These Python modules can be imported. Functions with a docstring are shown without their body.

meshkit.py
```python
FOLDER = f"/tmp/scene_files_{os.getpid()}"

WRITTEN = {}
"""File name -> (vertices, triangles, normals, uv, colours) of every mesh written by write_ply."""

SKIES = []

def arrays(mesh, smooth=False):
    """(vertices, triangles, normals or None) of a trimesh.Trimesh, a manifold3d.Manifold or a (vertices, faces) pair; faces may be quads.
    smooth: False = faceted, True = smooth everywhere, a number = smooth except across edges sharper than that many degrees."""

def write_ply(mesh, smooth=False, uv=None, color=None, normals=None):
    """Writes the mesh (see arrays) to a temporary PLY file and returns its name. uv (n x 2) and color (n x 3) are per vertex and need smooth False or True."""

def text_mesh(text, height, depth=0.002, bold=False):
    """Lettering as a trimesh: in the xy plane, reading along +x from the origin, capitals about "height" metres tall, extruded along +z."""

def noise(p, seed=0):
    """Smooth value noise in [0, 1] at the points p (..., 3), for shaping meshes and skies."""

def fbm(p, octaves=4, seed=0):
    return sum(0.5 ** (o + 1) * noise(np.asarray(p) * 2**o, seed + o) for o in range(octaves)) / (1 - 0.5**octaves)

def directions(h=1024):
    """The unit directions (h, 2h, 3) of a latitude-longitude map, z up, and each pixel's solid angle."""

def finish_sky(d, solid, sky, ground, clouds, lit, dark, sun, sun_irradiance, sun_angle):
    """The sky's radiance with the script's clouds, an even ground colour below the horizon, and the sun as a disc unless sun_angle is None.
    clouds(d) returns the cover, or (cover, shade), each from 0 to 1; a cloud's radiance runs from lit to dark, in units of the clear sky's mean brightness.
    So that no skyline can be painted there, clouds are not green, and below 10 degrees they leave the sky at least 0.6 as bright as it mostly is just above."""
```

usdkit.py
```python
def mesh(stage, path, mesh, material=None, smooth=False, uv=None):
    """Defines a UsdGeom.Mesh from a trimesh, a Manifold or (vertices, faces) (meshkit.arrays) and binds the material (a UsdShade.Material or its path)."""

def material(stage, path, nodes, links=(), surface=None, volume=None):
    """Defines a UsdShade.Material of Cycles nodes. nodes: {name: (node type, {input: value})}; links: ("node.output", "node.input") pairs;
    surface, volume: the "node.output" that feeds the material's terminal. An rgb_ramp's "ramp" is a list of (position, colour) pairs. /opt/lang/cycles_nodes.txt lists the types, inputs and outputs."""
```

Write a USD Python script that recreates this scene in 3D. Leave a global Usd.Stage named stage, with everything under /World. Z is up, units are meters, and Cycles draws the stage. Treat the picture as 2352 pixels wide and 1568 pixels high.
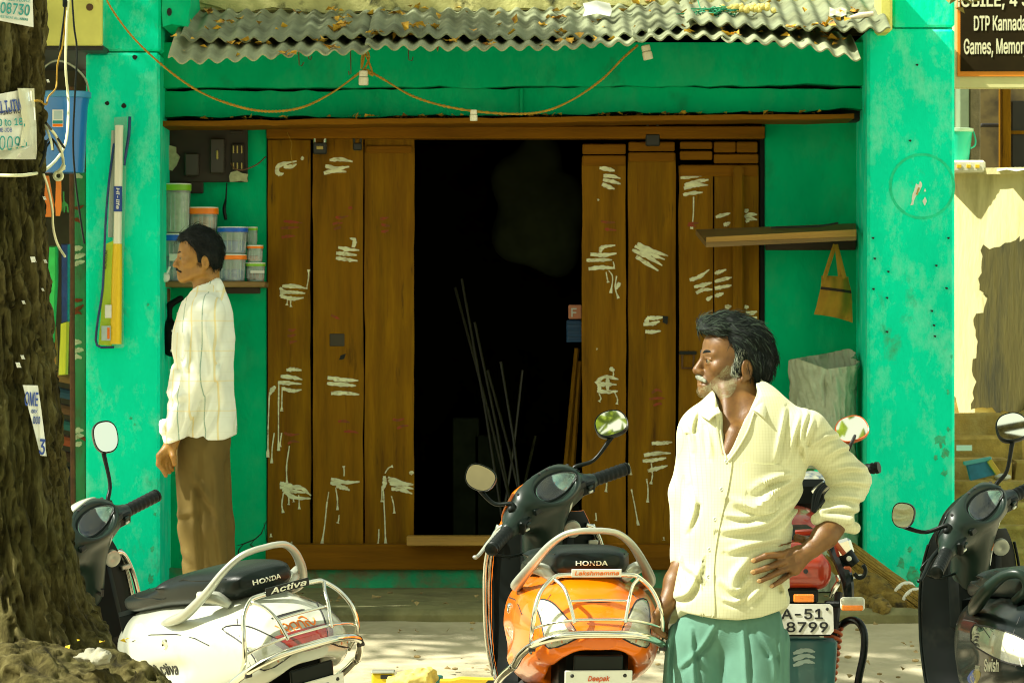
import math
import numpy as np
import trimesh
import manifold3d as m3
import usdkit
import meshkit
from scipy.ndimage import map_coordinates
from scipy.spatial import ConvexHull
from pxr import Usd, UsdGeom, UsdLux, UsdShade, Gf, Sdf, Vt

stage = Usd.Stage.CreateInMemory()
UsdGeom.SetStageUpAxis(stage, UsdGeom.Tokens.z)
UsdGeom.SetStageMetersPerUnit(stage, 1.0)
UsdGeom.Xform.Define(stage, '/World')
UsdGeom.Scope.Define(stage, '/World/Looks')
PI = math.pi

# ------------------------------------------------------------------ camera, sky, sun, exposure
CAM_H, FPX, CX, CY = 1.40, 9000.0, 1176.0, 784.0
cam = UsdGeom.Camera.Define(stage, '/World/camera')
cam.AddTranslateOp().Set(Gf.Vec3d(0, 0, CAM_H))
cam.AddRotateXOp().Set(90.0)
cam.CreateHorizontalApertureAttr(36.0)
cam.CreateVerticalApertureAttr(24.0)
cam.CreateFocalLengthAttr(FPX / 2352 * 36.0)
cam.CreateFStopAttr(18.0)
cam.CreateFocusDistanceAttr(11.6)
cam.CreateClippingRangeAttr(Gf.Vec2f(0.1, 2000))
EXPOSURE = 1.58
cam.CreateExposureAttr(EXPOSURE)

SUN = np.array([-0.66, -0.165, 0.73]); SUN /= np.linalg.norm(SUN)
SUN_EL, SUN_ROT = math.asin(SUN[2]), math.atan2(SUN[0], SUN[1])
sky = UsdLux.DomeLight.Define(stage, '/World/sky')
sky_mat = usdkit.material(stage, '/World/Looks/sky_look', {
    'tc': ('texture_coordinate', {}),
    'sky': ('sky_texture', {'sky_type': 'single_scattering', 'sun_disc': False, 'sun_elevation': SUN_EL, 'sun_rotation': SUN_ROT, 'aerosol_density': 3.0, 'air_density': 1.0}),
    'nz': ('noise_texture', {'scale': 2.6, 'detail': 6.0, 'roughness': 0.55}),
    'rp': ('rgb_ramp', {'ramp': [(0.36, (0, 0, 0)), (0.62, (0.85, 0.85, 0.85))]}),
    'mx': ('mix_color', {'b': (7.0, 7.0, 5.6), 'use_clamp': False}),
    'hz': ('mix_color', {'blend_type': 'multiply', 'fac': 1.0, 'b': (0.97, 1.0, 0.80), 'use_clamp': False}),
    'bg': ('background_shader', {'strength': 0.066})},
    [('tc.generated', 'nz.vector'), ('nz.fac', 'rp.fac'), ('rp.color', 'mx.fac'), ('sky.color', 'mx.a'), ('mx.result', 'hz.a'), ('hz.result', 'bg.color')], surface='bg.background')
UsdShade.MaterialBindingAPI.Apply(sky.GetPrim()).Bind(sky_mat)
sky.GetPrim().SetCustomDataByKey('label', 'bright hazy daytime sky above the street')
sky.GetPrim().SetCustomDataByKey('kind', 'structure')

sun = UsdLux.DistantLight.Define(stage, '/World/sun')
sun.CreateIntensityAttr(0.86)
sun.CreateAngleAttr(0.53)
sun.CreateColorAttr(Gf.Vec3f(1.0, 0.97, 0.84))
sun.GetPrim().CreateAttribute('inputs:normalize', Sdf.ValueTypeNames.Bool).Set(True)
_q = Gf.Rotation(Gf.Vec3d(0, 0, 1), Gf.Vec3d(*map(float, SUN)))
sun.AddTransformOp().Set(Gf.Matrix4d().SetRotate(_q))

# ------------------------------------------------------------------ helpers: scene tree
COUNT = {}


def numbered(parent, name):
    k = (parent, name)
    COUNT[k] = COUNT.get(k, 0) + 1
    return name if COUNT[k] == 1 else '%s_%03d' % (name, COUNT[k] - 1)


class Thing:
    pass


def thing(name, label, cat, origin=(0, 0, 0), R=None, group=None, kind=None):
    t = Thing()
    t.path = '/World/' + numbered('/World', name)
    x = UsdGeom.Xform.Define(stage, t.path)
    M = np.eye(4)
    if R is not None:
        M[:3, :3] = R
    M[:3, 3] = origin
    x.AddTransformOp().Set(Gf.Matrix4d(*[float(v) for v in M.T.ravel()]))
    t.M, t.inv, t.prim = M, np.linalg.inv(M), x.GetPrim()
    for k, v in (('label', label), ('category', cat), ('group', group), ('kind', kind)):
        if v:
            t.prim.SetCustomDataByKey(k, v)
    return t


def put(path, mesh, mat, smooth=30):
    """One Mesh prim. mesh: (V, F) or (V, F, N)."""
    if len(mesh) == 3:
        v, f, n = mesh
        m = UsdGeom.Mesh.Define(stage, path)
        m.CreatePointsAttr(Vt.Vec3fArray.FromNumpy(np.asarray(v, np.float32)))
        m.CreateFaceVertexCountsAttr(Vt.IntArray.FromNumpy(np.full(len(f), 3, np.int32)))
        m.CreateFaceVertexIndicesAttr(Vt.IntArray.FromNumpy(np.asarray(f, np.int32).ravel()))
        m.CreateSubdivisionSchemeAttr('none')
        m.CreateNormalsAttr(Vt.Vec3fArray.FromNumpy(np.asarray(n, np.float32)))
        m.SetNormalsInterpolation('vertex')
        UsdShade.MaterialBindingAPI.Apply(m.GetPrim()).Bind(mat)
        return m.GetPrim()
    return usdkit.mesh(stage, path, (np.asarray(mesh[0], float), np.asarray(mesh[1], int)), mat, smooth=smooth).GetPrim()


def part(t, name, mesh, mat, smooth=30, label=None, local=False, kind=None):
    """A part of thing (or of part) t; world coordinates unless local. Returns a Thing for sub-parts."""
    mesh = tomesh(mesh)
    if not local:
        v = mesh[0] @ t.inv[:3, :3].T + t.inv[:3, 3]
        mesh = (v, mesh[1]) if len(mesh) == 2 else (v, mesh[1], mesh[2] @ t.inv[:3, :3].T)
    p = Thing()
    p.path = t.path + '/' + numbered(t.path, name)
    p.inv, p.M = t.inv, t.M
    p.prim = put(p.path, mesh, mat, smooth)
    if label:
        p.prim.SetCustomDataByKey('label', label)
    if kind:
        p.prim.SetCustomDataByKey('kind', kind)
    return p


def solo(name, label, cat, mesh, mat, smooth=30, group=None, kind=None):
    mesh = tomesh(mesh)
    path = '/World/' + numbered('/World', name)
    c = np.array([*(mesh[0].min(0)[:2] + mesh[0].max(0)[:2]) * 0.5, mesh[0][:, 2].min()]) if kind != 'structure' else np.zeros(3)
    prim = put(path, (mesh[0] - c, *mesh[1:]), mat, smooth)
    UsdGeom.Xformable(prim).AddTranslateOp().Set(Gf.Vec3d(*map(float, c)))
    for k, v in (('label', label), ('category', cat), ('group', group), ('kind', kind)):
        if v:
            prim.SetCustomDataByKey(k, v)
    p = Thing()
    p.path, p.prim = path, prim
    p.M = np.eye(4)
    p.M[:3, 3] = c
    p.inv = np.linalg.inv(p.M)
    return p


# ------------------------------------------------------------------ helpers: places
def W(x, y, d):
    """The point seen at (x, y) of the 2352 x 1568 survey grid, d metres away."""
    return np.array([(x - CX) * d / FPX, d, CAM_H - (y - CY) * d / FPX])


def Wl(pts, d):
    return np.array([W(x, y, d) for x, y in pts])


def rotz(a):
    c, s = math.cos(a), math.sin(a)
    return np.array([[c, -s, 0], [s, c, 0], [0, 0, 1.0]])


def roty(a):
    c, s = math.cos(a), math.sin(a)
    return np.array([[c, 0, s], [0, 1.0, 0], [-s, 0, c]])


def rotx(a):
    c, s = math.cos(a), math.sin(a)
    return np.array([[1.0, 0, 0], [0, c, -s], [0, s, c]])


def axrot(ax, a):
    ax = np.asarray(ax, float) / np.linalg.norm(ax)
    K = np.array([[0, -ax[2], ax[1]], [ax[2], 0, -ax[0]], [-ax[1], ax[0], 0]])
    return np.eye(3) + math.sin(a) * K + (1 - math.cos(a)) * K @ K


def unit(v):
    v = np.asarray(v, float)
    return v / np.linalg.norm(v)


# ------------------------------------------------------------------ helpers: meshes
def tomesh(m):
    if isinstance(m, tuple):
        return m
    if isinstance(m, list):
        return cat([tomesh(q) for q in m])
    if hasattr(m, 'to_mesh'):
        q = m.to_mesh()
        return np.array(q.vert_properties[:, :3], float), np.array(q.tri_verts, int)
    return np.asarray(m.vertices, float), np.asarray(m.faces, int)


def cat(ms):
    ms = [tomesh(m) for m in ms]
    V, F, N, o = [], [], [], 0
    withn = all(len(m) == 3 for m in ms)
    for m in ms:
        V.append(m[0]); F.append(np.asarray(m[1]) + o); o += len(m[0])
        if withn:
            N.append(m[2])
    return (np.vstack(V), np.vstack(F), np.vstack(N)) if withn else (np.vstack(V), np.vstack(F))


def xf(m, R=None, t=(0, 0, 0), s=1.0):
    m = tomesh(m)
    R = np.eye(3) if R is None else R
    v = (m[0] * s) @ R.T + np.asarray(t, float)
    return (v, m[1]) if len(m) == 2 else (v, m[1], m[2] @ R.T)


def hull(pts):
    pts = np.asarray(pts, float)
    h = ConvexHull(pts)
    f = h.simplices.copy()
    c = pts[h.vertices].mean(0)
    n = np.cross(pts[f[:, 1]] - pts[f[:, 0]], pts[f[:, 2]] - pts[f[:, 0]])
    flip = np.einsum('ij,ij->i', n, pts[f].mean(1) - c) < 0
    f[flip] = f[flip][:, ::-1]
    used = np.unique(f)
    mp = np.zeros(len(pts), int)
    mp[used] = np.arange(len(used))
    return pts[used], mp[f]


def cbox(lo, hi, b=0.004):
    """A box with chamfered edges."""
    lo, hi = np.minimum(lo, hi), np.maximum(lo, hi)
    b = min(b, 0.45 * float((hi - lo).min()))
    P = []
    for sx in (0, 1):
        for sy in (0, 1):
            for sz in (0, 1):
                c = np.where([sx, sy, sz], hi, lo)
                d = np.where([sx, sy, sz], -b, b)
                for k in range(3):
                    q = c + d
                    q[k] = c[k]
                    P.append(q)
    return hull(P)


def cboxc(c, half, R=None, b=0.004):
    m = cbox(-np.asarray(half, float), np.asarray(half, float), b)
    return xf(m, R, c)


def slab(x0, y0, x1, y1, d, th, b=0.004):
    """Box filling the survey rectangle at distance d, th metres deep behind it."""
    a, c = W(x0, y1, d), W(x1, y0, d)
    return cbox([a[0], d, a[2]], [c[0], d + th, c[2]], b)


def smooth_path(P, n=6, closed=False):
    P = np.asarray(P, float)
    if len(P) < 3:
        return P
    Q = np.vstack([P[-1], P, P[:2]]) if closed else np.vstack([2 * P[0] - P[1], P, 2 * P[-1] - P[-2]])
    out = []
    for i in range(1, len(Q) - 2):
        p0, p1, p2, p3 = Q[i - 1:i + 3]
        for t in np.arange(n) / n:
            out.append(0.5 * (2 * p1 + (p2 - p0) * t + (2 * p0 - 5 * p1 + 4 * p2 - p3) * t * t + (3 * p1 - p0 - 3 * p2 + p3) * t ** 3))
    if not closed:
        out.append(P[-1])
    return np.array(out)


def tube(P, r, n=8, closed=False, sub=0, flat=None):
    """A tube along P. r: number or list along P. flat: (vector, ratio) squashes the section along the vector."""
    P = np.asarray(P, float)
    if sub:
        if np.ndim(r):
            rr = smooth_path(np.column_stack([r, r, r]), sub, closed)[:, 0]
        P = smooth_path(P, sub, closed)
        r = rr if np.ndim(r) else r
    m = len(P)
    r = np.full(m, r, float) if np.ndim(r) == 0 else np.asarray(r, float)
    T = np.roll(P, -1, 0) - np.roll(P, 1, 0) if closed else np.gradient(P, axis=0)
    T /= np.linalg.norm(T, axis=1)[:, None] + 1e-12
    u = np.cross(T[0], [0.31, 0.2, 0.93])
    if np.linalg.norm(u) < 0.1:
        u = np.cross(T[0], [1, 0, 0])
    u /= np.linalg.norm(u)
    a = np.arange(n) * 2 * PI / n
    V = []
    for i in range(m):
        u = u - T[i] * (u @ T[i]); u /= np.linalg.norm(u)
        w = np.cross(T[i], u)
        ring = r[i] * (np.cos(a)[:, None] * u + np.sin(a)[:, None] * w)
        if flat is not None:
            fv = unit(flat[0])
            ring = ring - np.outer(ring @ fv, fv) * (1 - flat[1])
        V.append(P[i] + ring)
    V = np.vstack(V)
    F = []
    k = np.arange(n)
    for i in range(m if closed else m - 1):
        a0, b0 = i * n, ((i + 1) % m) * n
        F.append(np.stack([a0 + k, a0 + (k + 1) % n, b0 + (k + 1) % n], 1))
        F.append(np.stack([a0 + k, b0 + (k + 1) % n, b0 + k], 1))
    if not closed:
        V = np.vstack([V, P[0], P[-1]])
        F.append(np.stack([(k + 1) % n, k, np.full(n, m * n)], 1))
        F.append(np.stack([(m - 1) * n + k, (m - 1) * n + (k + 1) % n, np.full(n, m * n + 1)], 1))
    return V, np.vstack(F)


def lathe(prof, n=24, R=None, c=(0, 0, 0), sx=1.0, sy=1.0):
    """Turned solid: prof = [(radius, z)...] from bottom to top, axis z."""
    prof = np.asarray(prof, float)
    a = np.arange(n) * 2 * PI / n
    V = np.vstack([np.column_stack([r * np.cos(a) * sx, r * np.sin(a) * sy, np.full(n, z)]) for r, z in prof])
    k = np.arange(n)
    F = []
    for i in range(len(prof) - 1):
        F.append(np.stack([i * n + k, i * n + (k + 1) % n, (i + 1) * n + (k + 1) % n], 1))
        F.append(np.stack([i * n + k, (i + 1) * n + (k + 1) % n, (i + 1) * n + k], 1))
    m = len(prof)
    V = np.vstack([V, [0, 0, prof[0, 1]], [0, 0, prof[-1, 1]]])
    F.append(np.stack([(k + 1) % n, k, np.full(n, m * n)], 1))
    F.append(np.stack([(m - 1) * n + k, (m - 1) * n + (k + 1) % n, np.full(n, m * n + 1)], 1))
    return xf((V, np.vstack(F)), R, c)


def loft(rings):
    """Closed solid through rings (lists of equally many points)."""
    rings = np.asarray(rings, float)
    m, n = rings.shape[:2]
    V = rings.reshape(-1, 3)
    k = np.arange(n)
    F = []
    for i in range(m - 1):
        F.append(np.stack([i * n + k, i * n + (k + 1) % n, (i + 1) * n + (k + 1) % n], 1))
        F.append(np.stack([i * n + k, (i + 1) * n + (k + 1) % n, (i + 1) * n + k], 1))
    V = np.vstack([V, rings[0].mean(0), rings[-1].mean(0)])
    F.append(np.stack([(k + 1) % n, k, np.full(n, m * n)], 1))
    F.append(np.stack([(m - 1) * n + k, (m - 1) * n + (k + 1) % n, np.full(n, m * n + 1)], 1))
    return V, np.vstack(F)


def sheet(P, th, nrm=None):
    """A grid of points P[i, j] made into a thin closed sheet of thickness th."""
    P = np.asarray(P, float)
    a, b = P.shape[:2]
    if nrm is None:
        gu, gv = np.gradient(P, axis=0), np.gradient(P, axis=1)
        nrm = np.cross(gu, gv)
        nrm /= np.linalg.norm(nrm, axis=2, keepdims=True) + 1e-12
    V = np.vstack([P.reshape(-1, 3), (P - nrm * th).reshape(-1, 3)])
    I = np.arange(a * b).reshape(a, b)
    q = np.stack([I[:-1, :-1], I[1:, :-1], I[1:, 1:], I[:-1, 1:]], -1).reshape(-1, 4)
    rim = np.concatenate([I[:, 0], I[-1, 1:], I[-2::-1, -1], I[0, -2:0:-1]])
    nx = np.roll(rim, -1)
    o = a * b
    side = np.stack([rim, rim + o, nx + o, nx], 1)
    Q = np.vstack([q, q[:, ::-1] + o, side[:, ::-1]])
    return V, np.vstack([Q[:, [0, 1, 2]], Q[:, [0, 2, 3]]])


def prism(poly, frame, th):
    """Polygon (2-D points) extruded by th along the third axis of frame = (origin, right, up)."""
    import shapely.geometry as sg
    g = sg.Polygon(poly)
    if not g.is_valid:
        g = g.buffer(0)
    gs = getattr(g, 'geoms', [g])
    m = cat([trimesh.creation.extrude_polygon(q, th, engine='earcut') for q in gs if q.area > 1e-9])
    o, r, u = (np.asarray(q, float) for q in frame)
    return xf(m, np.column_stack([r, u, np.cross(r, u)]), o)


def lettering(s, o, r, u, h, width=None, shear=0.0, depth=0.0015, bold=True, center=False):
    """Raised lettering at o, reading along r, upright along u, capitals h tall, set to the given width."""
    m = meshkit.text_mesh(s, h, depth, bold)
    v = np.array(m.vertices, float)
    v[:, 0] -= v[:, 0].min()
    if width:
        v[:, 0] *= width / v[:, 0].max()
    if center:
        v[:, 0] -= v[:, 0].max() / 2
    v[:, 0] += shear * v[:, 1]
    r, u = unit(r), unit(u)
    return v @ np.column_stack([r, u, np.cross(r, u)]).T + np.asarray(o, float), np.asarray(m.faces, int)


# ------------------------------------------------------------------ helpers: signed distance modelling
class Field:
    def __init__(self, lo, hi, h):
        self.lo, self.h = np.asarray(lo, float), h
        self.n = np.ceil((np.asarray(hi) - self.lo) / h).astype(int) + 1
        self.v = np.full(self.n, 0.5, np.float32)

    def box(self, lo, hi):
        a = np.clip(np.floor((np.asarray(lo) - self.lo) / self.h).astype(int), 0, self.n)
        b = np.clip(np.ceil((np.asarray(hi) - self.lo) / self.h).astype(int) + 1, 0, self.n)
        sl = tuple(slice(i, j) for i, j in zip(a, b))
        ax = [(np.arange(i, j) * self.h + o).astype(np.float32) for i, j, o in zip(a, b, self.lo)]
        X = np.stack(np.meshgrid(*ax, indexing='ij'), -1)
        return sl, X

    def add(self, prim, k=0.0):
        fn, lo, hi = prim
        pad = k + 5 * self.h
        sl, X = self.box(np.asarray(lo) - pad, np.asarray(hi) + pad)
        if X.size == 0:
            return self
        d, v = fn(X), self.v[sl]
        if k > 0:
            t = np.clip(0.5 + 0.5 * (d - v) / k, 0, 1)
            self.v[sl] = d + (v - d) * t - k * t * (1 - t)
        else:
            self.v[sl] = np.minimum(v, d)
        return self

    def sub(self, prim, k=0.0):
        fn, lo, hi = prim
        pad = k + 5 * self.h
        sl, X = self.box(np.asarray(lo) - pad, np.asarray(hi) + pad)
        if X.size == 0:
            return self
        d, v = -fn(X), self.v[sl]
        if k > 0:
            t = np.clip(0.5 - 0.5 * (d - v) / k, 0, 1)
            self.v[sl] = d + (v - d) * t + k * t * (1 - t)
        else:
            self.v[sl] = np.maximum(v, d)
        return self

    def cut(self, fn, k=0.0):
        """Keeps where fn < 0."""
        sl, X = self.box(self.lo - 1, self.lo + self.n * self.h + 1)
        d = fn(X)
        if k > 0:
            t = np.clip(0.5 - 0.5 * (d - self.v) / k, 0, 1)
            self.v = (d + (self.v - d) * t + k * t * (1 - t)).astype(np.float32)
        else:
            self.v = np.maximum(self.v, d).astype(np.float32)
        return self

    def displace(self, fn, band=0.03):
        m = np.abs(self.v) < band
        i = np.argwhere(m)
        self.v[m] += fn(i * self.h + self.lo).astype(np.float32)
        return self

    def mesh(self, normals=True):
        v, h, lo = self.v, self.h, self.lo
        s = v < 0
        c = np.zeros(np.array(v.shape) - 1, np.uint8)
        for i in (0, 1):
            for j in (0, 1):
                for k in (0, 1):
                    c += s[i:v.shape[0] - 1 + i, j:v.shape[1] - 1 + j, k:v.shape[2] - 1 + k]
        act = (c > 0) & (c < 8)
        idx = np.argwhere(act)
        ids = np.full(act.shape, -1, np.int64)
        ids[act] = np.arange(len(idx))
        pos, cnt = np.zeros((len(idx), 3)), np.zeros(len(idx))
        for ax in range(3):
            o1, o2 = [q for q in range(3) if q != ax]
            for a in (0, 1):
                for b in (0, 1):
                    off = np.zeros(3, int)
                    off[o1], off[o2] = a, b
                    p = idx + off
                    q = p.copy()
                    q[:, ax] += 1
                    va, vb = v[tuple(p.T)].astype(float), v[tuple(q.T)].astype(float)
                    x = (va < 0) != (vb < 0)
                    t = np.where(x, va / np.where(x, va - vb, 1), 0)
                    w = off + np.zeros((len(idx), 3))
                    w[:, ax] += t
                    pos += np.where(x[:, None], w, 0)
                    cnt += x
        V = lo + h * (idx + pos / cnt[:, None])
        F = []
        for ax in range(3):
            o1, o2 = [(1, 2), (2, 0), (0, 1)][ax]
            sa = np.moveaxis(s, ax, 0)
            dif = s[tuple(slice(0, -1) if q == ax else slice(1, -1) for q in range(3))] != s[tuple(slice(1, None) if q == ax else slice(1, -1) for q in range(3))]
            e = np.argwhere(dif)
            for q in range(3):
                if q != ax:
                    e[:, q] += 1
            inside = s[tuple(e.T)]
            def cell(a, b):
                p = e.copy()
                p[:, o1] += a
                p[:, o2] += b
                return ids[tuple(p.T)]
            Q = np.stack([cell(-1, -1), cell(0, -1), cell(0, 0), cell(-1, 0)], 1)
            Q[~inside] = Q[~inside][:, ::-1]
            F.append(Q)
        Q = np.vstack(F)
        F = np.vstack([Q[:, [0, 1, 2]], Q[:, [0, 2, 3]]])
        if not normals:
            return V, F
        g = (V - lo) / h
        N = np.zeros_like(V)
        for ax in range(3):
            e = np.zeros(3)
            e[ax] = 0.7
            N[:, ax] = map_coordinates(v, (g + e).T, order=1, mode='nearest') - map_coordinates(v, (g - e).T, order=1, mode='nearest')
        N /= np.linalg.norm(N, axis=1)[:, None] + 1e-12
        return V, F, N


def cone(a, b, ra, rb=None):
    a, b = np.asarray(a, np.float32), np.asarray(b, np.float32)
    rb = ra if rb is None else rb
    ab = b - a
    L = float(ab @ ab) + 1e-12
    r = max(ra, rb)

    def fn(X):
        t = np.clip(((X - a) @ ab) / L, 0, 1)
        return np.linalg.norm(X - a - t[..., None] * ab, axis=-1) - (ra + (rb - ra) * t)
    return fn, np.minimum(a, b) - r, np.maximum(a, b) + r


def ell(c, r, R=None):
    c, r = np.asarray(c, np.float32), np.asarray(r, np.float32)
    R = np.eye(3) if R is None else np.asarray(R)
    Rf = R.astype(np.float32)
    ext = np.sqrt(((R * r) ** 2).sum(1))

    def fn(X):
        q = (X - c) @ Rf
        k0 = np.linalg.norm(q / r, axis=-1)
        k1 = np.linalg.norm(q / (r * r), axis=-1) + 1e-9
        return k0 * (k0 - 1) / k1
    return fn, c - ext, c + ext


def rbox(c, half, rad=0.01, R=None):
    c, half = np.asarray(c, np.float32), np.asarray(half, np.float32)
    R = np.eye(3) if R is None else np.asarray(R)
    Rf = R.astype(np.float32)
    ext = (np.abs(R) * half).sum(1)

    def fn(X):
        q = np.abs((X - c) @ Rf) - (half - rad)
        return np.linalg.norm(np.maximum(q, 0), axis=-1) + np.minimum(q.max(-1), 0) - rad
    return fn, c - ext, c + ext


def chain(F, pts, rs, k):
    for i in range(len(pts) - 1):
        F.add(cone(pts[i], pts[i + 1], rs[i], rs[i + 1]), k)
# ------------------------------------------------------------------ materials
MATS = {}


def mat(name, col, rough=0.6, metal=0.0, var=0.18, vs=7.0, bump=0.0, bs=60.0, spots=None, ss=9.0, cover=0.35, soft=0.08, spec=0.5, coat=0.0, stretch=(1, 1, 1), detail=5.0, trans=0.0, sss=0.0, rvar=0.0, bd=0.01, dirt=None, ds=2.2, dcover=0.5):
    """Procedural surface: base colour varied by noise, optional spots (wear) and dirt of another colour, fine relief."""
    if name in MATS:
        return MATS[name]
    c = np.asarray(col, float)
    nodes = {
        'geo': ('geometry', {}), 'map': ('mapping', {'scale': stretch}),
        'n1': ('noise_texture', {'scale': vs, 'detail': detail, 'roughness': 0.6}),
        'r1': ('rgb_ramp', {'ramp': [(0.25, tuple(np.clip(c * (1 - var), 0, 1))), (0.5, tuple(c)), (0.75, tuple(np.clip(c * (1 + var), 0, 1)))]}),
        'p': ('principled_bsdf', {'roughness': rough, 'metallic': metal, 'specular_ior_level': spec, 'coat_weight': coat, 'transmission_weight': trans, 'subsurface_weight': sss})}
    links = [('geo.position', 'map.vector'), ('map.vector', 'n1.vector'), ('n1.fac', 'r1.fac')]
    out = 'r1.color'
    if spots is not None:
        nodes.update({'n2': ('noise_texture', {'scale': ss, 'detail': 7.0, 'roughness': 0.62, 'distortion': 0.3}),
                      'r2': ('rgb_ramp', {'ramp': [(1 - cover - soft, (0, 0, 0)), (1 - cover + soft, (1, 1, 1))]}),
                      'm2': ('mix_color', {'b': tuple(spots)})})
        links += [('map.vector', 'n2.vector'), ('n2.fac', 'r2.fac'), ('r2.color', 'm2.fac'), (out, 'm2.a')]
        out = 'm2.result'
    if dirt is not None:
        nodes.update({'n3': ('noise_texture', {'scale': ds, 'detail': 8.0, 'roughness': 0.7}),
                      'r3': ('rgb_ramp', {'ramp': [(1 - dcover - 0.15, (0, 0, 0)), (1 - dcover + 0.15, (0.8, 0.8, 0.8))]}),
                      'm3': ('mix_color', {'b': tuple(dirt)})})
        links += [('map.vector', 'n3.vector'), ('n3.fac', 'r3.fac'), ('r3.color', 'm3.fac'), (out, 'm3.a')]
        out = 'm3.result'
    links.append((out, 'p.base_color'))
    if rvar:
        nodes['rr'] = ('map_range', {'from_min': 0.3, 'from_max': 0.7, 'to_min': max(0.02, rough - rvar), 'to_max': min(1, rough + rvar)})
        links += [('n1.fac', 'rr.value'), ('rr.result', 'p.roughness')]
    if bump:
        nodes['nb'] = ('noise_texture', {'scale': bs, 'detail': 6.0, 'roughness': 0.65})
        nodes['b'] = ('bump', {'strength': bump, 'distance': bd})
        links += [('map.vector', 'nb.vector'), ('nb.fac', 'b.height'), ('b.normal', 'p.normal')]
    MATS[name] = usdkit.material(stage, '/World/Looks/' + name, nodes, links, surface='p.BSDF')
    return MATS[name]


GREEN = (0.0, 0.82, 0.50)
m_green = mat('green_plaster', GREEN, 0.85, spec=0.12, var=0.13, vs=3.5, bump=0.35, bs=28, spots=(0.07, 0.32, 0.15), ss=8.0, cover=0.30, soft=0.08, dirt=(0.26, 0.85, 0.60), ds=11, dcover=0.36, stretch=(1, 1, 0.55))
m_green_shade = mat('green_plaster_shaded', (0.0, 0.42, 0.18), 0.88, spec=0.06, var=0.2, vs=3.0, bump=0.4, bs=22, spots=(0.015, 0.18, 0.07), ss=5.0, cover=0.30, soft=0.12, dirt=(0.03, 0.42, 0.19), ds=8, dcover=0.36, stretch=(1, 1, 0.6))  # pillar green with wear, base darkened to paint the shade under the roof
m_green_low = mat('green_plaster_worn', (0.01, 0.34, 0.15), 0.85, var=0.25, vs=6, bump=0.6, bs=30, spots=(0.16, 0.15, 0.07), ss=9.0, cover=0.45, soft=0.12)
m_green_edge = mat('green_edge_dirty', (0.05, 0.27, 0.10), 0.85, var=0.3, vs=7, bump=0.5, bs=30, spots=(0.10, 0.08, 0.03), ss=8.0, cover=0.36, soft=0.1, stretch=(1, 1, 0.4))
m_hole = mat('crack_dark', (0.012, 0.014, 0.01), 0.95)
m_wood = mat('brown_painted_wood', (0.185, 0.084, 0.0012), 0.7, spec=0.12, var=0.42, vs=5.0, bump=0.35, bs=26, stretch=(5, 1, 0.5), spots=(0.040, 0.016, 0.001), ss=6.5, cover=0.30, soft=0.09, dirt=(0.22, 0.11, 0.003), ds=3, dcover=0.42)
m_wood2 = mat('brown_painted_wood_worn', (0.20, 0.098, 0.0012), 0.7, spec=0.12, var=0.42, vs=4.0, bump=0.35, bs=26, stretch=(5, 1, 0.5), spots=(0.035, 0.016, 0.004), ss=7.5, cover=0.33, soft=0.08, dirt=(0.12, 0.046, 0.001), ds=3.5, dcover=0.45)
m_woodh = mat('brown_wood_crosswise', (0.18, 0.074, 0.0012), 0.7, spec=0.12, var=0.3, vs=5.0, bump=0.35, bs=26, stretch=(0.5, 1, 5), spots=(0.03, 0.012, 0.004), ss=4.5, cover=0.24, soft=0.1)
m_woodpale = mat('ochre_wood', (0.36, 0.20, 0.03), 0.6, var=0.25, vs=6.0, bump=0.3, bs=30, stretch=(0.4, 1, 5))
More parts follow.
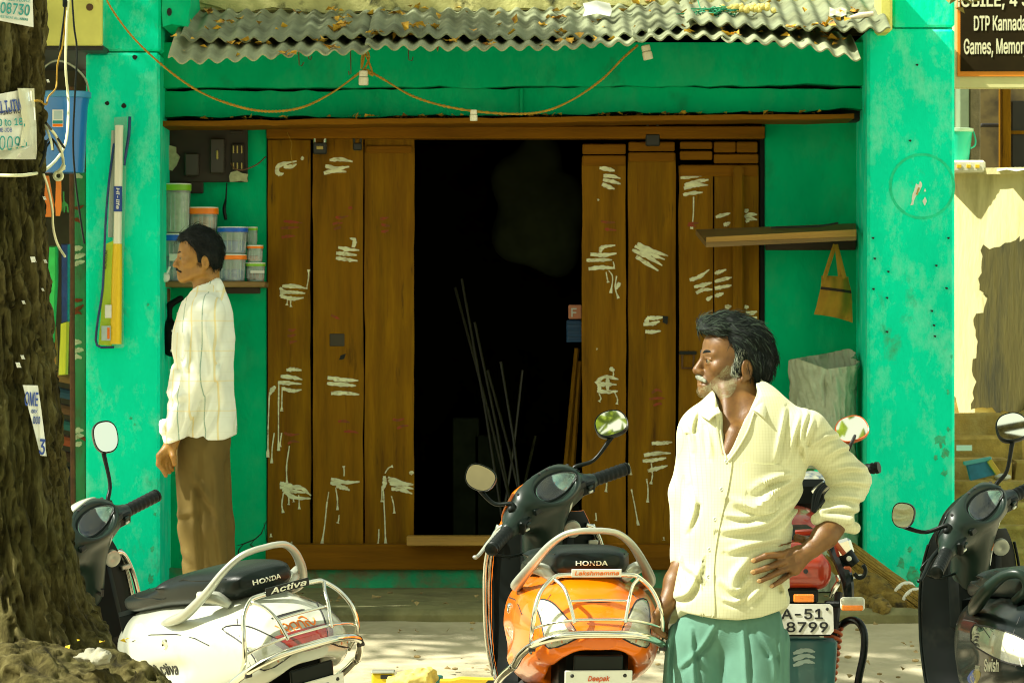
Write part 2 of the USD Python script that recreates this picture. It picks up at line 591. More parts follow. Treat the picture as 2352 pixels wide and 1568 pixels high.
m_shelf = mat('shelf_wood', (0.20, 0.12, 0.03), 0.65, var=0.3, vs=6.0, bump=0.3, bs=30, stretch=(0.4, 1, 5))
m_shelfdark = mat('shelf_wood_dark', (0.035, 0.022, 0.010), 0.75, var=0.3)
m_mark = mat('white_paint_daub', (0.64, 0.66, 0.42), 0.8, var=0.3, vs=30, spots=(0.24, 0.15, 0.02), ss=46, cover=0.36, soft=0.1, stretch=(0.7, 1, 1.5))
m_redmark = mat('red_paint_daub', (0.30, 0.045, 0.008), 0.85, var=0.3, vs=30, spots=(0.15, 0.05, 0.006), ss=30, cover=0.5)
m_moss = mat('mossy_concrete', (0.52, 0.50, 0.20), 0.95, var=0.25, vs=8, bump=0.9, bs=18, spots=(0.03, 0.035, 0.012), ss=9, cover=0.42, soft=0.06)
m_roof = mat('corrugated_cement', (0.20, 0.23, 0.13), 0.85, var=0.22, vs=5, bump=0.4, bs=40, spots=(0.07, 0.08, 0.035), ss=5.5, cover=0.47, soft=0.12, dirt=(0.22, 0.24, 0.12), ds=8, dcover=0.4)
m_roofpale = mat('corrugated_cement_pale', (0.27, 0.30, 0.17), 0.85, var=0.2, vs=5, bump=0.4, bs=40, spots=(0.09, 0.095, 0.045), ss=6, cover=0.38, soft=0.14)
m_leafdry = mat('dry_leaf', (0.62, 0.36, 0.02), 0.7, var=0.5, vs=25, spots=(0.20, 0.08, 0.01), ss=18, cover=0.45)
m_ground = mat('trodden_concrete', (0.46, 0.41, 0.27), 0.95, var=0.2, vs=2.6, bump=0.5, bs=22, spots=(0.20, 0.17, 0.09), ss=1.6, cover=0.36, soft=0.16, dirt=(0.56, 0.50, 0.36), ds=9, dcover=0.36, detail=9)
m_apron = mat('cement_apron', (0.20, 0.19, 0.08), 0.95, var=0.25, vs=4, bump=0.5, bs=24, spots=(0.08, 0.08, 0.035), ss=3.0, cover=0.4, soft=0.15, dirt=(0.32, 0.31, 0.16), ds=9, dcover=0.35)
m_cream = mat('cream_painted_board', (0.60, 0.58, 0.13), 0.8, var=0.14, vs=6, spots=(0.30, 0.20, 0.02), ss=5, cover=0.3, soft=0.1, bump=0.2)
m_rust = mat('rusty_iron', (0.10, 0.045, 0.012), 0.8, var=0.4, vs=20, bump=0.4)
m_black = mat('black_plastic', (0.003, 0.006, 0.0045), 0.34, spec=0.22, var=0.25, vs=20, bump=0.08, bs=400)
m_blackmatte = mat('black_matte_plastic', (0.002, 0.004, 0.003), 0.5, spec=0.12, var=0.3, vs=14, dirt=(0.016, 0.018, 0.012), ds=6, dcover=0.32)
m_cowl = mat('grey_black_dash_plastic', (0.009, 0.020, 0.014), 0.34, spec=0.3, var=0.2, vs=9, bump=0.06, bs=500, dirt=(0.05, 0.065, 0.04), ds=5, dcover=0.3)
m_rubber = mat('black_rubber', (0.003, 0.006, 0.005), 0.5, spec=0.25, var=0.3, vs=30, bump=0.15, bs=200)
m_seat = mat('black_seat_vinyl', (0.002, 0.006, 0.0045), 0.36, spec=0.25, var=0.3, vs=9, bump=0.12, bs=350)
m_dark = mat('dark_metal', (0.02, 0.02, 0.018), 0.6, var=0.4)  # even near-black tone shared by metal, gaps and openings
m_chrome = mat('chrome', (0.80, 0.80, 0.70), 0.12, metal=1.0, var=0.08, vs=12, spots=(0.40, 0.28, 0.10), ss=14, cover=0.2, rvar=0.05)
m_alu = mat('silver_painted_alloy', (0.46, 0.48, 0.40), 0.36, metal=0.55, var=0.08, vs=12)
m_orange = mat('orange_paint', (0.80, 0.165, 0.001), 0.25, spec=0.35, var=0.04, vs=5, coat=0.45, dirt=(0.66, 0.19, 0.01), ds=4, dcover=0.25)
m_white = mat('pearl_white_paint', (0.47, 0.50, 0.40), 0.24, var=0.04, vs=5, coat=0.8, dirt=(0.33, 0.33, 0.21), ds=3.5, dcover=0.30)
m_blackpaint = mat('black_gloss_paint', (0.004, 0.007, 0.006), 0.22, spec=0.25, var=0.15, coat=0.12)
m_red = mat('red_gloss_paint', (0.34, 0.030, 0.010), 0.25, var=0.15, coat=0.6, dirt=(0.16, 0.05, 0.015), ds=6, dcover=0.35)
m_redframe = mat('red_spring_paint', (0.42, 0.085, 0.018), 0.4, var=0.25, vs=30)
m_mirror = mat('mirror_glass', (0.93, 0.95, 0.90), 0.015, metal=1.0, var=0.01)
m_amber = mat('amber_reflector', (0.90, 0.24, 0.01), 0.25, var=0.12, vs=60, bump=0.4, bs=300, coat=0.5)
m_redlens = mat('red_tail_lens', (0.16, 0.012, 0.008), 0.08, var=0.35, vs=20, coat=1.0, spots=(0.30, 0.10, 0.05), ss=24, cover=0.3)
m_plate = mat('white_number_plate', (0.74, 0.76, 0.66), 0.35, var=0.06, dirt=(0.55, 0.52, 0.38), ds=9, dcover=0.25)
m_ink = mat('black_lettering', (0.010, 0.012, 0.012), 0.5)
m_badge = mat('silver_lettering', (0.72, 0.74, 0.60), 0.35, metal=0.2, var=0.05)
m_redink = mat('red_lettering', (0.62, 0.10, 0.01), 0.5, var=0.05)
m_tealpaint = mat('teal_mudguard', (0.03, 0.12, 0.12), 0.35, var=0.25, vs=8, spots=(0.10, 0.24, 0.22), ss=8, cover=0.25, coat=0.3)
m_paper = mat('white_paper', (0.72, 0.74, 0.66), 0.8, var=0.1, vs=8)
m_blueink = mat('blue_print', (0.02, 0.06, 0.28), 0.7)
m_tealink = mat('teal_print', (0.02, 0.26, 0.24), 0.7)
m_rope = mat('yellow_rope', (0.36, 0.21, 0.01), 0.8, var=0.3, vs=60, bump=0.5, bs=120)
m_porcelain = mat('white_bulb_holder', (0.72, 0.70, 0.52), 0.4, var=0.1)
m_cable = mat('white_cable', (0.66, 0.68, 0.42), 0.5)
m_straw = mat('straw', (0.27, 0.18, 0.025), 0.75, var=0.4, vs=40, stretch=(1, 1, 1), bump=0.3)
m_coir = mat('coir_fibre', (0.20, 0.14, 0.025), 0.95, var=0.5, vs=30, bump=1.0, bs=90, spots=(0.04, 0.03, 0.008), ss=24, cover=0.4)
m_sack = mat('white_woven_sack', (0.42, 0.48, 0.34), 0.8, var=0.15, vs=8, bump=0.5, bs=60, dirt=(0.24, 0.28, 0.16), ds=5, dcover=0.4)
m_jute = mat('ochre_cloth', (0.32, 0.19, 0.010), 0.9, var=0.25, vs=10, bump=0.4, bs=200)
m_brass = mat('padlock_brass', (0.42, 0.34, 0.10), 0.4, metal=0.7)
m_lock = mat('padlock_black', (0.012, 0.014, 0.01), 0.45)
m_earth = mat('earthy_stone', (0.44, 0.32, 0.08), 0.95, var=0.35, vs=7, bump=0.9, bs=22, spots=(0.14, 0.09, 0.015), ss=6, cover=0.38, soft=0.12, dirt=(0.60, 0.52, 0.22), ds=5, dcover=0.35)
m_yellowwall = mat('yellow_limewash', (0.76, 0.70, 0.34), 0.9, var=0.12, vs=4, bump=0.4, bs=20, spots=(0.30, 0.26, 0.08), ss=3.2, cover=0.36, soft=0.14, stretch=(2.4, 2.4, 0.5))
m_darkwall = mat('dim_wall', (0.05, 0.042, 0.02), 0.9, var=0.4)
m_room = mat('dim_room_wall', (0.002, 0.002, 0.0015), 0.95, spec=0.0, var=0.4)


def clear_plastic(name, tint, rough=0.12, milk=0.35):
    if name in MATS:
        return MATS[name]
    MATS[name] = usdkit.material(stage, '/World/Looks/' + name, {
        'tr': ('transparent_bsdf', {'color': tint}), 'gl': ('glossy_bsdf', {'color': (1, 1, 1), 'roughness': rough}),
        'df': ('diffuse_bsdf', {'color': tint}), 'fr': ('fresnel', {'IOR': 1.45}),
        'm1': ('mix_closure', {'fac': milk}), 'm2': ('mix_closure', {})},
        [('tr.BSDF', 'm1.closure1'), ('df.BSDF', 'm1.closure2'), ('fr.fac', 'm2.fac'), ('m1.closure', 'm2.closure1'), ('gl.BSDF', 'm2.closure2')], surface='m2.closure')
    return MATS[name]


m_lens = clear_plastic('clear_lens', (0.93, 0.95, 0.88), 0.05, 0.12)
m_lensback = mat('lens_reflector', (0.80, 0.80, 0.66), 0.3, metal=0.1, var=0.25, vs=40, bump=0.35, bs=120)
m_dial = mat('dial_painted_reflection', (0.40, 0.58, 0.52), 0.12, spec=0.8, var=0.7, vs=22, spots=(0.75, 0.85, 0.75), ss=24, cover=0.36)  # pale cyan mottling paints bright reflections into the dial colour


def leaf_material(name, c, tc):
    return usdkit.material(stage, '/World/Looks/' + name, {
        'oi': ('geometry', {}), 'rp': ('rgb_ramp', {'ramp': [(0.0, tuple(np.array(c) * 0.6)), (1.0, tuple(np.array(c) * 1.3))]}),
        'df': ('principled_bsdf', {'roughness': 0.45}), 'tl': ('translucent_bsdf', {'color': tc}), 'mx': ('mix_closure', {'fac': 0.45})},
        [('oi.random_per_island', 'rp.fac'), ('rp.color', 'df.base_color'), ('df.BSDF', 'mx.closure1'), ('tl.BSDF', 'mx.closure2')], surface='mx.closure')


m_leaf = leaf_material('tree_leaf', (0.07, 0.13, 0.02), (0.26, 0.34, 0.03))


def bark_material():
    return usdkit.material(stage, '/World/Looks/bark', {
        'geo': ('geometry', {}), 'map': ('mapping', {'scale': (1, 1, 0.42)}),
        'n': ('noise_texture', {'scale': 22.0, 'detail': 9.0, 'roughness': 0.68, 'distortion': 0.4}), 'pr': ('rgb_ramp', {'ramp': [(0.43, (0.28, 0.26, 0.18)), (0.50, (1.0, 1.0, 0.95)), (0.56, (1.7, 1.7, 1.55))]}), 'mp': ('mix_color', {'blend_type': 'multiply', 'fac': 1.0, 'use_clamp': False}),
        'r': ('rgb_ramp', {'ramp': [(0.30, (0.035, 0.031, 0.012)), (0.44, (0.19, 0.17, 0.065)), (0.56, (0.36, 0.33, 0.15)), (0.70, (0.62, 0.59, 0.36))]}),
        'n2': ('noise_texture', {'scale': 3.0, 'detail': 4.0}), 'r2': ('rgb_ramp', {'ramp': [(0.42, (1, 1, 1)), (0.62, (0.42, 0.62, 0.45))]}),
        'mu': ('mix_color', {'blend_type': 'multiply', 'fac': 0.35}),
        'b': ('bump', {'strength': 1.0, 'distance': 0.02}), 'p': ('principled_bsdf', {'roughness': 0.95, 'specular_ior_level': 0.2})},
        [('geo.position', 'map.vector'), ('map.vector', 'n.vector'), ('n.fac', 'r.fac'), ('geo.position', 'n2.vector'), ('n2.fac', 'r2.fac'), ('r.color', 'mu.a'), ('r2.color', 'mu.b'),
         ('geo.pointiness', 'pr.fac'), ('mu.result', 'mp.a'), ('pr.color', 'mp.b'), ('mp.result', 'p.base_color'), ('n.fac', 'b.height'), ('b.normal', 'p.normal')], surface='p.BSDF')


m_bark = bark_material()


def cloth_checks(name, base, lines, bump=0.25, bs=90, R=None, rough=0.85):
    """Cloth woven with coloured lines: lines = [(axis 0..2 of the rotated object space, pitch, width share, colour, strength, phase)]."""
    nodes = {'tc': ('texture_coordinate', {}), 'wn': ('noise_texture', {'scale': 9.0, 'detail': 2.0}),
             'ws': ('vector_math', {'math_type': 'scale', 'scale': 0.005}), 'wa': ('vector_math', {'math_type': 'add'}),
             'mp': ('mapping', {'rotation': (0, 0, R or 0)}), 'sx': ('separate_xyz', {}),
             'nv': ('noise_texture', {'scale': 11.0, 'detail': 4.0}),
             'nr': ('rgb_ramp', {'ramp': [(0.3, tuple(np.array(base) * 0.86)), (0.7, tuple(base))]}),
             'nb': ('noise_texture', {'scale': bs, 'detail': 4.0}), 'b': ('bump', {'strength': bump * 0.3, 'distance': 0.002}),
             'p': ('principled_bsdf', {'roughness': rough, 'sheen_weight': 0.15, 'specular_ior_level': 0.25})}
    links = [('tc.object', 'wn.vector'), ('wn.color', 'ws.vector1'), ('tc.object', 'wa.vector1'), ('ws.vector', 'wa.vector2'), ('wa.vector', 'mp.vector'), ('mp.vector', 'sx.vector'),
             ('tc.object', 'nv.vector'), ('nv.fac', 'nr.fac'), ('tc.object', 'nb.vector'), ('nb.fac', 'b.height'), ('b.normal', 'p.normal')]
    out = 'nr.color'
    for i, (ax, pitch, share, c, st, ph) in enumerate(lines):
        a = 'q%d' % i
        nodes[a + 'm'] = ('math', {'math_type': 'multiply_add', 'value2': 1.0 / pitch, 'value3': 50.0 + ph})
        nodes[a + 'f'] = ('math', {'math_type': 'fraction'})
        nodes[a + 'l'] = ('math', {'math_type': 'less_than', 'value2': share})
        nodes[a + 's'] = ('math', {'math_type': 'multiply', 'value2': st})
        nodes[a + 'x'] = ('mix_color', {'b': c})
        links += [('sx.' + 'xyz'[ax], a + 'm.value1'), (a + 'm.value', a + 'f.value1'), (a + 'f.value', a + 'l.value1'), (a + 'l.value', a + 's.value1'), (a + 's.value', a + 'x.fac'), (out, a + 'x.a')]
        out = a + 'x.result'
    links.append((out, 'p.base_color'))
    return usdkit.material(stage, '/World/Looks/' + name, nodes, links, surface='p.BSDF')
# ------------------------------------------------------------------ ground, apron
rng = np.random.default_rng(7)
GY = [-90, 10.9, 11.05, 11.35, 11.5, 15.2, 15.46, 16.8, 60, 300]
GZ = [-0.14, -0.13, -0.12, -0.01, 0.0, 0.26, 0.285, 0.30, 0.30, 0.30]


def ground_z(y):
    return np.interp(y, GY, GZ)


gx = np.concatenate([np.linspace(-160, -5, 12), np.linspace(-4.4, 4.4, 150), np.linspace(5, 160, 12)])
gy = np.concatenate([np.linspace(-90, 8, 16), np.linspace(8.4, 17.4, 170), np.linspace(18, 300, 16)])
GXX, GYY = np.meshgrid(gx, gy, indexing='ij')
GN = meshkit.fbm(np.stack([GXX * 1.7, GYY * 1.7, 0 * GXX], -1), 4, 3) - 0.5
P = np.stack([GXX, GYY, ground_z(GYY) + GN * 0.035 * (np.abs(GXX) < 6)], -1)
I = np.arange(GXX.size).reshape(GXX.shape)
q = np.stack([I[:-1, :-1], I[1:, :-1], I[1:, 1:], I[:-1, 1:]], -1).reshape(-1, 4)
solo('ground', 'pale trodden street ground sloping up to the shop', None, (P.reshape(-1, 3), np.vstack([q[:, [0, 1, 2]], q[:, [0, 2, 3]]])), m_ground, True, kind='structure')


def ragged(poly, amp, step=0.05, seed=0, only=None):
    """Adds jittered points along the edges of a polygon (2-D)."""
    r = np.random.default_rng(seed)
    out = []
    for i in range(len(poly)):
        a, b = np.asarray(poly[i], float), np.asarray(poly[(i + 1) % len(poly)], float)
        n = max(1, int(np.linalg.norm(b - a) / step))
        e = unit([-(b - a)[1], (b - a)[0]])
        w = 0.0
        for k in range(n):
            w = 0.6 * w + r.normal() * amp
            p = a + (b - a) * k / n
            out.append(p if k == 0 or (only is not None and i not in only) else p + e * w)
    return np.array(out)


def rslab(pts, d, th, amp=0.004, step=0.04, seed=0, only=None):
    """Slab with a ragged outline given in survey coordinates at distance d."""
    p = Wl(pts, d)[:, [0, 2]]
    return prism(ragged(p, amp, step, seed, only), ([0, d + th, 0], [1, 0, 0], [0, 0, 1]), th)


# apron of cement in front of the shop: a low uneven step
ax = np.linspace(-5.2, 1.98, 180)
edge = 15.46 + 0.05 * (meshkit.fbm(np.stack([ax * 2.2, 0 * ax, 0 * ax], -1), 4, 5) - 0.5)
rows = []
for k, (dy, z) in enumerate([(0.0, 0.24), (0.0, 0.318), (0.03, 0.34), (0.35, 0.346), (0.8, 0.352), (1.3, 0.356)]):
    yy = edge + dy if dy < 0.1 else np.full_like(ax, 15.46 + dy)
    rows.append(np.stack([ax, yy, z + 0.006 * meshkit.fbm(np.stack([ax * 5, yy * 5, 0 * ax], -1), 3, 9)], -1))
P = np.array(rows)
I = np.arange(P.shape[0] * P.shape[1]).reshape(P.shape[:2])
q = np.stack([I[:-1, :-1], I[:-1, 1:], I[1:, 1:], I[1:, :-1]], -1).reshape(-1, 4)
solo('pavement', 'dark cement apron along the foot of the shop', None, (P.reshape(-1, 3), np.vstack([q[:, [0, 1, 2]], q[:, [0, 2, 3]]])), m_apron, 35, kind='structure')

# ------------------------------------------------------------------ the green shop
shop = thing('shop_building', 'turquoise green plastered shop front with two square pillars and a dark doorway', 'building', (0.1, 16.7, 0.3))
DP = 16.16     # pillar faces
DW = 16.68     # shop wall


def wall(name, x0, y0, x1, y1, d, th, m, b=0.012, label=None, amp=None, seed=0):
    if amp:
        return part(shop, name, rslab([(x0, y0), (x0, y1), (x1, y1), (x1, y0)], d, th, amp, 0.05, seed), m, 25, label)
    return part(shop, name, slab(x0, y0, x1, y1, d, th, b), m, 25, label)


pl = wall('pillar', 197, 121, 367, 1425, DP, 0.75, m_green, label='green pillar left of the doorway with hanging brooms')
part(shop, 'pillar_top', slab(236, -60, 369, 118, DP + 0.02, 0.7, 0.01), m_green, 25)
pr = wall('pillar', 1992, 66, 2193, 1425, DP, 0.80, m_green, label='green pillar right of the doorway with a scraped patch')
part(shop, 'pillar_top', slab(2051, -70, 2193, 63, DP + 0.004, 0.7, 0.01), m_green, 25)
part(shop, 'side_edge', slab(168, 395, 199, 1425, DP + 0.1, 0.5, 0.008), m_green_edge, 25, 'dirty narrow edge beside the left pillar')
# chips, nails and stains on the pillars
for k, (x, y, r) in enumerate([(246, 238, 5), (284, 243, 6), (310, 132, 6)]):
    a = np.arange(9) * 2 * PI / 9
    p = np.stack([x + r * np.cos(a) * (0.8 + 0.4 * rng.random(9)), y + r * np.sin(a) * (0.8 + 0.4 * rng.random(9))], 1)
    part(pl, 'hole', prism(Wl(p, DP)[:, [0, 2]], ([0, DP, 0], [1, 0, 0], [0, 0, 1]), 0.002), m_hole)
for x, y in [(2104, 148), (2088, 322), (2003, 545), (2007, 592), (2038, 622), (2148, 608), (2176, 545), (2035, 682), (2004, 662), (2138, 712), (2143, 745), (2145, 770), (2035, 760), (2172, 660)]:
    c = W(x, y, DP)
    part(pr, 'nail', tube([c + [0, 0.03, 0], c + [0.002, -0.014, -0.003], c + [0.004, -0.018, -0.004]], [0.0032, 0.0032, 0.005], 6), m_hole)
for pts in ([(2091, 472), (2096, 446), (2104, 422), (2110, 425), (2113, 416), (2117, 420), (2112, 440), (2103, 452), (2098, 470)], [(2119, 462), (2125, 452), (2129, 462), (2124, 473)], [(2122, 440), (2125, 432), (2127, 440)]):
    part(pr, 'paint_chip', rslab(pts, DP - 0.0022, 0.0022, 0.002, 0.012, 3), m_paper)
part(pr, 'scuff', rslab([(2103, 447), (2110, 430), (2113, 432), (2108, 448)], DP - 0.0036, 0.0012, 0.001, 0.01, 4), m_earth)
a = np.linspace(0, 2 * PI, 40)[:-1]
ring_o = np.stack([2118 + 76 * np.cos(a), 428 + 76 * np.sin(a)], 1)
ring_i = np.stack([2118 + 70 * np.cos(a), 428 + 70 * np.sin(a)], 1)
m_ghost = mat('ghost_ring_paint', (0.004, 0.62, 0.32), 0.8, var=0.3, vs=20)
V = np.vstack([Wl(ring_o, DP - 0.0012), Wl(ring_i, DP - 0.0012)])
k = np.arange(39)
part(pr, 'faded_ring', (V, np.vstack([np.stack([k, k + 39, (k + 1) % 39 + 39], 1), np.stack([k, (k + 1) % 39 + 39, (k + 1) % 39], 1)])), m_ghost)
rs = np.random.default_rng(12)
m_stain = mat('worn_plaster_stain', (0.05, 0.50, 0.27), 0.9, spec=0.1, var=0.4, vs=40, spots=(0.14, 0.22, 0.09), ss=50, cover=0.4)
for k, (x, y, r_) in enumerate([(2160, 1010, 16), (2172, 1040, 12), (2150, 1050, 7), (2168, 1085, 10), (2178, 985, 6), (2070, 1290, 14), (2100, 1320, 20), (2150, 1300, 16), (2120, 1350, 24), (2170, 1345, 16), (2050, 1350, 14), (2180, 1260, 10), (2030, 1310, 9), (2140, 1245, 8), (2090, 1262, 7), (2185, 1180, 6), (2178, 900, 6), (2186, 820, 5)]):
    a_ = np.sort(rs.random(16)) * 2 * PI
    rr_ = r_ * (0.35 + 0.65 * rs.random(16))
    part(pr, 'worn_stain', prism(Wl(np.stack([np.minimum(x + rr_ * np.cos(a_), 2190), y + 1.3 * rr_ * np.sin(a_)], 1), DP)[:, [0, 2]], ([0, DP, 0], [1, 0, 0], [0, 0, 1]), 0.0008 + 0.0001 * (k % 8)), m_stain)
for k, (x, y, r_) in enumerate([(345, 1330, 12), (300, 960, 5), (310, 975, 4), (230, 1300, 10), (350, 1260, 7), (356, 1180, 5), (340, 700, 4)]):
    a_ = np.sort(rs.random(16)) * 2 * PI
    rr_ = r_ * (0.35 + 0.65 * rs.random(16))
    part(pl, 'worn_stain', prism(Wl(np.stack([np.clip(x + rr_ * np.cos(a_), 200, 365), y + 1.3 * rr_ * np.sin(a_)], 1), DP)[:, [0, 2]], ([0, DP, 0], [1, 0, 0], [0, 0, 1]), 0.0008 + 0.0001 * (k % 8)), m_stain)
# side strip: white and rusty daubs
edge_marks = [[(168, 572), (190, 568)], [(168, 592), (196, 584)], [(170, 608), (195, 600)], [(168, 790), (188, 786)], [(170, 806), (192, 804)], [(170, 824), (188, 822)], [(170, 992), (192, 988)], [(170, 1006), (193, 1000)], [(170, 1020), (187, 1014)], [(170, 400), (190, 408)]]
# beams above the door
part(shop, 'upper_beam', rslab([(366, 98), (366, 202), (1990, 196), (1990, 98)], 16.34, 0.4, 0.003, 0.05, 2, only=(1,)), m_green_shade, 25)
part(shop, 'lower_beam', rslab([(366, 210), (366, 270), (900, 266), (1400, 258), (1990, 254), (1990, 204), (1300, 203), (900, 207)], 16.40, 0.34, 0.004, 0.05, 5, only=(1, 2, 3, 5, 6, 7)), m_green_shade, 25)
part(shop, 'beam_joint', slab(366, 190, 1990, 277, 16.5, 0.2, 0.002), m_hole)
part(shop, 'pipe', tube([W(1198, 204, 16.39), W(1197, 266, 16.39)], 0.007, 8), m_green_shade)
part(shop, 'parapet', rslab([(385, -70), (400, 2), (520, 24), (700, 27), (1100, 27), (1400, 12), (1900, 8), (2049, -8), (2049, -70)], 16.42, 0.5, 0.006, 0.03, 6), m_moss, 25, 'weathered mossy concrete edge above the roof sheets')
part(shop, 'gable_block', rslab([(374, -70), (374, 62), (395, 56), (420, 60), (432, 64), (438, -5), (436, -70)], 15.95, 0.5, 0.003, 0.03, 7), m_green_shade, 25)
c = W(389, 28, 15.95)
part(shop, 'hole', lathe([(0.012, 0), (0.013, 0.003)], 10, rotx(PI / 2), c + [0, 0.001, 0], 0.8, 1.3), m_hole)
part(shop, 'wall_cap', slab(2018, -60, 2050, 74, 15.98, 0.2, 0.012), m_cream, 25, 'sunlit plaster cap at the right end of the roof')
# wall panels beside the door
part(shop, 'wall_panel', slab(366, 292, 612, 1365, DW, 0.2, 0.004), m_green_shade, 25)
part(shop, 'wall_panel', slab(1757, 278, 1994, 1365, DW, 0.2, 0.004), m_green_shade, 25)
part(shop, 'plinth', rslab([(366, 1306), (366, 1372), (1994, 1372), (1994, 1306)], 16.60, 0.3, 0.003, 0.03, 9), m_green_low, 25, 'worn green plinth under the door')
for cr in ([(612, 1196), (600, 1225), (585, 1238), (560, 1248), (545, 1252)], [(560, 1248), (548, 1262), (545, 1300), (540, 1320), (548, 1335)], [(585, 1238), (575, 1250), (590, 1262), (606, 1258)], [(606, 1200), (612, 1240)]):
    part(shop, 'crack', tube(Wl(cr, DW - 0.001), [0.001] + [0.0028] * (len(cr) - 2) + [0.001], 6, flat=((0, 1, 0), 0.4)), m_hole)
# door frame
part(shop, 'head_ledge', rslab([(368, 278), (368, 291), (1962, 272), (1962, 261)], 16.30, 0.36, 0.0015, 0.06, 11), m_woodh, 25)
part(shop, 'door_head', slab(612, 290, 1757, 318, 16.60, 0.12, 0.004), m_woodh, 25)
part(shop, 'door_sill', slab(610, 1250, 1757, 1308, 16.56, 0.16, 0.006), m_woodh, 25)
part(shop, 'step_board', slab(934, 1231, 1345, 1253, 16.44, 0.11, 0.004), m_woodpale, 25, 'ochre board on the sill at the doorway')
part(shop, 'jamb', slab(1745, 316, 1758, 1252, 16.70, 0.1, 0.003), m_hole, 25)
part(shop, 'jamb', slab(606, 316, 614, 1252, 16.70, 0.1, 0.003), m_hole, 25)
# room behind: floor, walls, ceiling and roof
room = []
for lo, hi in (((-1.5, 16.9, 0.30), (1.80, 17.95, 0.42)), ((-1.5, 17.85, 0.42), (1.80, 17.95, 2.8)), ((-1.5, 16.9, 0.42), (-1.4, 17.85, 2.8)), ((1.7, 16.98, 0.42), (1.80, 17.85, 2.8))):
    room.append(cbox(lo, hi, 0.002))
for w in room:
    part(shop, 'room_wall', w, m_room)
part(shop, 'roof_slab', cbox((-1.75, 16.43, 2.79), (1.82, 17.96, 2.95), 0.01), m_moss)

# roof sheets
roof = thing('corrugated_roof', 'weathered corrugated cement sheets sagging over the shop front, strewn with leaves', 'roof', (0.1, 16.0, 2.5))


def zy(y, d):
    return CAM_H - (y - CY) * d / FPX


def roof_sheet(xs, yb, yf, db, df, m, label=None, pitch=0.0715, amp=0.0105, seed=0, th=0.006):
    """xs: survey x along the front edge; yb, yf: survey y of the back and front edges there."""
    r = np.random.default_rng(seed)
    n = int((xs[-1] - xs[0]) * df / FPX / pitch * 12)
    t = np.linspace(xs[0], xs[-1], n)
    fy, by = np.interp(t, xs, yf), np.interp(t, xs, yb)
    k = np.ones(9) / 9
    fy = np.convolve(np.pad(fy, 4, 'edge'), k, 'valid')
    chip = meshkit.fbm(np.stack([t * 0.05, 0 * t, 0 * t + seed], -1), 4, seed) - 0.5
    P = []
    for s in np.linspace(0, 1, 9):
        d = db + (df - db) * s + (chip * 0.05 * (s == 1))
        X = (t - CX) * df / FPX
        z0, z1 = zy(by, db), zy(fy, df)
        e = s ** 1.15
        P.append(np.stack([X, d, z0 + (z1 - z0) * e + amp * np.sin(2 * PI * X / pitch + seed)], -1))
    P = np.array(P)
    part(roof, 'roof_sheet', sheet(P, th), m, 50, label)
    return P


SH = []
SH.append(roof_sheet([385, 400, 430, 520, 620, 720, 850], [60, 62, 65, 72, 75, 78, 80], [128, 138, 140, 137, 128, 120, 117], 16.12, 15.62, m_roofpale, 'broken pale sheet drooping at the left end of the eave', seed=1))
SH.append(roof_sheet([838, 1000, 1280, 1400, 1470], [75, 76, 76, 74, 72], [106, 110, 108, 100, 97], 16.12, 15.64, m_roofpale, seed=2))
SH.append(roof_sheet([1455, 1540, 1600, 1690], [60, 55, 50, 50], [90, 84, 82, 88], 16.10, 15.66, m_roofpale, seed=3))
SH.append(roof_sheet([1660, 1760, 1860, 1930, 1976], [60, 62, 66, 76, 80], [90, 96, 106, 124, 136], 16.10, 15.62, m_roofpale, 'pale sheet drooping at the right end of the eave', seed=4))
SH.append(roof_sheet([415, 440, 600, 760, 860], [22, 24, 26, 28, 28], [84, 90, 90, 84, 80], 16.42, 15.80, m_roof, seed=5))
SH.append(roof_sheet([846, 1000, 1250, 1420, 1520, 1600], [22, 23, 22, 14, 8, 4], [72, 82, 86, 82, 66, 58], 16.42, 15.77, m_roof, seed=6))
SH.append(roof_sheet([1576, 1700, 1850, 1960, 2046], [2, 0, -2, -4, -6], [48, 58, 64, 67, 68], 16.42, 15.74, m_roof, 'sunlit sheet at the right end of the roof', seed=7))


def leaf_mesh(c, size, r, up=(0, 0, 1)):
    u = unit(r.normal(size=3) * [1, 1, 0.25])
    w = unit(np.cross(np.asarray(up) + r.normal(size=3) * 0.35, u))
    n = np.cross(u, w)
    L, B = size, size * (0.3 + 0.25 * r.random())
    P = np.array([c - u * L / 2, c + w * B + n * B * 0.5, c + u * L / 2, c - w * B + n * B * 0.5, c])
    return P, np.array([[0, 4, 1], [1, 4, 2], [2, 4, 3], [3, 4, 0]])


lit = []
for P in SH:
    A = P.reshape(-1, 3)
    for i in rng.integers(0, len(A), int(len(A) / 60)):
        n = 1 + (rng.random() < 0.3) * 4
        for _ in range(n):
            lit.append(leaf_mesh(A[i] + rng.normal(size=3) * [0.018, 0.018, 0.003] + [0, 0, 0.008], 0.022 + 0.03 * rng.random(), rng))
for _ in range(110):      # on the head ledge and on the ground at the shop
    x = rng.uniform(-1.3, 1.3)
    lit.append(leaf_mesh(np.array([x, rng.uniform(16.33, 16.5), zy(np.interp((x / 16.4 * FPX + CX), [368, 1962], [277, 261]), 16.4) + 0.006]), 0.02 + 0.02 * rng.random(), rng))
solo('fallen_leaves', 'yellow and brown fallen leaves scattered over the corrugated roof and door ledge', 'leaves', cat(lit), m_leafdry, False, kind='stuff')

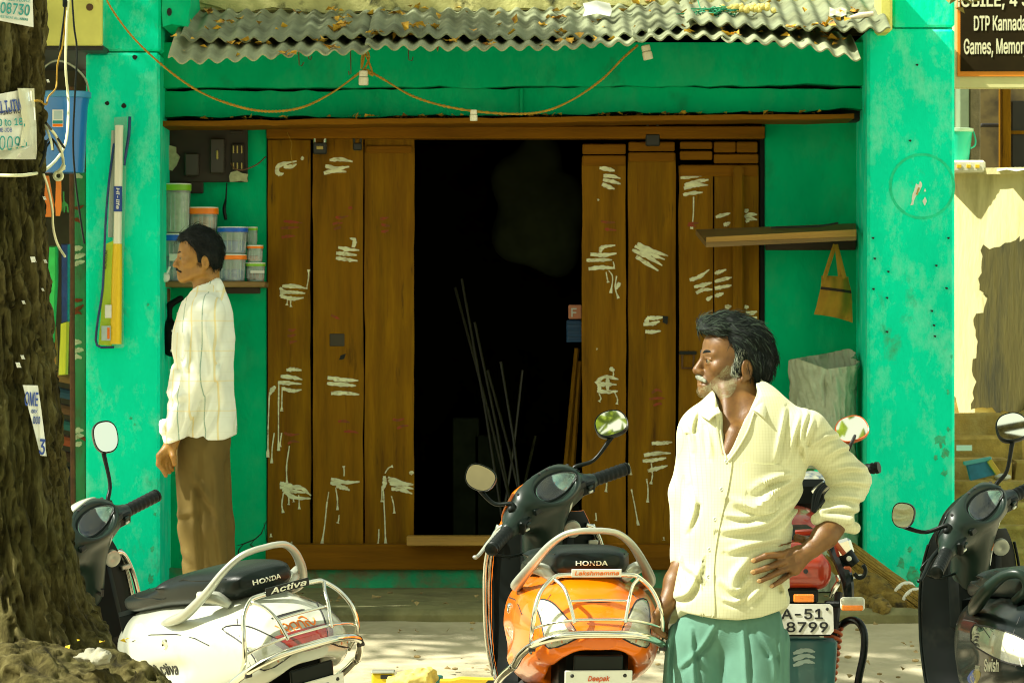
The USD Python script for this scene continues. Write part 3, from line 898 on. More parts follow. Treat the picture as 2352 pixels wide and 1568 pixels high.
gr = []
rg = np.random.default_rng(77)
for _ in range(420):
    x, y = rg.uniform(-1.4, 2.3), rg.uniform(12.6, 16.3)
    z_ = ground_z(y) + 0.012 if y < 15.42 else 0.356
    if rg.random() < 0.45:
        gr.append(leaf_mesh(np.array([x, y, z_ + 0.008]), rg.uniform(0.012, 0.035), rg))
    else:
        m_ = trimesh.creation.icosphere(0, rg.uniform(0.003, 0.012))
        gr.append((np.asarray(m_.vertices) * [1.3, 1, 0.6] + [x, y, z_ + 0.002], np.asarray(m_.faces)))
solo('ground_litter', 'grit and dry leaf bits strewn over the ground before the shop', 'litter', cat(gr), mat('grit', (0.30, 0.22, 0.09), 0.9, var=0.6, vs=20), False, kind='stuff')

# little things lying on the roof
P0 = W(1370, 42, 16.02)
scr = sheet(np.array([[P0 + [0.055 * i + 0.01 * (j % 2), 0.02 * j, 0.018 + 0.028 * j - 0.012 * (i % 2)] for j in range(3)] for i in range(-1, 2)])[:, ::-1], 0.002)
solo('paper_scrap', 'crumpled white paper scrap lying on the roof sheets', 'paper', scr, m_paper, False)
tw = []
for i in range(26):
    c = W(1640, 40, 15.98) + [0, 0, 0.02]
    p = [c + rng.normal(size=3) * [0.05, 0.03, 0.012] for _ in range(4)]
    tw.append(tube(p, 0.0022, 5, sub=4))
tw.append(tube([W(1600, -8, 16.1), W(1612, 24, 16.0), W(1640, 40, 15.98)], 0.0025, 5, sub=4))
solo('plastic_twine', 'tangle of green plastic twine on the roof', 'twine', cat(tw), mat('green_twine', (0.01, 0.22, 0.10), 0.5), True)
fl = []
for i in range(46):
    c = W(1695 + rng.normal() * 26 + (i % 2) * 40, 26 + rng.normal() * 4, 15.98) + [0, 0, 0.012]
    fl.append(xf(trimesh.creation.icosphere(1, 0.008 + 0.007 * rng.random()), axrot(rng.normal(size=3), 2), c))
solo('flower_heap', 'small heap of faded yellow flowers on the roof sheets', 'flowers', cat(fl), mat('faded_flower', (0.70, 0.58, 0.16), 0.8, var=0.3, vs=40), True)
solo('plastic_tube', 'white and orange plastic tube lying at the right end of the roof', 'tube', tube([W(1952, 47, 15.9) + [0, 0, 0.01], W(1975, 42, 15.9) + [0, 0, 0.01], W(2006, 37, 15.9) + [0, 0, 0.01]], [0.006, 0.013, 0.009], 10), mat('tube_plastic', (0.72, 0.62, 0.44), 0.4, spots=(0.7, 0.2, 0.03), ss=14, cover=0.4), True)
bag = sheet(np.array([[W(1905 + 13 * i, 46 - 5 * ((i + j) % 2) - 6 * j, 15.92 + 0.03 * j) + [0, 0, 0.012] for j in range(4)] for i in range(4)]), 0.002)
solo('plastic_pouch', 'crumpled clear plastic pouch on the roof beside the tube', 'pouch', bag, mat('pouch_plastic', (0.5, 0.52, 0.34), 0.3), False)

# hooks under the eave
for k, (x, y) in enumerate([(686, 122), (805, 122), (938, 122), (1490, 118), (708, 124)]):
    h = (28, 48, 16, 16, 12)[k]
    c = W(x, y, 16.2)
    e = h * 16.2 / FPX
    solo('wire_hook', ('thin wire hook hanging under the left of the eave', 'long straight wire hook left of the first bulb holder', 'short wire hook right of the first bulb holder', 'short wire hook beside the bulb holder at the right', 'curled wire end beside the left wire hook')[k], 'hook',
         tube([c + [0, 0, 0.02], c, c + [0.002, 0, -e], c + [(0.012, -0.006, 0.014, -0.006, 0.01)[k], 0, -e - 0.004], c + [(0.022, -0.008, 0.02, -0.008, 0.014)[k], 0, -e + 0.012]], 0.0022, 5), m_rust, True)
# ------------------------------------------------------------------ plank shutters with daubed paint marks
def z1(p):
    return [(602.1 + 0.6597 * x, 301 + 0.6597 * y) for x, y in p]


def z3(p):
    return [(1317.1 + 0.6 * x, 301 + 0.6 * y) for x, y in p]


def stroke(pts, d, w=0.010, seed=0, drip=False):
    """A daub of paint: a thin raised ribbon with a ragged, tapering outline."""
    r = np.random.default_rng(seed)
    p = Wl(pts, d)[:, [0, 2]]
    if len(p) == 2:
        p = np.array([p[0], p[0] * 0.5 + p[1] * 0.5 + r.normal(size=2) * 0.004, p[1]])
    p = smooth_path(np.column_stack([p, 0 * p[:, 0]]), 6)[:, :2]
    n = len(p)
    t = np.linspace(0, 1, n)
    T = np.gradient(p, axis=0)
    T /= np.linalg.norm(T, axis=1)[:, None] + 1e-9
    N = np.stack([-T[:, 1], T[:, 0]], 1)
    if drip:
        ww = w * (0.35 + 0.25 * r.random(n) + 0.9 * np.exp(-((t - 0.97) / 0.08) ** 2))
    else:
        ww = w * (0.55 + 0.6 * np.sin(PI * np.clip(t * 0.8 + 0.12, 0, 1))) * (0.75 + 0.5 * r.random(n)) * (1 - 0.55 * t ** 3)
    poly = np.vstack([p + N * ww[:, None], (p - N * ww[:, None] * (0.8 + 0.3 * r.random(n))[:, None])[::-1]])
    return prism(poly, ([0, d + 0.001, 0], [1, 0, 0], [0, 0, 1]), 0.0022 + 0.00017 * (seed % 17))


DPL = 16.66
left = thing('plank_shutter', 'brown wooden plank shutter of three boards left of the dark doorway', 'shutter', W(782, 1250, DPL), group=None)
right = thing('plank_shutter', 'brown wooden plank shutter right of the dark doorway with cross battens and a bolt', 'shutter', W(1545, 1250, DPL))


def plank(t, x0, y0, x1, y1, d, m, th=0.035, seed=0, label=None):
    r = np.random.default_rng(seed)
    p = Wl([(x0, y0), (x0, y1), (x1, y1), (x1, y0)], d)[:, [0, 2]]
    return part(t, 'plank', prism(ragged(p, 0.0012, 0.09, seed), ([0, d + th, 0], [1, 0, 0], [0, 0, 1]), th), m, 25, label)


L1 = plank(left, 615, 322, 713, 1252, DPL + 0.012, m_wood2, seed=1)
L2 = plank(left, 719, 318, 834, 1252, DPL, m_wood, seed=2)
L3 = plank(left, 838, 318, 951, 1252, DPL + 0.006, m_wood2, seed=3)
part(left, 'batten', slab(840, 335, 946, 352, DPL - 0.006, 0.02, 0.003), m_woodh)
R1 = plank(right, 1337, 360, 1437, 1252, DPL, m_wood, seed=4)
R2 = plank(right, 1443, 352, 1551, 1252, DPL + 0.008, m_wood2, seed=5)
R3 = plank(right, 1559, 381, 1638, 1252, DPL, m_wood, seed=6)
R4 = plank(right, 1641, 381, 1742, 1252, DPL + 0.004, m_wood2, seed=7)
for x0, y0, x1, y1 in [(1338, 331, 1437, 354), (1338, 357, 1437, 381), (1444, 326, 1550, 347), (1444, 350, 1550, 371), (1562, 326, 1636, 342), (1562, 347, 1636, 367), (1640, 326, 1690, 350), (1692, 326, 1740, 350), (1640, 354, 1742, 375), (1562, 379, 1742, 405)]:
    part(right, 'batten', slab(x0, y0, x1, y1, DPL - 0.007, 0.03, 0.004), m_woodh)
bolt = part(right, 'bolt_bar', slab(1684, 392, 1709, 745, DPL - 0.028, 0.03, 0.008), m_wood2, label='upright wooden bolt bar on the right shutter')
part(bolt, 'bolt_top', lathe([(0.022, 0), (0.022, 0.03)], 14, rotx(PI / 2), W(1696, 394, DPL)), m_wood2)
part(right, 'hasp', tube(Wl([(1567, 815), (1567, 845), (1592, 845), (1594, 815)], DPL - 0.008), 0.005, 6), m_rust)
part(right, 'hasp', slab(1560, 806, 1600, 814, DPL - 0.012, 0.012, 0.002), m_hole)
part(left, 'lock_plate', slab(757, 766, 791, 795, DPL - 0.004, 0.006, 0.004), mat('grimy_plate', (0.035, 0.028, 0.012), 0.7))
part(left, 'knot', rslab([(782, 816), (795, 812), (790, 824), (778, 826)], DPL - 0.0025, 0.002, 0.001, 0.008), m_hole)
part(right, 'knot', rslab([(1522, 725), (1535, 727), (1532, 745), (1522, 740)], DPL - 0.0005, 0.002, 0.001, 0.008), m_hole)

MK = {
 'L1': [[(50, 140), (75, 148)], [(50, 150), (60, 120), (120, 105)], [(75, 125), (120, 115)], [(135, 94), (139, 102)],
        [(70, 540), (155, 548)], [(62, 560), (150, 565)], [(65, 575), (145, 580)], [(62, 545), (62, 575)], [(155, 550), (162, 482), 'd'], [(88, 580), (86, 606), 'd'], [(100, 580), (100, 612), 'd'],
        [(85, 832), (137, 832)], [(65, 853), (140, 865)], [(55, 875), (137, 880)], [(70, 895), (137, 900)], [(58, 880), (57, 1000), (57, 1112), 'd'], [(70, 890), (68, 975), 'd'], [(46, 888), (25, 920)], [(25, 920), (21, 1030), (20, 1135), 'd'], [(42, 1050), (33, 1155), 'd'], [(68, 1050), (62, 1098), 'd'],
        [(95, 1095), (87, 1235), 'd'], [(62, 1240), (130, 1240), (170, 1268)], [(62, 1225), (105, 1230)], [(75, 1255), (170, 1278)], [(70, 1248), (150, 1258)], [(75, 1255), (73, 1328), 'd'], [(92, 1265), (92, 1300), 'd'], [(108, 1265), (110, 1290), 'd'], [(127, 1265), (129, 1315), 'd'], [(30, 1400), (31, 1412), 'd'], [(102, 1428), (103, 1446), 'd']],
 'L2': [[(235, 102), (315, 107)], [(220, 122), (303, 124)], [(215, 147), (293, 142)], [(265, 405), (338, 415)], [(258, 425), (330, 432)], [(257, 442), (332, 452)], [(318, 405), (322, 380), (305, 373)],
        [(228, 858), (335, 868)], [(226, 878), (327, 886)], [(240, 912), (338, 917)], [(240, 1210), (290, 1222), (340, 1220)], [(238, 1222), (275, 1230)], [(258, 1235), (305, 1250)], [(256, 1240), (262, 1318), 'd'], [(285, 1200), (284, 1165), 'd'],
        [(232, 1255), (225, 1300), (218, 1370), (207, 1442), 'd'], [(268, 1335), (263, 1364), 'd'], [(310, 1438), (311, 1443), 'd']],
 'L3': [[(428, 1190), (440, 1172), (455, 1166), 'd'], [(425, 1200), (420, 1250)], [(438, 1205), (490, 1225), (527, 1230)], [(445, 1225), (527, 1245)], [(450, 1245), (523, 1262)], [(440, 1212), (470, 1235)], [(422, 1250), (427, 1350), (430, 1440), 'd'], [(450, 1270), (460, 1330), 'd'], [(406, 1385), (403, 1440), 'd'], [(512, 1190), (528, 1188)], [(418, 1235), (417, 1290), 'd'], [(497, 1440), (500, 1445), 'd']],
 'R1': [[(100, 142), (158, 153)], [(115, 172), (180, 182)], [(113, 187), (180, 203)], [(110, 203), (158, 222)], [(102, 464), (112, 445), (160, 437)], [(65, 472), (165, 468)], [(50, 495), (148, 493)], [(58, 528), (158, 525)], [(152, 500), (154, 526), 'd'], [(135, 533), (150, 560), (143, 620), 'd'], [(125, 540), (133, 580), 'd'], [(165, 555), (160, 600), (172, 640), 'd'], [(177, 580), (163, 606)],
        [(85, 965), (120, 940), (172, 950)], [(90, 970), (165, 970)], [(90, 995), (170, 995)], [(95, 950), (98, 1002)], [(130, 942), (130, 1000)], [(98, 1005), (98, 1035), 'd'], [(158, 1000), (166, 1045), 'd'], [(140, 905), (158, 915)], [(150, 915), (150, 945), 'd'], [(120, 1318), (178, 1312)], [(125, 1325), (124, 1380), 'd'], [(85, 1460), (86, 1490), 'd'], [(95, 260), (96, 262), 'd'], [(90, 830), (91, 836), 'd']],
 'R2': [[(245, 430), (362, 478)], [(235, 440), (350, 492)], [(225, 455), (340, 515)], [(240, 480), (325, 535)], [(250, 440), (300, 490)], [(282, 715), (345, 712)], [(268, 740), (330, 728)], [(275, 768), (335, 765)], [(285, 716), (275, 742)],
        [(300, 1195), (378, 1190)], [(270, 1240), (373, 1232)], [(265, 1262), (355, 1250)], [(285, 1300), (360, 1280)], [(298, 1270), (296, 1350), 'd'], [(280, 1330), (284, 1420), 'd'], [(374, 1370), (376, 1415), 'd'], [(210, 1270), (220, 1315), 'd'], [(222, 1370), (236, 1440), (248, 1508), 'd'], [(345, 1552), (346, 1565), 'd']],
 'R3': [[(410, 180), (495, 170)], [(425, 207), (517, 187)], [(423, 220), (515, 207)], [(420, 245), (495, 235)], [(460, 252), (452, 375), 'd'], [(445, 570), (520, 530)], [(462, 597), (530, 580)], [(470, 620), (532, 606)], [(510, 638), (532, 632)]],
 'R4': [[(545, 330), (600, 315)], [(575, 360), (600, 350)], [(655, 305), (670, 300)], [(655, 330), (703, 320)], [(660, 348), (703, 340)], [(541, 545), (585, 530)], [(541, 577), (607, 560)], [(541, 602), (605, 590)], [(541, 632), (575, 620)], [(580, 672), (605, 670)], [(655, 672), (668, 668)], [(660, 695), (703, 690)], [(665, 718), (703, 712)]]}
RED = {'L1': [[(75, 314), (140, 320)], [(65, 338), (128, 335)], [(68, 370), (115, 365)], [(90, 690), (118, 688)], [(88, 712), (120, 708)], [(95, 735), (122, 730)], [(75, 1050), (130, 1054)], [(90, 1088), (130, 1082)]],
       'L2': [[(255, 300), (300, 295)], [(245, 325), (280, 320)], [(250, 342), (275, 338)], [(240, 640), (270, 655)], [(265, 1010), (305, 1014)], [(285, 1045), (335, 1050)], [(300, 268), (306, 272)]],
       'L3': [[(410, 305), (440, 300)], [(415, 325), (445, 330)], [(415, 350), (440, 345)], [(455, 1003), (495, 1000)], [(470, 1035), (510, 1025)]],
       'R1': [[(105, 345), (160, 350)], [(120, 375), (165, 380)]], 'R2': [[(300, 1003), (340, 998)], [(290, 1025), (350, 1022)], [(305, 1050), (340, 1045)]], 'R3': [[(440, 355), (480, 352)], [(436, 362), (470, 366)]]}
PLK = {'L1': (L1, DPL + 0.012, z1), 'L2': (L2, DPL, z1), 'L3': (L3, DPL + 0.006, z1), 'R1': (R1, DPL, z3), 'R2': (R2, DPL + 0.008, z3), 'R3': (R3, DPL, z3), 'R4': (R4, DPL + 0.004, z3)}
sd = 100
for key, (pk, d, tr) in PLK.items():
    for s in MK[key]:
        sd += 1
        drip = s[-1] == 'd'
        part(pk, 'paint_mark', stroke(tr([q for q in s if q != 'd']), d, 0.0052 if drip else 0.0080, sd, drip), m_mark, 25)
    for s in RED.get(key, []):
        sd += 1
        part(pk, 'red_mark', stroke(tr(s), d, 0.0055, sd), m_redmark, 25)
for s in edge_marks:
    sd += 1
    part(shop, 'paint_mark', stroke(s, DP + 0.1, 0.010, sd), m_mark, 25)
for s in [[(170, 690), (190, 688)], [(170, 712), (192, 700)], [(172, 720), (188, 722)], [(172, 478), (192, 472)], [(172, 505), (186, 512)], [(180, 1000), (196, 1012)]]:
    sd += 1
    part(shop, 'red_mark', stroke(s, DP + 0.1 - 0.001, 0.007, sd), m_redmark, 25)

# padlocks
def padlock(x, y, w, label, mbody=m_lock, brass=False):
    d = DPL - 0.05
    s = d / FPX
    c = W(x, y, d)
    t = thing('padlock', label, 'padlock', c, group=None)
    part(t, 'lock_body', cboxc(c, [w * s / 2, 0.014, w * s * 0.42], b=0.005), mbody)
    h = w * s
    part(t, 'shackle', tube([c + [-h * 0.36, 0, h * 0.4], c + [-h * 0.36, 0, h * 0.95], c + [-h * 0.2, 0, h * 1.22], c + [h * 0.2, 0, h * 1.22], c + [h * 0.36, 0, h * 0.95], c + [h * 0.36, 0, h * 0.4]], 0.0055, 8, sub=4), m_chrome if brass else m_lock)
    if brass:
        part(t, 'name_plate', cboxc(c + [0, -0.0145, 0.002], [h * 0.24, 0.002, h * 0.12], b=0.001), m_brass)


padlock(735, 341, 32, 'black padlock with a brass plate hanging on the left shutter', brass=True)
padlock(821, 337, 21, 'smaller black padlock right of the one with a brass plate')
padlock(1499, 322, 33, 'large black padlock hanging on the right shutter')

# inside the doorway
stk = thing('stick_bundle', 'bundle of bamboo sticks leaning in the dark doorway', 'sticks', W(1160, 1240, 17.3))
m_stick = mat('bamboo_stick', (0.022, 0.024, 0.008), 0.35, var=0.4, vs=14)
for a, b in [((1045, 660), (1190, 1230)), ((1090, 740), (1185, 1230)), ((1150, 830), (1200, 1180)), ((1120, 850), (1210, 1210)), ((1200, 850), (1150, 1220)), ((1060, 640), (1160, 1235)), ((1230, 1000), (1170, 1230))]:
    part(stk, 'stick', tube([W(*a, 17.3), W((a[0] + b[0]) / 2 + 4, (a[1] + b[1]) / 2, 17.28), W(*b, 17.2)], 0.0065, 6), m_stick)
for k, (a, b) in enumerate([((1325, 800), (1285, 1225)), ((1332, 830), (1305, 1225)), ((1318, 900), (1296, 1225))]):
    solo('leaning_stick', ('brown stick leaning inside the doorway at its right edge', 'second brown stick from the right edge inside the doorway', 'shortest brown stick leaning inside the doorway at the right')[k], 'stick', tube([W(*a, 16.95), W(*b, 16.85)], 0.011, 6), m_wood2)
_k = thing('carton', 'small orange carton with a letter F at the right edge of the dark doorway', 'carton', W(1320, 732, 17.0))
part(_k, 'carton_body', slab(1306, 700, 1336, 732, 17.0, 0.1), mat('orange_carton', (0.62, 0.25, 0.13), 0.7))
part(_k, 'printed_letter', lettering('F', W(1312, 727, 16.998), (1, 0, 0), (0, 0, 1), 0.036, depth=0.0012), m_paper)
_c = thing('crate', 'blue plastic crate under the orange carton inside the doorway', 'crate', W(1320, 785, 17.0))
part(_c, 'crate_body', slab(1302, 735, 1336, 786, 17.02, 0.16), mat('blue_crate', (0.02, 0.08, 0.18), 0.5))
for y in (742, 756, 770, 783):
    part(_c, 'rim', slab(1301, y - 2, 1337, y + 2, 17.005, 0.02, 0.002), mat('blue_crate', (0.02, 0.08, 0.18), 0.5))
F = Field(W(1110, 640, 17.6) - 0.3, W(1330, 330, 17.6) + 0.3, 0.02)
for x, y, r in [(1190, 420, 0.12), (1240, 520, 0.16), (1290, 470, 0.12), (1180, 540, 0.10), (1280, 580, 0.10), (1240, 360, 0.10)]:
    F.add(ell(W(x, y, 17.6), (r, r * 0.8, r * 1.15)), 0.06)
F.displace(lambda X: 0.03 * (meshkit.fbm(X * 7, 3, 4) - 0.5), 0.08)
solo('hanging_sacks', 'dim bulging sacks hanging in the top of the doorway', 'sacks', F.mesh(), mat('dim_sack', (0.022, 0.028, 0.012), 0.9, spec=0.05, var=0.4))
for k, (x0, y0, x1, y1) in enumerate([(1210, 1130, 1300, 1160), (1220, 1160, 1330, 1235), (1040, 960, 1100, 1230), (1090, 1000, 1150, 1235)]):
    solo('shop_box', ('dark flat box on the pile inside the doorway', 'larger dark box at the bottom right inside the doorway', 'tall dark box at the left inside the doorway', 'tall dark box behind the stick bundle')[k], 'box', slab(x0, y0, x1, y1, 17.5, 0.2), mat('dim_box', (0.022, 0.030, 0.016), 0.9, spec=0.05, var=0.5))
# ------------------------------------------------------------------ shelf with jars, meter board (left of the door)
shelf = thing('wall_shelf', 'narrow wooden shelf holding plastic jars left of the door', 'shelf', W(485, 655, 16.5))
part(shelf, 'board', slab(362, 646, 608, 659, 16.42, 0.26, 0.004), m_shelf)
part(shelf, 'bracket', slab(492, 659, 595, 674, 16.55, 0.10, 0.004), m_shelfdark)
part(shelf, 'bracket', slab(364, 660, 384, 702, 16.50, 0.16, 0.004), mat('bracket_wood', (0.16, 0.07, 0.012), 0.7))

m_jar = clear_plastic('jar_plastic', (0.80, 0.88, 0.84), 0.10, 0.22)
m_lidwhite = mat('lid_white', (0.78, 0.82, 0.74), 0.4, var=0.05)
LID = {'green': (0.20, 0.50, 0.01), 'orange': (0.90, 0.21, 0.001), 'blue': (0.002, 0.11, 0.60)}
JBASE = 646


def jar(x0, x1, y0, y1, d, lid, label, fill=None, fillc=None, tag=False, corner=0.35):
    """A jar standing between survey rows y0 (lid top) and y1 (foot)."""
    s = d / FPX
    w, h = (x1 - x0) * s / 2, (y1 - y0) * s
    c = W((x0 + x1) / 2, y1, d)
    t = thing('plastic_jar', label, 'jar', c)
    a = np.arange(28) * 2 * PI / 28

    def ring(r, z):
        ca, sa = np.cos(a), np.sin(a)
        e = 0.82
        return np.stack([c[0] + r * np.sign(ca) * np.abs(ca) ** e, c[1] + r * np.sign(sa) * np.abs(sa) ** e, np.full(28, c[2] + z)], 1)
    lh = min(0.030, h * 0.2)
    part(t, 'jar_body', loft([ring(w * 0.80, 0.0), ring(w * 0.86, 0.004), ring(w * 0.90, h * 0.5), ring(w * 0.94, h - lh)]), m_jar, 40)
    m = mat('lid_' + lid, LID[lid], 0.4, var=0.08)
    part(t, 'lid', loft([ring(w * 0.97, h - lh), ring(w, h - lh + 0.002), ring(w, h - 0.006), ring(w * 0.98, h - 0.005)]), m, 40)
    part(t, 'lid_top', loft([ring(w * 0.98, h - 0.005), ring(w * 0.985, h - 0.001), ring(w * 0.9, h)]), m_lidwhite, 40)
    for k in range(9):      # moulded ribs
        i = 14 + int(k * 14 / 9)
        q = ring(w * 0.91, 0)[i]
        part(t, 'rib', tube([q + [0, 0, 0.012], q + [0, 0, h - lh - 0.01]], 0.0022, 5), m_jar)
    if fill:
        part(t, 'contents', loft([ring(w * 0.77, 0.006), ring(w * 0.84, h * fill), ring(w * 0.6, h * fill + 0.006)]), mat('jar_fill_' + label.split()[0], fillc, 0.7, var=0.4, vs=30, spots=(0.7, 0.7, 0.6), ss=22, cover=0.4), 40)
    if tag:
        part(t, 'paper_tag', slab((x0 + x1) / 2 - 12, y0 + (y1 - y0) * 0.42, (x0 + x1) / 2 + 20, y0 + (y1 - y0) * 0.57, d - w - 0.006, 0.004, 0.001), m_paper)
    return t


jar(369, 440, 422, 536, 16.52, 'green', 'tall jar with green lid, topmost at the left of the shelf', 0.8, (0.36, 0.55, 0.30))
jar(367, 434, 537, JBASE, 16.52, 'blue', 'large jar with blue lid under the tall green lidded jar', 0.5, (0.04, 0.20, 0.36), tag=True)
jar(432, 502, 476, 560, 16.56, 'orange', 'jar with orange lid standing second from the left above the man', 0.7, (0.66, 0.36, 0.20))
jar(430, 500, 561, JBASE, 16.56, 'blue', 'jar hidden behind the head of the man on the shelf')
jar(499, 570, 521, 583, 16.52, 'blue', 'squat jar with blue lid on the orange lidded jar', 0.45, (0.02, 0.14, 0.40))
jar(498, 567, 584, JBASE, 16.52, 'orange', 'squat jar with orange lid standing on the shelf at its middle', 0.4, (0.62, 0.24, 0.16))
jar(566, 592, 521, 562, 16.60, 'green', 'small slim jar with green lid behind the squat blue lidded jar')
jar(566, 605, 563, 602, 16.54, 'orange', 'small jar with orange lid at the right end of the shelf', 0.3, (0.5, 0.2, 0.1))
jar(564, 610, 603, JBASE, 16.54, 'green', 'small jar half hidden with green base at the right end of the shelf', 0.35, (0.16, 0.36, 0.03), tag=True)
solo('plastic_scoop', 'white plastic scoop hanging before the large blue lidded jar', 'scoop', cat([xf(trimesh.creation.icosphere(2, 0.021), None, W(379, 637, 16.36)), tube([W(382, 631, 16.36), W(390, 612, 16.36)], 0.005, 6)]), m_lidwhite, True)

board = thing('meter_board', 'dark wooden electric meter board on the wall above the jars', 'meter board', W(470, 430, 16.66))
m_board = mat('sooty_board', (0.020, 0.016, 0.008), 0.7, var=0.5, spots=(0.07, 0.06, 0.025), ss=10, cover=0.2)
part(board, 'backboard', slab(372, 292, 568, 418, 16.62, 0.05, 0.004), m_board)
part(board, 'backboard', slab(372, 395, 466, 444, 16.63, 0.04, 0.004), m_board)
part(board, 'fuse_box', slab(424, 352, 456, 404, 16.585, 0.035, 0.005), mat('fuse_black', (0.030, 0.026, 0.016), 0.4))
part(board, 'switch_box', slab(482, 318, 515, 398, 16.59, 0.03, 0.005), mat('fuse_black', (0.030, 0.026, 0.016), 0.4))
part(board, 'switch_lever', slab(496, 345, 501, 366, 16.575, 0.02, 0.003), m_brass)
part(board, 'socket_plate', slab(530, 330, 560, 392, 16.60, 0.02, 0.005), m_board)
for x in (536, 545, 555):
    for y0, y1 in ((335, 352), (374, 388)):
        part(board, 'contact', slab(x - 1.5, y0, x + 1.5, y1, 16.594, 0.008, 0.001), m_brass)
part(board, 'cover_plate', slab(528, 300, 558, 308, 16.612, 0.012, 0.002), m_board)
part(shop, 'plaster_patch', rslab([(372, 336), (372, 385), (395, 392), (405, 380), (413, 360), (404, 338), (390, 334)], 16.60, 0.02, 0.003, 0.02, 3), mat('pale_plaster', (0.40, 0.42, 0.24), 0.9, var=0.3, vs=30, bump=0.6))
part(shop, 'plaster_patch', rslab([(526, 405), (530, 396), (545, 392), (556, 398), (569, 400), (569, 418), (528, 418)], 16.598, 0.022, 0.003, 0.015, 4), mat('pale_plaster', (0.40, 0.42, 0.24), 0.9, var=0.3, vs=30, bump=0.6))
solo('electric_wire', 'thin brown wire looping from the meter board to the door frame', 'wire', tube([W(530, 375, 16.58), W(540, 388, 16.56), W(560, 390, 16.56), W(590, 378, 16.56), W(610, 360, 16.6)], 0.003, 6, sub=5), mat('brown_wire', (0.12, 0.05, 0.02), 0.6), True)
solo('dangling_cable', 'black cable end dangling under the meter board', 'cable', tube([W(521, 420, 16.64), W(519, 455, 16.64), W(515, 480, 16.63), W(519, 505, 16.63)], [0.003, 0.004, 0.008, 0.007], 6, sub=4), m_black, True)
solo('thin_wire', 'thin pale wire hanging over the first board of the left shutter', 'wire', tube([W(660, 305, 16.6), W(670, 330, 16.58), W(668, 350, 16.58), W(672, 380, 16.6)], 0.0018, 5, sub=4), m_jute, True)
hat = Field(W(372, 830, 16.3) - 0.05, W(440, 670, 16.3) + [0.05, 0.3, 0.06], 0.008)
hat.add(cone(W(393, 768, 16.42), W(396, 795, 16.42), 0.055, 0.045), 0.02)
hat.add(cone(W(390, 700, 16.42), W(389, 745, 16.42), 0.012, 0.012), 0.02)
hat.add(cone(W(390, 700, 16.42), W(415, 685, 16.42), 0.014, 0.014), 0.01)
solo('hanging_bag', 'black bag hanging by its strap behind the man under the shelf', 'bag', hat.mesh(), m_blackmatte)

# ------------------------------------------------------------------ right of the door: shelf, cloth bag, sack, brooms
s2 = thing('wall_shelf', 'plank shelf jutting from the wall right of the doorway above the cloth bag', 'shelf', W(1780, 545, 16.5))
bd = np.array([W(1598, 527, 16.55), W(1965, 513, 16.66), W(1967, 540, 16.34), W(1622, 556, 16.34)])
part(s2, 'board', hull(np.vstack([bd + [0, 0, 0.0], bd + [0, 0, -0.022]])), m_shelf)
part(s2, 'strip', hull(np.vstack([[W(1622, 545, 16.335), W(1967, 527, 16.335)], [W(1622, 556, 16.335), W(1967, 543, 16.335)], [W(1622, 545, 16.36), W(1967, 527, 16.36)], [W(1622, 556, 16.36), W(1967, 543, 16.36)]])), m_woodpale)
part(s2, 'bracket', slab(1760, 545, 1966, 574, 16.60, 0.08, 0.004), m_shelfdark)
part(s2, 'stick', tube([W(1770, 523, 16.5), W(1880, 520, 16.5), W(1925, 512, 16.52)], 0.004, 6), m_dark)

cb = thing('cloth_bag', 'ochre cloth bag with a dark stripe hanging under the right shelf', 'bag', W(1915, 740, 16.5))
u = np.linspace(0, 1, 15)
v = np.linspace(0, 1, 15)
rows = []
for q in v:
    xl = np.interp(q, [0, 0.3, 0.8, 1], [1887, 1886, 1876, 1870]); xr = np.interp(q, [0, 0.3, 0.9, 1], [1948, 1955, 1958, 1958])
    yt = np.interp(q, [0, 1], [633, 722])
    row = []
    for p in u:
        y = yt + (16 * p * p if q > 0.6 else 6 * p) * (q > 0.05) + 3 * p
        bulge = 0.05 * np.sin(PI * p) * np.sin(PI * min(1, q * 0.9 + 0.1)) * (0.6 + 0.6 * q)
        w = W(xl + (xr - xl) * p, y, 16.50)
        row.append(w + [0, -bulge + 0.006 * np.sin(p * 14 + q * 3), 0])
    rows.append(row)
F_ = np.array(rows)
B_ = F_ * [1, 1, 1]
B_[:, :, 1] = 16.505 + (16.50 - F_[:, :, 1]) * 0.35
part(cb, 'bag_front', sheet(F_[:, ::-1], 0.002), m_jute, 60)
part(cb, 'bag_back', sheet(B_, 0.002), m_jute, 60)
part(cb, 'stripe', sheet((F_[4:6] + [0, -0.004, 0])[:, ::-1], 0.001), mat('dark_stripe', (0.025, 0.014, 0.006), 0.9), 60)
for x0, x1, dd in ((1893, 1918, 0), (1940, 1920, 0), (1930, 1921, 0.03)):
    part(cb, 'strap', tube([W(x0, 640, 16.47 + dd), W((x0 + x1) / 2, 600, 16.47), W(x1, 562, 16.48)], 0.009, 6, sub=3, flat=((0, 1, 0), 0.3)), m_jute)

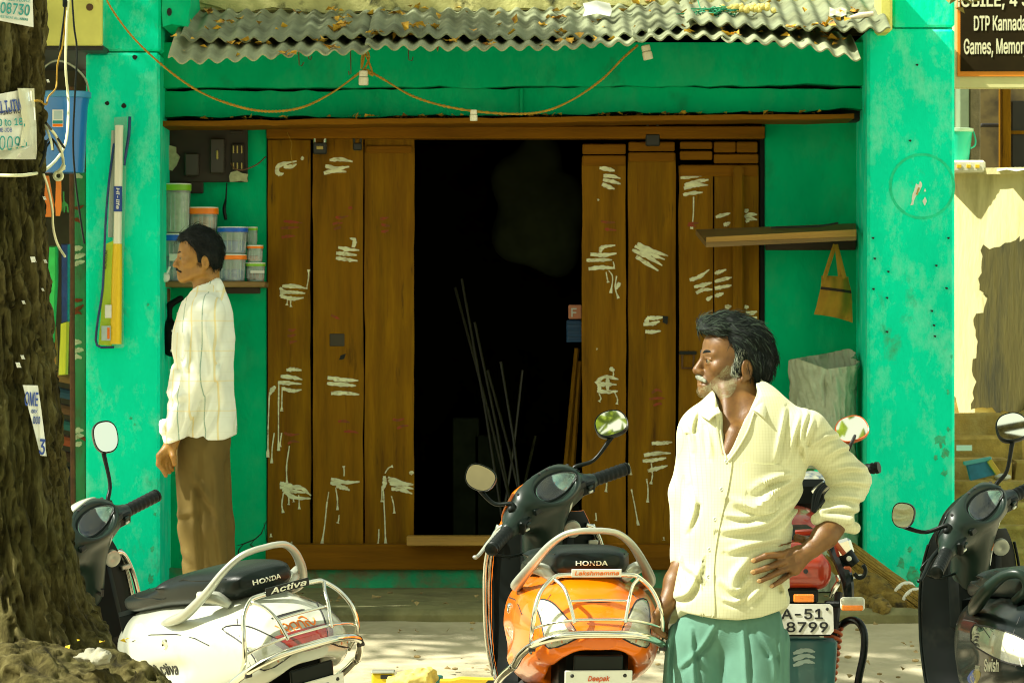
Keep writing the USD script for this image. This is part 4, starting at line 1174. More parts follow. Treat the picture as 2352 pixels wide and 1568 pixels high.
ang = np.linspace(0, 2 * PI, 97)
rows = []
cS = W(1893, 784, 16.42)
for k, tz in enumerate(np.linspace(0, 1, 40)):
    z_ = 0.36 + 0.98 * tz
    rr_ = np.interp(tz, [0, 0.08, 0.4, 0.75, 0.9, 1], [0.11, 0.132, 0.137, 0.128, 0.13, 0.14])
    nf = meshkit.fbm(np.stack([np.cos(ang) * 3 + tz * 2.5, np.sin(ang) * 3, 0 * ang + tz * 5], -1), 4, 5) - 0.5
    nf2 = np.abs(meshkit.fbm(np.stack([np.cos(ang) * 7 + tz * 6, np.sin(ang) * 7, 0 * ang + tz * 9], -1), 3, 15) - 0.5)
    rad_ = rr_ * (1 + 0.42 * nf) - 0.08 * nf2 + 0.010
    top_ = np.interp((ang + PI / 2) % (2 * PI), [0, 1.2, 2.2, 3.4, 4.6, 5.4, 2 * PI], [-0.055, -0.035, 0.03, 0.0, -0.02, -0.01, -0.055])
    rows.append(np.stack([cS[0] + rad_ * np.cos(ang) * 1.0, cS[1] + rad_ * np.sin(ang) * 1.05, z_ + top_ * max(0, (tz - 0.6) / 0.4) ** 1.5], 1))
part_ = sheet(np.array(rows)[:, ::-1], 0.004)
fl_ = [rows[0].mean(0), *rows[0]]
solo('woven_sack', 'open white woven plastic sack standing in the corner by the right pillar', 'sack', part_, m_sack, 60)

bm = thing('straw_broom', 'long straw broom lying against the right pillar, tied with white bands', 'broom', W(2060, 1400, 15.7))
bm2 = thing('straw_broom', 'short straw broom lying behind the red motorcycle lamp', 'broom', W(1985, 1340, 15.9))


def broom(t, A, B, r0, r1, n, seed):
    r = np.random.default_rng(seed)
    ax = unit(B - A)
    s1 = unit(np.cross(ax, [0, 0, 1])); s2_ = np.cross(s1, ax)
    ms = []
    for i in range(n):
        a, rr = r.random() * 2 * PI, np.sqrt(r.random())
        o = s1 * math.cos(a) * rr + s2_ * math.sin(a) * rr
        e = r.random() * 0.05
        ms.append(tube([A + o * r0 * 1.3 - ax * e, A * 0.5 + B * 0.5 + o * (r0 + r1) / 2, B + o * r1 + ax * (e - 0.02)], [0.0022, 0.0026, 0.0022], 4))
    part(t, 'bristles', cat(ms), m_straw, True)
    return ax


A, B = W(1955, 1278, 15.95) + [0, 0.0, 0], W(2125, 1398, 15.55)
ax1 = broom(bm, A, B, 0.040, 0.052, 420, 3)
for f in (0.72, 0.84):
    c = A + (B - A) * f
    s1 = unit(np.cross(ax1, [0, 0, 1])); s2_ = np.cross(s1, ax1)
    a = np.arange(18) * 2 * PI / 18
    part(bm, 'band', tube(c + 0.049 * (np.cos(a)[:, None] * s1 + np.sin(a)[:, None] * s2_), 0.0085, 6, closed=True, flat=((0, 1, 0), 0.6)), m_paper)
A2, B2 = W(1925, 1290, 15.95), W(2000, 1375, 15.75)
ax2 = broom(bm2, A2, B2, 0.035, 0.045, 240, 4)
a = np.arange(18) * 2 * PI / 18
s1 = unit(np.cross(ax2, [0, 0, 1])); s2_ = np.cross(s1, ax2)
part(bm2, 'band', tube(A2 + (B2 - A2) * 0.62 + 0.046 * (np.cos(a)[:, None] * s1 + np.sin(a)[:, None] * s2_), 0.006, 6, closed=True), m_paper)
for k, (x0, y0, x1, y1, rr, d, lb) in enumerate([(2000, 1345, 2068, 1400, 0.055, 15.62, 'fat roll of brown coir leaning by the broom bands'), (1965, 1385, 1995, 1400, 0.045, 15.6, 'small brown coir roll behind the amber turn lamp'), (2012, 1385, 2025, 1398, 0.036, 15.5, 'pale coir brush end facing the street'), (1950, 1350, 1990, 1362, 0.045, 15.75, 'brown coir roll at the back of the coir heap')]):
    F = Field(W((x0 + x1) / 2, (y0 + y1) / 2, d) - 0.24, W((x0 + x1) / 2, (y0 + y1) / 2, d) + 0.24, 0.008)
    F.add(cone(W(x0, y0, d + 0.1), W(x1, y1, d), rr, rr * 1.05))
    F.displace(lambda X: 0.03 * (meshkit.fbm(X * 45, 3, k) - 0.5), 0.05)
    solo('coir_roll', lb, 'coir', F.mesh(), m_coir)

# ------------------------------------------------------------------ rope with bulb holders
rope = thing('festoon_wire', 'yellow twisted wire swagging under the eave from the left pillar', 'wire', W(836, 150, 15.9))
dR = 15.85
sw = [[(244, -20), (250, 10), (300, 80), (370, 148), (450, 206), (530, 240), (610, 256), (690, 248), (760, 215), (820, 172), (838, 158)],
      [(842, 160), (880, 182), (950, 222), (1040, 248), (1150, 261), (1240, 258), (1310, 232), (1380, 185), (1430, 135), (1465, 104)],
      [(838, 158), (848, 132), (838, 112), (832, 128), (830, 158)], [(840, 162), (856, 172), (846, 140), (836, 116)], [(832, 155), (838, 120)]]
m_ropedark = mat('rope_shaded_end', (0.20, 0.13, 0.03), 0.8, var=0.4, vs=60)
for i, p in enumerate(sw):
    P = smooth_path(Wl(p, dR), 10)
    L = np.concatenate([[0], np.cumsum(np.linalg.norm(np.diff(P, axis=0), axis=1))])
    for ph in (0, PI):
        o = np.stack([0 * L, 0.0028 * np.cos(L * 220 + ph), 0.0028 * np.sin(L * 220 + ph)], 1)
        part(rope, 'wire_strand', tube(P + o, 0.0036, 6), m_rope, True)


def holder(x, y, tilt, label, h=34):
    c = W(x, y, dR)
    t = thing('bulb_holder', label, 'bulb holder', c, roty(tilt))
    s = dR / FPX * h
    part(t, 'cap', lathe([(0.30 * s, -0.42 * s), (0.30 * s, -0.05 * s), (0.22 * s, 0)], 16), m_porcelain, 40, local=True)
    part(t, 'skirt', lathe([(0.31 * s, -1.0 * s), (0.33 * s, -0.95 * s), (0.33 * s, -0.5 * s), (0.26 * s, -0.44 * s)], 16), m_porcelain, 40, local=True)


holder(835, 162, 0.0, 'white bulb holder hanging at the knot of the yellow wire')
holder(1482, 104, -0.22, 'tilted white bulb holder under the right end of the eave')
holder(1088, 252, 0.0, 'white bulb holder in the middle of the sagging wire', 26)

# ------------------------------------------------------------------ left neighbour shop and the goods hanging there
nb = thing('neighbour_shop', 'dark open neighbour shop behind the tree at the left edge', 'building', W(60, 1300, 16.9))
part(nb, 'dark_wall', slab(-260, -100, 200, 1400, 17.2, 0.2), m_darkwall)
part(nb, 'soffit', slab(-260, 104, 238, 116, 15.98, 1.2, 0.004), m_dark)
part(nb, 'added_shade_awning', cbox((-4.6, 15.15, 2.60), (-1.93, 17.2, 2.64), 0.01), m_dark)  # added sun blocker, mostly hidden by the trunk, shades the left pillar
part(nb, 'rail', slab(100, 116, 200, 124, 16.2, 0.3, 0.004), m_dark)
sb = thing('painted_board', 'stained pale yellow board at the top of the neighbour shop', 'board', W(120, 104, 15.95))
part(sb, 'panel', slab(-260, -120, 234, 104, 15.93, 0.05, 0.005), m_cream)
c = W(206, 17, 15.93)
part(sb, 'bolt', lathe([(0.016, 0), (0.012, 0.008)], 12, rotx(PI / 2), c + [0, 0.002, 0]), m_rust)
solo('iron_pole', 'thin rusty iron pole beside the hanging goods at the left', 'pole', tube([W(165, 200, 16.22), W(166, 800, 16.2), W(170, 1420, 16.2)], 0.012, 8), m_rust, True)

bk = thing('plastic_bucket', 'blue plastic bucket with a sticker hanging beside the tree', 'bucket', W(148, 398, 15.85))
s = 15.85 / FPX
cb_ = W(146, 397, 15.85)
m_blue = mat('blue_bucket_plastic', (0.010, 0.16, 0.46), 0.3, var=0.06, coat=0.3)
part(bk, 'bucket_body', lathe([(0.082, 0), (0.084, 0.004), (0.098, 150 * s), (0.106, 172 * s), (0.106, 180 * s), (0.100, 180 * s), (0.080, 0.012)], 40, None, cb_), m_blue, 40)
part(bk, 'rim', lathe([(0.104, 170 * s), (0.112, 172 * s), (0.112, 184 * s), (0.102, 186 * s)], 40, None, cb_), mat('bucket_rim', (0.05, 0.24, 0.46), 0.3), 40)
part(bk, 'bail', tube([W(84, 225, 15.85), W(88, 175, 15.84), W(120, 142, 15.83), W(160, 148, 15.83), W(195, 180, 15.84), W(206, 222, 15.85)], 0.0045, 8, sub=5), mat('bail_wire', (0.30, 0.32, 0.22), 0.35, metal=0.6), True)
part(bk, 'sticker', slab(120, 252, 145, 292, 15.752, 0.004, 0.001), m_paper)
part(bk, 'sticker_print', slab(121, 277, 144, 284, 15.750, 0.002, 0.0005), m_tealink)
part(bk, 'sticker_print', slab(121, 285, 144, 291, 15.750, 0.002, 0.0005), m_orange)
part(bk, 'sticker_print', slab(124, 255, 142, 274, 15.750, 0.002, 0.0005), mat('pale_print', (0.40, 0.52, 0.50), 0.6))

def blade(name, label, c, pts, d, m, th=0.012):
    return solo(name, label, c, rslab(pts, d, th, 0.0008, 0.02), m, 30)


m_ospat = mat('orange_spatula', (0.72, 0.20, 0.01), 0.4)
blade('spatula', 'orange plastic spatula hanging under the bucket by the pole', 'spatula', [(128, 412), (140, 412), (141, 480), (137, 496), (128, 496), (126, 470)], 15.95, m_ospat)
blade('spatula', 'orange plastic spatula hanging nearest the tree', 'spatula', [(104, 404), (112, 404), (124, 470), (122, 498), (104, 498), (100, 470)], 15.98, m_ospat)
blade('plastic_fork', 'small green plastic fork hanging beside the spatulas', 'fork', [(144, 440), (147, 440), (148, 462), (156, 470), (158, 488), (154, 488), (153, 474), (150, 474), (149, 488), (146, 488), (145, 474), (142, 486), (138, 486), (140, 470), (145, 462)], 15.96, mat('green_fork', (0.02, 0.22, 0.03), 0.4), 0.005)
m_gbag = mat('green_wrapper', (0.03, 0.50, 0.09), 0.25, var=0.25, vs=14)
m_nbag = mat('navy_wrapper', (0.012, 0.04, 0.14), 0.2, var=0.4, vs=14)
m_ymop = mat('yellow_green_bristle', (0.52, 0.58, 0.02), 0.6, var=0.2, stretch=(4, 1, 0.3), vs=14)
for k, (pts, d, m, lb) in enumerate([([(112, 565), (133, 565), (133, 640), (124, 795), (108, 795), (104, 700)], 15.9, m_gbag, 'bright green wrapped packet hanging by the tree'), ([(139, 560), (160, 560), (159, 740), (139, 745)], 15.92, m_nbag, 'navy wrapped broom packet hanging beside the pole'), ([(138, 742), (158, 738), (155, 860), (133, 862)], 15.91, m_ymop, 'yellow green broom head below the navy packet'), ([(112, 750), (128, 750), (132, 800), (130, 850), (118, 800)], 15.96, mat('orange_ochre', (0.55, 0.22, 0.03), 0.6), 'orange broom head half hidden by the tree')]):
    p = Wl(pts, d)
    c = p.mean(0)
    Fp = hull(np.vstack([p + [0, 0.02, 0], (p - c) * [0.6, 1, 0.97] + c - [0, 0.02, 0], (p - c) * [0.6, 1, 0.97] + c + [0, 0.04, 0]]))
    solo('hanging_packet', lb, 'packet', Fp, m, 40)
for k in range(7):
    y = 868 + k * 36
    solo('folded_mat', ('ochre', 'dark blue', 'brown', 'dark teal', 'rust red', 'dark brown', 'black')[k] + ' folded mat in the pile behind the tree', 'mat', [xf(cbox([-0.06, -0.1, -0.018], [0.05, 0.1, 0.018], 0.012), roty(0.22), W(152 + k, y, 16.4))],
         mat('mat%s' % 'abcdefg'[k], [(0.20, 0.12, 0.03), (0.02, 0.07, 0.10), (0.12, 0.06, 0.02), (0.02, 0.12, 0.10), (0.30, 0.07, 0.02), (0.05, 0.03, 0.01), (0.02, 0.02, 0.02)][k], 0.9))

# wrapped brooms on the left pillar
wb = thing('wrapped_broom', 'white and yellow wrapped broom stick hanging on the left pillar', 'broom', W(265, 800, 16.08))
dB = 16.10
m_wstick = mat('white_stick', (0.76, 0.76, 0.60), 0.35, var=0.06)
m_ystick = mat('yellow_bristle', (0.78, 0.52, 0.005), 0.45, var=0.14, stretch=(5, 1, 0.3), vs=9)
part(wb, 'stick', tube([W(274, 288, dB), W(270, 560, dB)], 0.017, 12), m_wstick, 40)
part(wb, 'stick', tube([W(270, 560, dB), W(269, 600, dB), W(266, 790, dB)], [0.018, 0.021, 0.024], 12), m_ystick, 40)
part(wb, 'stick_print', sheet(np.array([[W(270.8 + 10.2 * math.sin(a), y, dB - 0.0005 - 0.0188 * math.cos(a)) for a in np.linspace(-1.25, 1.25, 9)] for y in (428, 486)])[::-1], 0.0006), m_blueink, 60)
part(wb, 'lettering', lettering('Hi-life', W(267, 432, dB - 0.0206), (0, 0, -1), (1, 0, 0), 0.013, 0.085, shear=0.2, depth=0.001), m_paper)
wr = clear_plastic('wrapper_film', (0.75, 0.92, 0.88), 0.08, 0.10)
part(wb, 'film', rslab([(262, 270), (292, 268), (286, 560), (284, 798), (256, 800), (258, 560), (262, 400)], dB + 0.025, 0.0015, 0.001, 0.05), wr)
wb2 = thing('wrapped_broom', 'yellow green broom in a navy edged printed wrapper on the left pillar', 'broom', W(242, 795, 16.09))
part(wb2, 'wrapper', rslab([(244, 560), (262, 552), (262, 700), (256, 794), (226, 792), (234, 680)], dB + 0.004, 0.02, 0.0006, 0.05), mat('lime_wrapper', (0.42, 0.62, 0.02), 0.3, var=0.1))
part(wb2, 'wrapper_edge', tube([W(298, 268, dB), W(296, 310, dB), W(288, 360, dB), W(286, 380, dB + 0.01)], [0.006, 0.007, 0.006, 0.004], 6, sub=3), m_nbag, True)
part(wb2, 'wrapper_edge', tube([W(262, 330, dB + 0.02), W(250, 420, dB + 0.01), W(242, 520, dB), W(236, 660, dB), W(224, 740, dB), W(223, 793, dB), W(262, 797, dB)], 0.0052, 6, sub=3), m_nbag, True)
part(wb2, 'stick', tube([W(262, 300, dB + 0.035), W(254, 545, dB + 0.03)], 0.012, 8), mat('grey_stick', (0.35, 0.42, 0.36), 0.4), True)
part(wb2, 'print', slab(241, 700, 256, 730, dB - 0.0195, 0.003, 0.0005), m_paper)
part(wb2, 'print', slab(233, 748, 254, 782, dB - 0.0195, 0.003, 0.0005), mat('pale_print', (0.40, 0.52, 0.50), 0.6))
part(wb2, 'print', slab(246, 752, 252, 778, dB - 0.021, 0.003, 0.0005), m_orange)
part(wb2, 'lettering', lettering('MOROCOM', W(244, 618, dB - 0.018), (0.08, 0, 1), (-1, 0, 0.08), 0.011, 0.075, depth=0.002), m_ink)
# ------------------------------------------------------------------ the tree: trunk, root, crown, posters
TC = np.array([W(-80, 0, 10.0)[0], 10.0])
RZ = [(-0.3, 0.62), (0.0, 0.50), (0.35, 0.44), (0.62, 0.365), (0.68, 0.325), (0.78, 0.283), (0.9, 0.256), (1.05, 0.238), (1.2, 0.222), (1.4, 0.208), (1.6, 0.192), (1.8, 0.182), (2.1, 0.185), (2.4, 0.198), (3.5, 0.18), (5.2, 0.14)]


def trunk_r(z):
    return np.interp(z, [p[0] for p in RZ], [p[1] for p in RZ])


tree = thing('street_tree', 'rough barked street tree at the left edge with torn notices on its trunk', 'tree', (TC[0], TC[1], -0.14))
zs = np.concatenate([np.linspace(-0.2, 0.3, 30)[:-1], np.linspace(0.3, 2.45, 480), np.linspace(2.5, 5.2, 60)])
th = np.arange(300) * 2 * PI / 300
ZZ, TT = np.meshgrid(zs, th, indexing='ij')
base = trunk_r(ZZ)
q = np.stack([np.cos(TT) * 3.0, np.sin(TT) * 3.0, ZZ * 2.6], -1)
warp = meshkit.fbm(q * 0.9, 3, 11)[..., None] * np.array([1.0, 1.0, 0.8])
q2 = np.stack([np.cos(TT + ZZ * 0.25) * 7.0, np.sin(TT + ZZ * 0.25) * 7.0, ZZ * 4.6], -1) + warp * 1.1
n1 = meshkit.fbm(q2 * np.array([1.0, 1.0, 0.55]), 3, 12)
c1 = meshkit.fbm(q2 * np.array([1.55, 1.55, 0.50]) + 5, 3, 13) - 0.5
c2 = meshkit.fbm(q2 * np.array([2.2, 2.2, 1.0]) + 9, 3, 16) - 0.5
crev = np.exp(-(c1 / 0.035) ** 2) + 0.55 * np.exp(-(c2 / 0.03) ** 2)
n2 = meshkit.fbm(q2 * 4.0, 3, 14)
rad = base + 0.040 * (n1 - 0.5) - 0.036 * np.clip(crev, 0, 1.2) + 0.034 * (n2 - 0.5) + 0.014 + np.clip(0.75 - ZZ, 0, 1) * 0.10 * (meshkit.fbm(np.stack([np.cos(TT) * 2, np.sin(TT) * 2, 0 * ZZ], -1), 2, 15) - 0.4)
P = np.stack([TC[0] + rad * np.cos(TT), TC[1] + rad * np.sin(TT), ZZ], -1)
I = np.arange(P.shape[0] * P.shape[1]).reshape(P.shape[:2])
Q = np.stack([I[:-1], np.roll(I[:-1], -1, 1), np.roll(I[1:], -1, 1), I[1:]], -1).reshape(-1, 4)
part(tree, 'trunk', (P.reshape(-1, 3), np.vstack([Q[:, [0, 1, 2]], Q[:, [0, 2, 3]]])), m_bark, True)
F = Field([-1.80, 9.0, -0.15], [-0.62, 10.3, 0.75], 0.009)
F.add(cone(W(90, 1650, 9.75), W(290, 1650, 9.62), 0.17, 0.135))
F.add(cone(W(290, 1650, 9.62), W(405, 1840, 9.7), 0.135, 0.12), 0.06)
F.add(cone(W(60, 1640, 9.6), W(150, 1800, 9.4), 0.18, 0.2), 0.07)
F.add(cone(W(230, 1600, 9.85), W(170, 1420, 10.0), 0.11, 0.08), 0.08)
F.displace(lambda X: 0.09 * (meshkit.fbm(X * np.array([12, 12, 8]), 4, 21) - 0.5) + 0.085 * (np.abs(meshkit.fbm(X * np.array([26, 26, 16]), 4, 22) - 0.5)), 0.1)
root_m = mat('rooty_earth', (0.085, 0.085, 0.032), 0.95, var=0.5, vs=12, bump=0.9, bs=40, spots=(0.22, 0.22, 0.12), ss=16, cover=0.3, dirt=(0.04, 0.035, 0.015), ds=6, dcover=0.45)
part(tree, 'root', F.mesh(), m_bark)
r = np.random.default_rng(5)
for k, (x, y) in enumerate([(235, 1485), (155, 1497), (118, 1532), (283, 1484), (292, 1478), (180, 1481), (206, 1506)]):
    solo('fallen_leaf', ('bright yellow round leaf lying on top of the root', 'yellow leaf left of the white droppings on the root', 'pale leaf at the lower left of the root', 'twisted yellow leaf at the right of the root top', 'upright curled leaf at the back of the root', 'tiny orange petal by the trunk on the root', 'grey green leaf in the middle of the root')[k], 'leaf',
         leaf_mesh(W(x, y, 9.55) + [0, 0, 0.012], (0.022, 0.015, 0.018, 0.018, 0.015, 0.009, 0.034)[k], r), mat('yellow_leaf', (0.75, 0.50, 0.02), 0.5) if k != 6 else mat('greygreen_leaf', (0.25, 0.26, 0.10), 0.6), True)
dr = Field(W(215, 1500, 9.5) - 0.14, W(215, 1500, 9.5) + 0.14, 0.006)
dr.add(ell(W(208, 1506, 9.50), (0.036, 0.05, 0.012))); dr.add(ell(W(236, 1507, 9.48), (0.022, 0.04, 0.011)), 0.02)
dr.displace(lambda X: 0.045 * (meshkit.fbm(X * 40, 3, 2) - 0.5), 0.05)
solo('lime_lump', 'crusty white lime lump on top of the root', 'lump', dr.mesh(), mat('lime_white', (0.26, 0.255, 0.18), 0.9, var=0.2, bump=0.5))

# limbs and crown (above the picture; they shade the street and show in the mirrors)
limbs = []
r = np.random.default_rng(31)
top = np.array([TC[0], TC[1], 5.0])
cen = []
for n_, (x0, x1, y0, y1, z0, z1) in ((20, (-5.5, -3.1, 14.1, 15.1, 5.8, 6.8)), (4, (-6.4, -3.2, 11.3, 13.8, 5.6, 7.0)), (36, (-1.6, 3.4, 6.2, 9.6, 5.8, 7.6))):
    for _ in range(n_):
        cen.append([r.uniform(x0, x1), r.uniform(y0, y1), r.uniform(z0, z1)])
cen = np.array(cen)
main = []
for k in range(9):
    a = k * 2 * PI / 9 + 0.3
    e = top + np.array([math.cos(a) * 1.9 - 0.6, math.sin(a) * 1.9 + 0.8, 0.9])
    main.append(e)
    limbs.append(tube([top - [0, 0, 0.6], top * 0.5 + e * 0.5 + [0, 0, 0.1], e], [0.10, 0.07, 0.045], 8, sub=5))
main = np.array(main)
for c_ in cen:
    m_ = main[np.argmin(np.linalg.norm(main - c_, axis=1))]
    limbs.append(tube([m_, m_ * 0.5 + c_ * 0.5 + r.normal(size=3) * 0.15, c_], [0.035, 0.022, 0.008], 5, sub=3))
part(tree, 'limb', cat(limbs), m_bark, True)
NL = 18500
ci = r.integers(0, len(cen), NL)
pos = cen[ci] + r.normal(size=(NL, 3)) * np.array([0.40, 0.40, 0.24])
u = r.normal(size=(NL, 3)) * [1, 1, 0.5]
u /= np.linalg.norm(u, axis=1)[:, None]
w = np.cross(u, r.normal(size=(NL, 3)) * 0.5 + [0, 0, 1])
w /= np.linalg.norm(w, axis=1)[:, None]
n = np.cross(u, w)
L = r.uniform(0.05, 0.095, NL)[:, None]
V = np.stack([pos - u * L, pos + w * L * 0.48 + n * L * 0.15, pos + u * L, pos - w * L * 0.48 + n * L * 0.15], 1).reshape(-1, 3)
k = np.arange(NL) * 4
CROWN = (V, np.vstack([np.stack([k, k + 1, k + 2], 1), np.stack([k, k + 2, k + 3], 1)]))
part(tree, 'crown', CROWN, m_leaf, False, kind='stuff')


def on_trunk(x, y, off):
    """The point of the trunk surface (plus off) seen at survey (x, y)."""
    d = TC[1] - 0.2
    for _ in range(6):
        z = CAM_H - (y - CY) * d / FPX
        R = trunk_r(z) + off
        X = (x - CX) * d / FPX - TC[0]
        d = TC[1] - math.sqrt(max(R * R - X * X, 1e-4))
    return W(x, y, d)


def notice(label, corners, off, m=m_paper, nu=14, nv=10, wav=0.003, seed=0):
    t = thing('notice', label, 'notice', on_trunk(*np.mean(corners, 0), off))
    c = np.asarray(corners, float)
    rr = np.random.default_rng(seed)
    P = []
    for v in np.linspace(0, 1, nv):
        row = []
        for u_ in np.linspace(0, 1, nu):
            p = (c[0] * (1 - u_) + c[1] * u_) * (1 - v) + (c[3] * (1 - u_) + c[2] * u_) * v
            row.append(on_trunk(p[0], p[1], off + wav * math.sin(u_ * 9 + v * 6 + seed)))
        P.append(row)
    part(t, 'sheet', sheet(np.array(P)[::-1], 0.0012), m, 60)
    return t


def tletter(t, s, x, y, h, w, m, off, tilt=0.0, shear=0.0, bold=True):
    """Lettering printed on the trunk notices: x, y = left foot, h = cap height, w = width, all in survey units."""
    g = meshkit.text_mesh(s, h, 0.4, bold)
    v = np.array(g.vertices, float)
    v[:, 0] = (v[:, 0] - v[:, 0].min()) * w / np.ptp(v[:, 0]) + shear * v[:, 1]
    X = x + v[:, 0] * math.cos(tilt) + v[:, 1] * math.sin(tilt)
    Y = y + v[:, 0] * math.sin(tilt) - v[:, 1] * math.cos(tilt)
    P = np.array([on_trunk(a, b, off + (0.0012 if z > 0.2 else 0.0)) for a, b, z in zip(X, Y, v[:, 2])])
    part(t, 'lettering', (P, np.asarray(g.faces)), m, 30)


n1_ = notice('torn white notice with teal numbers at the top of the trunk', [(-40, -60), (73, -60), (76, 63), (-40, 40)], 0.030, seed=1)
tletter(n1_, '308730', -14, 28, 24, 82, m_tealink, 0.0345, 0.10)
tletter(n1_, 'FOR PART TIME PEOPLE', -30, -2, 6, 100, m_tealink, 0.0345, 0.08)
tletter(n1_, 'NO INVESTMENT ALL AREAS', -20, 38, 5, 85, m_tealink, 0.0345, 0.12)
n2_ = notice('plastic sleeved notice with teal lettering tied round the trunk', [(-30, 222), (62, 204), (62, 352), (-30, 342)], 0.030, seed=2, wav=0.005)
tletter(n2_, 'MILIJIW', -20, 262, 26, 76, m_blueink, 0.0365, -0.12)
tletter(n2_, 'TYPING WO', -12, 266, 9, 60, m_ink, 0.0365, -0.1, 0.15)
tletter(n2_, '0 to 18,', -4, 290, 16, 62, m_tealink, 0.0365, -0.05)
tletter(n2_, 'THE JOB', -10, 304, 9, 38, m_blueink, 0.0365, -0.03)
tletter(n2_, '0094', -2, 344, 32, 66, m_tealink, 0.0365, 0.04, bold=False)
n2p = notice('empty', [(56, 205), (78, 203), (84, 364), (60, 360)], 0.034, clear_plastic('sleeve_film', (0.80, 0.80, 0.62), 0.15, 0.45), seed=3)
stage.RemovePrim(n2p.path); COUNT[('/World', 'notice')] -= 1
P = np.array([[on_trunk(x0 + (x1 - x0) * u_, y, 0.040 + 0.004 * math.sin(u_ * 7 + y * 0.1)) for u_ in np.linspace(0, 1, 8)] for y, x0, x1 in [(203, 40, 78), (240, 46, 80), (290, 52, 83), (335, 44, 84), (348, -30, 84), (366, -30, 82)]])
part(n2_, 'plastic_sleeve', sheet(P[::-1], 0.001), clear_plastic('sleeve_film', (0.80, 0.80, 0.62), 0.15, 0.45), 60)
n3_ = notice('narrow torn strip of a white notice low on the trunk', [(52, 884), (87, 885), (107, 1047), (93, 1046)], 0.034, seed=4)
for s_, x, y, h, w in (('OME', 56, 930, 30, 31), ('ORK', 72, 948, 8, 14), ('000', 76, 972, 16, 16), ('3', 89, 1042, 34, 14)):
    tletter(n3_, s_, x, y, h, w, m_blueink, 0.0385, 0.06)
for k, (x, y, sz, lb) in enumerate([(74, 596, 9, 'white paper scrap stuck to the middle of the trunk'), (40, 838, 8, 'white paper scrap above the torn strip on the trunk'), (50, 820, 6, 'small white flake above the strip'), (102, 600, 5, 'tiny pale flake at the right edge of the trunk'), (100, 455, 5, 'pale flake on the trunk beside the bucket'), (96, 665, 4, 'speck of paper right of the middle of the trunk'), (52, 694, 5, 'pale flake in the middle of the trunk bark'), (108, 186, 5, 'white flake near the bucket handle on the trunk')]):
    sz *= 0.6
    P = np.array([[on_trunk(x + sz * (i - 1) + j * 2, y + sz * (j - 1) * 1.2, 0.022 + 0.004 * ((i + j) % 2)) for i in range(3)] for j in range(3)])
    solo('paper_flake', lb, 'paper', sheet(P[::-1], 0.001), m_paper, 30)

# cables hanging down by the trunk
dC = 12.4
solo('white_cable', 'white cable hanging from above and looping to the trunk', 'cable', tube([W(160, -30, dC), W(153, 60, dC), W(151, 160, dC), W(157, 240, dC), (W(150, 330, dC) + W(150, 330, 11)) / 2, W(112, 384, 10.4), W(60, 402, 9.75), W(-20, 402, 9.7)], 0.0042, 7, sub=6), m_cable, True)
solo('pale_cord', 'pale cord hanging to the trunk beside the notice', 'cord', tube([W(150, 10, dC), W(146, 90, dC), W(132, 150, dC), W(129, 200, dC), (W(112, 222, dC) + W(112, 222, 10)) / 2, W(106, 240, 9.9), W(92, 232, 9.75), W(80, 232, 9.72)], 0.0028, 6, sub=6), m_jute, True)
solo('black_cable', 'thin black cable hanging past the bucket', 'cable', tube([W(164, -30, 14), W(170, 60, 14), W(177, 120, 14), W(172, 220, 14), W(168, 330, 14), W(174, 420, 14), W(186, 510, 14), W(194, 560, 14)], 0.0036, 6, sub=6), m_black, True)
solo('black_cable', 'short black cable ending in a plug at the top beside the trunk', 'cable', cat([tube([W(150, -30, dC), W(149, 20, dC), W(142, 80, dC), W(137, 116, dC)], 0.0034, 6, sub=4), cboxc(W(149, 8, dC), [0.007, 0.007, 0.012], b=0.002)]), m_black, True)
solo('tied_strip', 'strips of white ribbon and black wire tied to the trunk before the bucket', 'ribbon', cat([tube([on_trunk(104, 285, 0.03), W(128, 312, 10), W(142, 350, 10.2), W(147, 390, 10.2)], 0.004, 5, sub=4, flat=((0, 1, 0), 0.3)), tube([on_trunk(104, 288, 0.03), W(116, 320, 9.9), W(120, 345, 9.9)], 0.0032, 5, sub=4)]), m_cable, True)
solo('tied_wire', 'black wire ends knotted at the trunk before the bucket', 'wire', cat([tube([W(106, 283, 9.9), W(124, 306, 10), W(148, 340, 10.05)], 0.0035, 5, sub=3), tube([W(104, 330, 9.9), W(116, 318, 9.95), W(128, 330, 9.95), W(138, 350, 10)], 0.0028, 5, sub=5), tube([W(98, 352, 9.9), W(112, 330, 9.95), W(120, 322, 9.95), W(122, 345, 10)], 0.0028, 5, sub=5), tube([W(92, 385, 9.9), W(104, 350, 9.9), W(106, 322, 9.9)], 0.004, 5, sub=3)]), m_black, True)
solo('tape_ring', 'small ring of white tape dangling below the bucket', 'ring', cat([tube(Wl([(134 + 9 * math.cos(a), 404 + 9 * math.sin(a)) for a in np.arange(16) * 2 * PI / 16], 10.2), 0.0045, 6, closed=True), tube([W(134, 396, 10.2), W(142, 388, 10.2), W(147, 378, 10.2)], 0.006, 6)]), m_cable, True)
solo('hanging_strip', 'pale twisted strip hanging along the trunk edge', 'strip', tube([W(100, 400, 9.95), W(110, 430, 10), W(120, 480, 10.05), W(122, 520, 10.1), W(132, 560, 10.2), W(150, 590, 10.2)], 0.0035, 5, sub=5), m_cable, True)

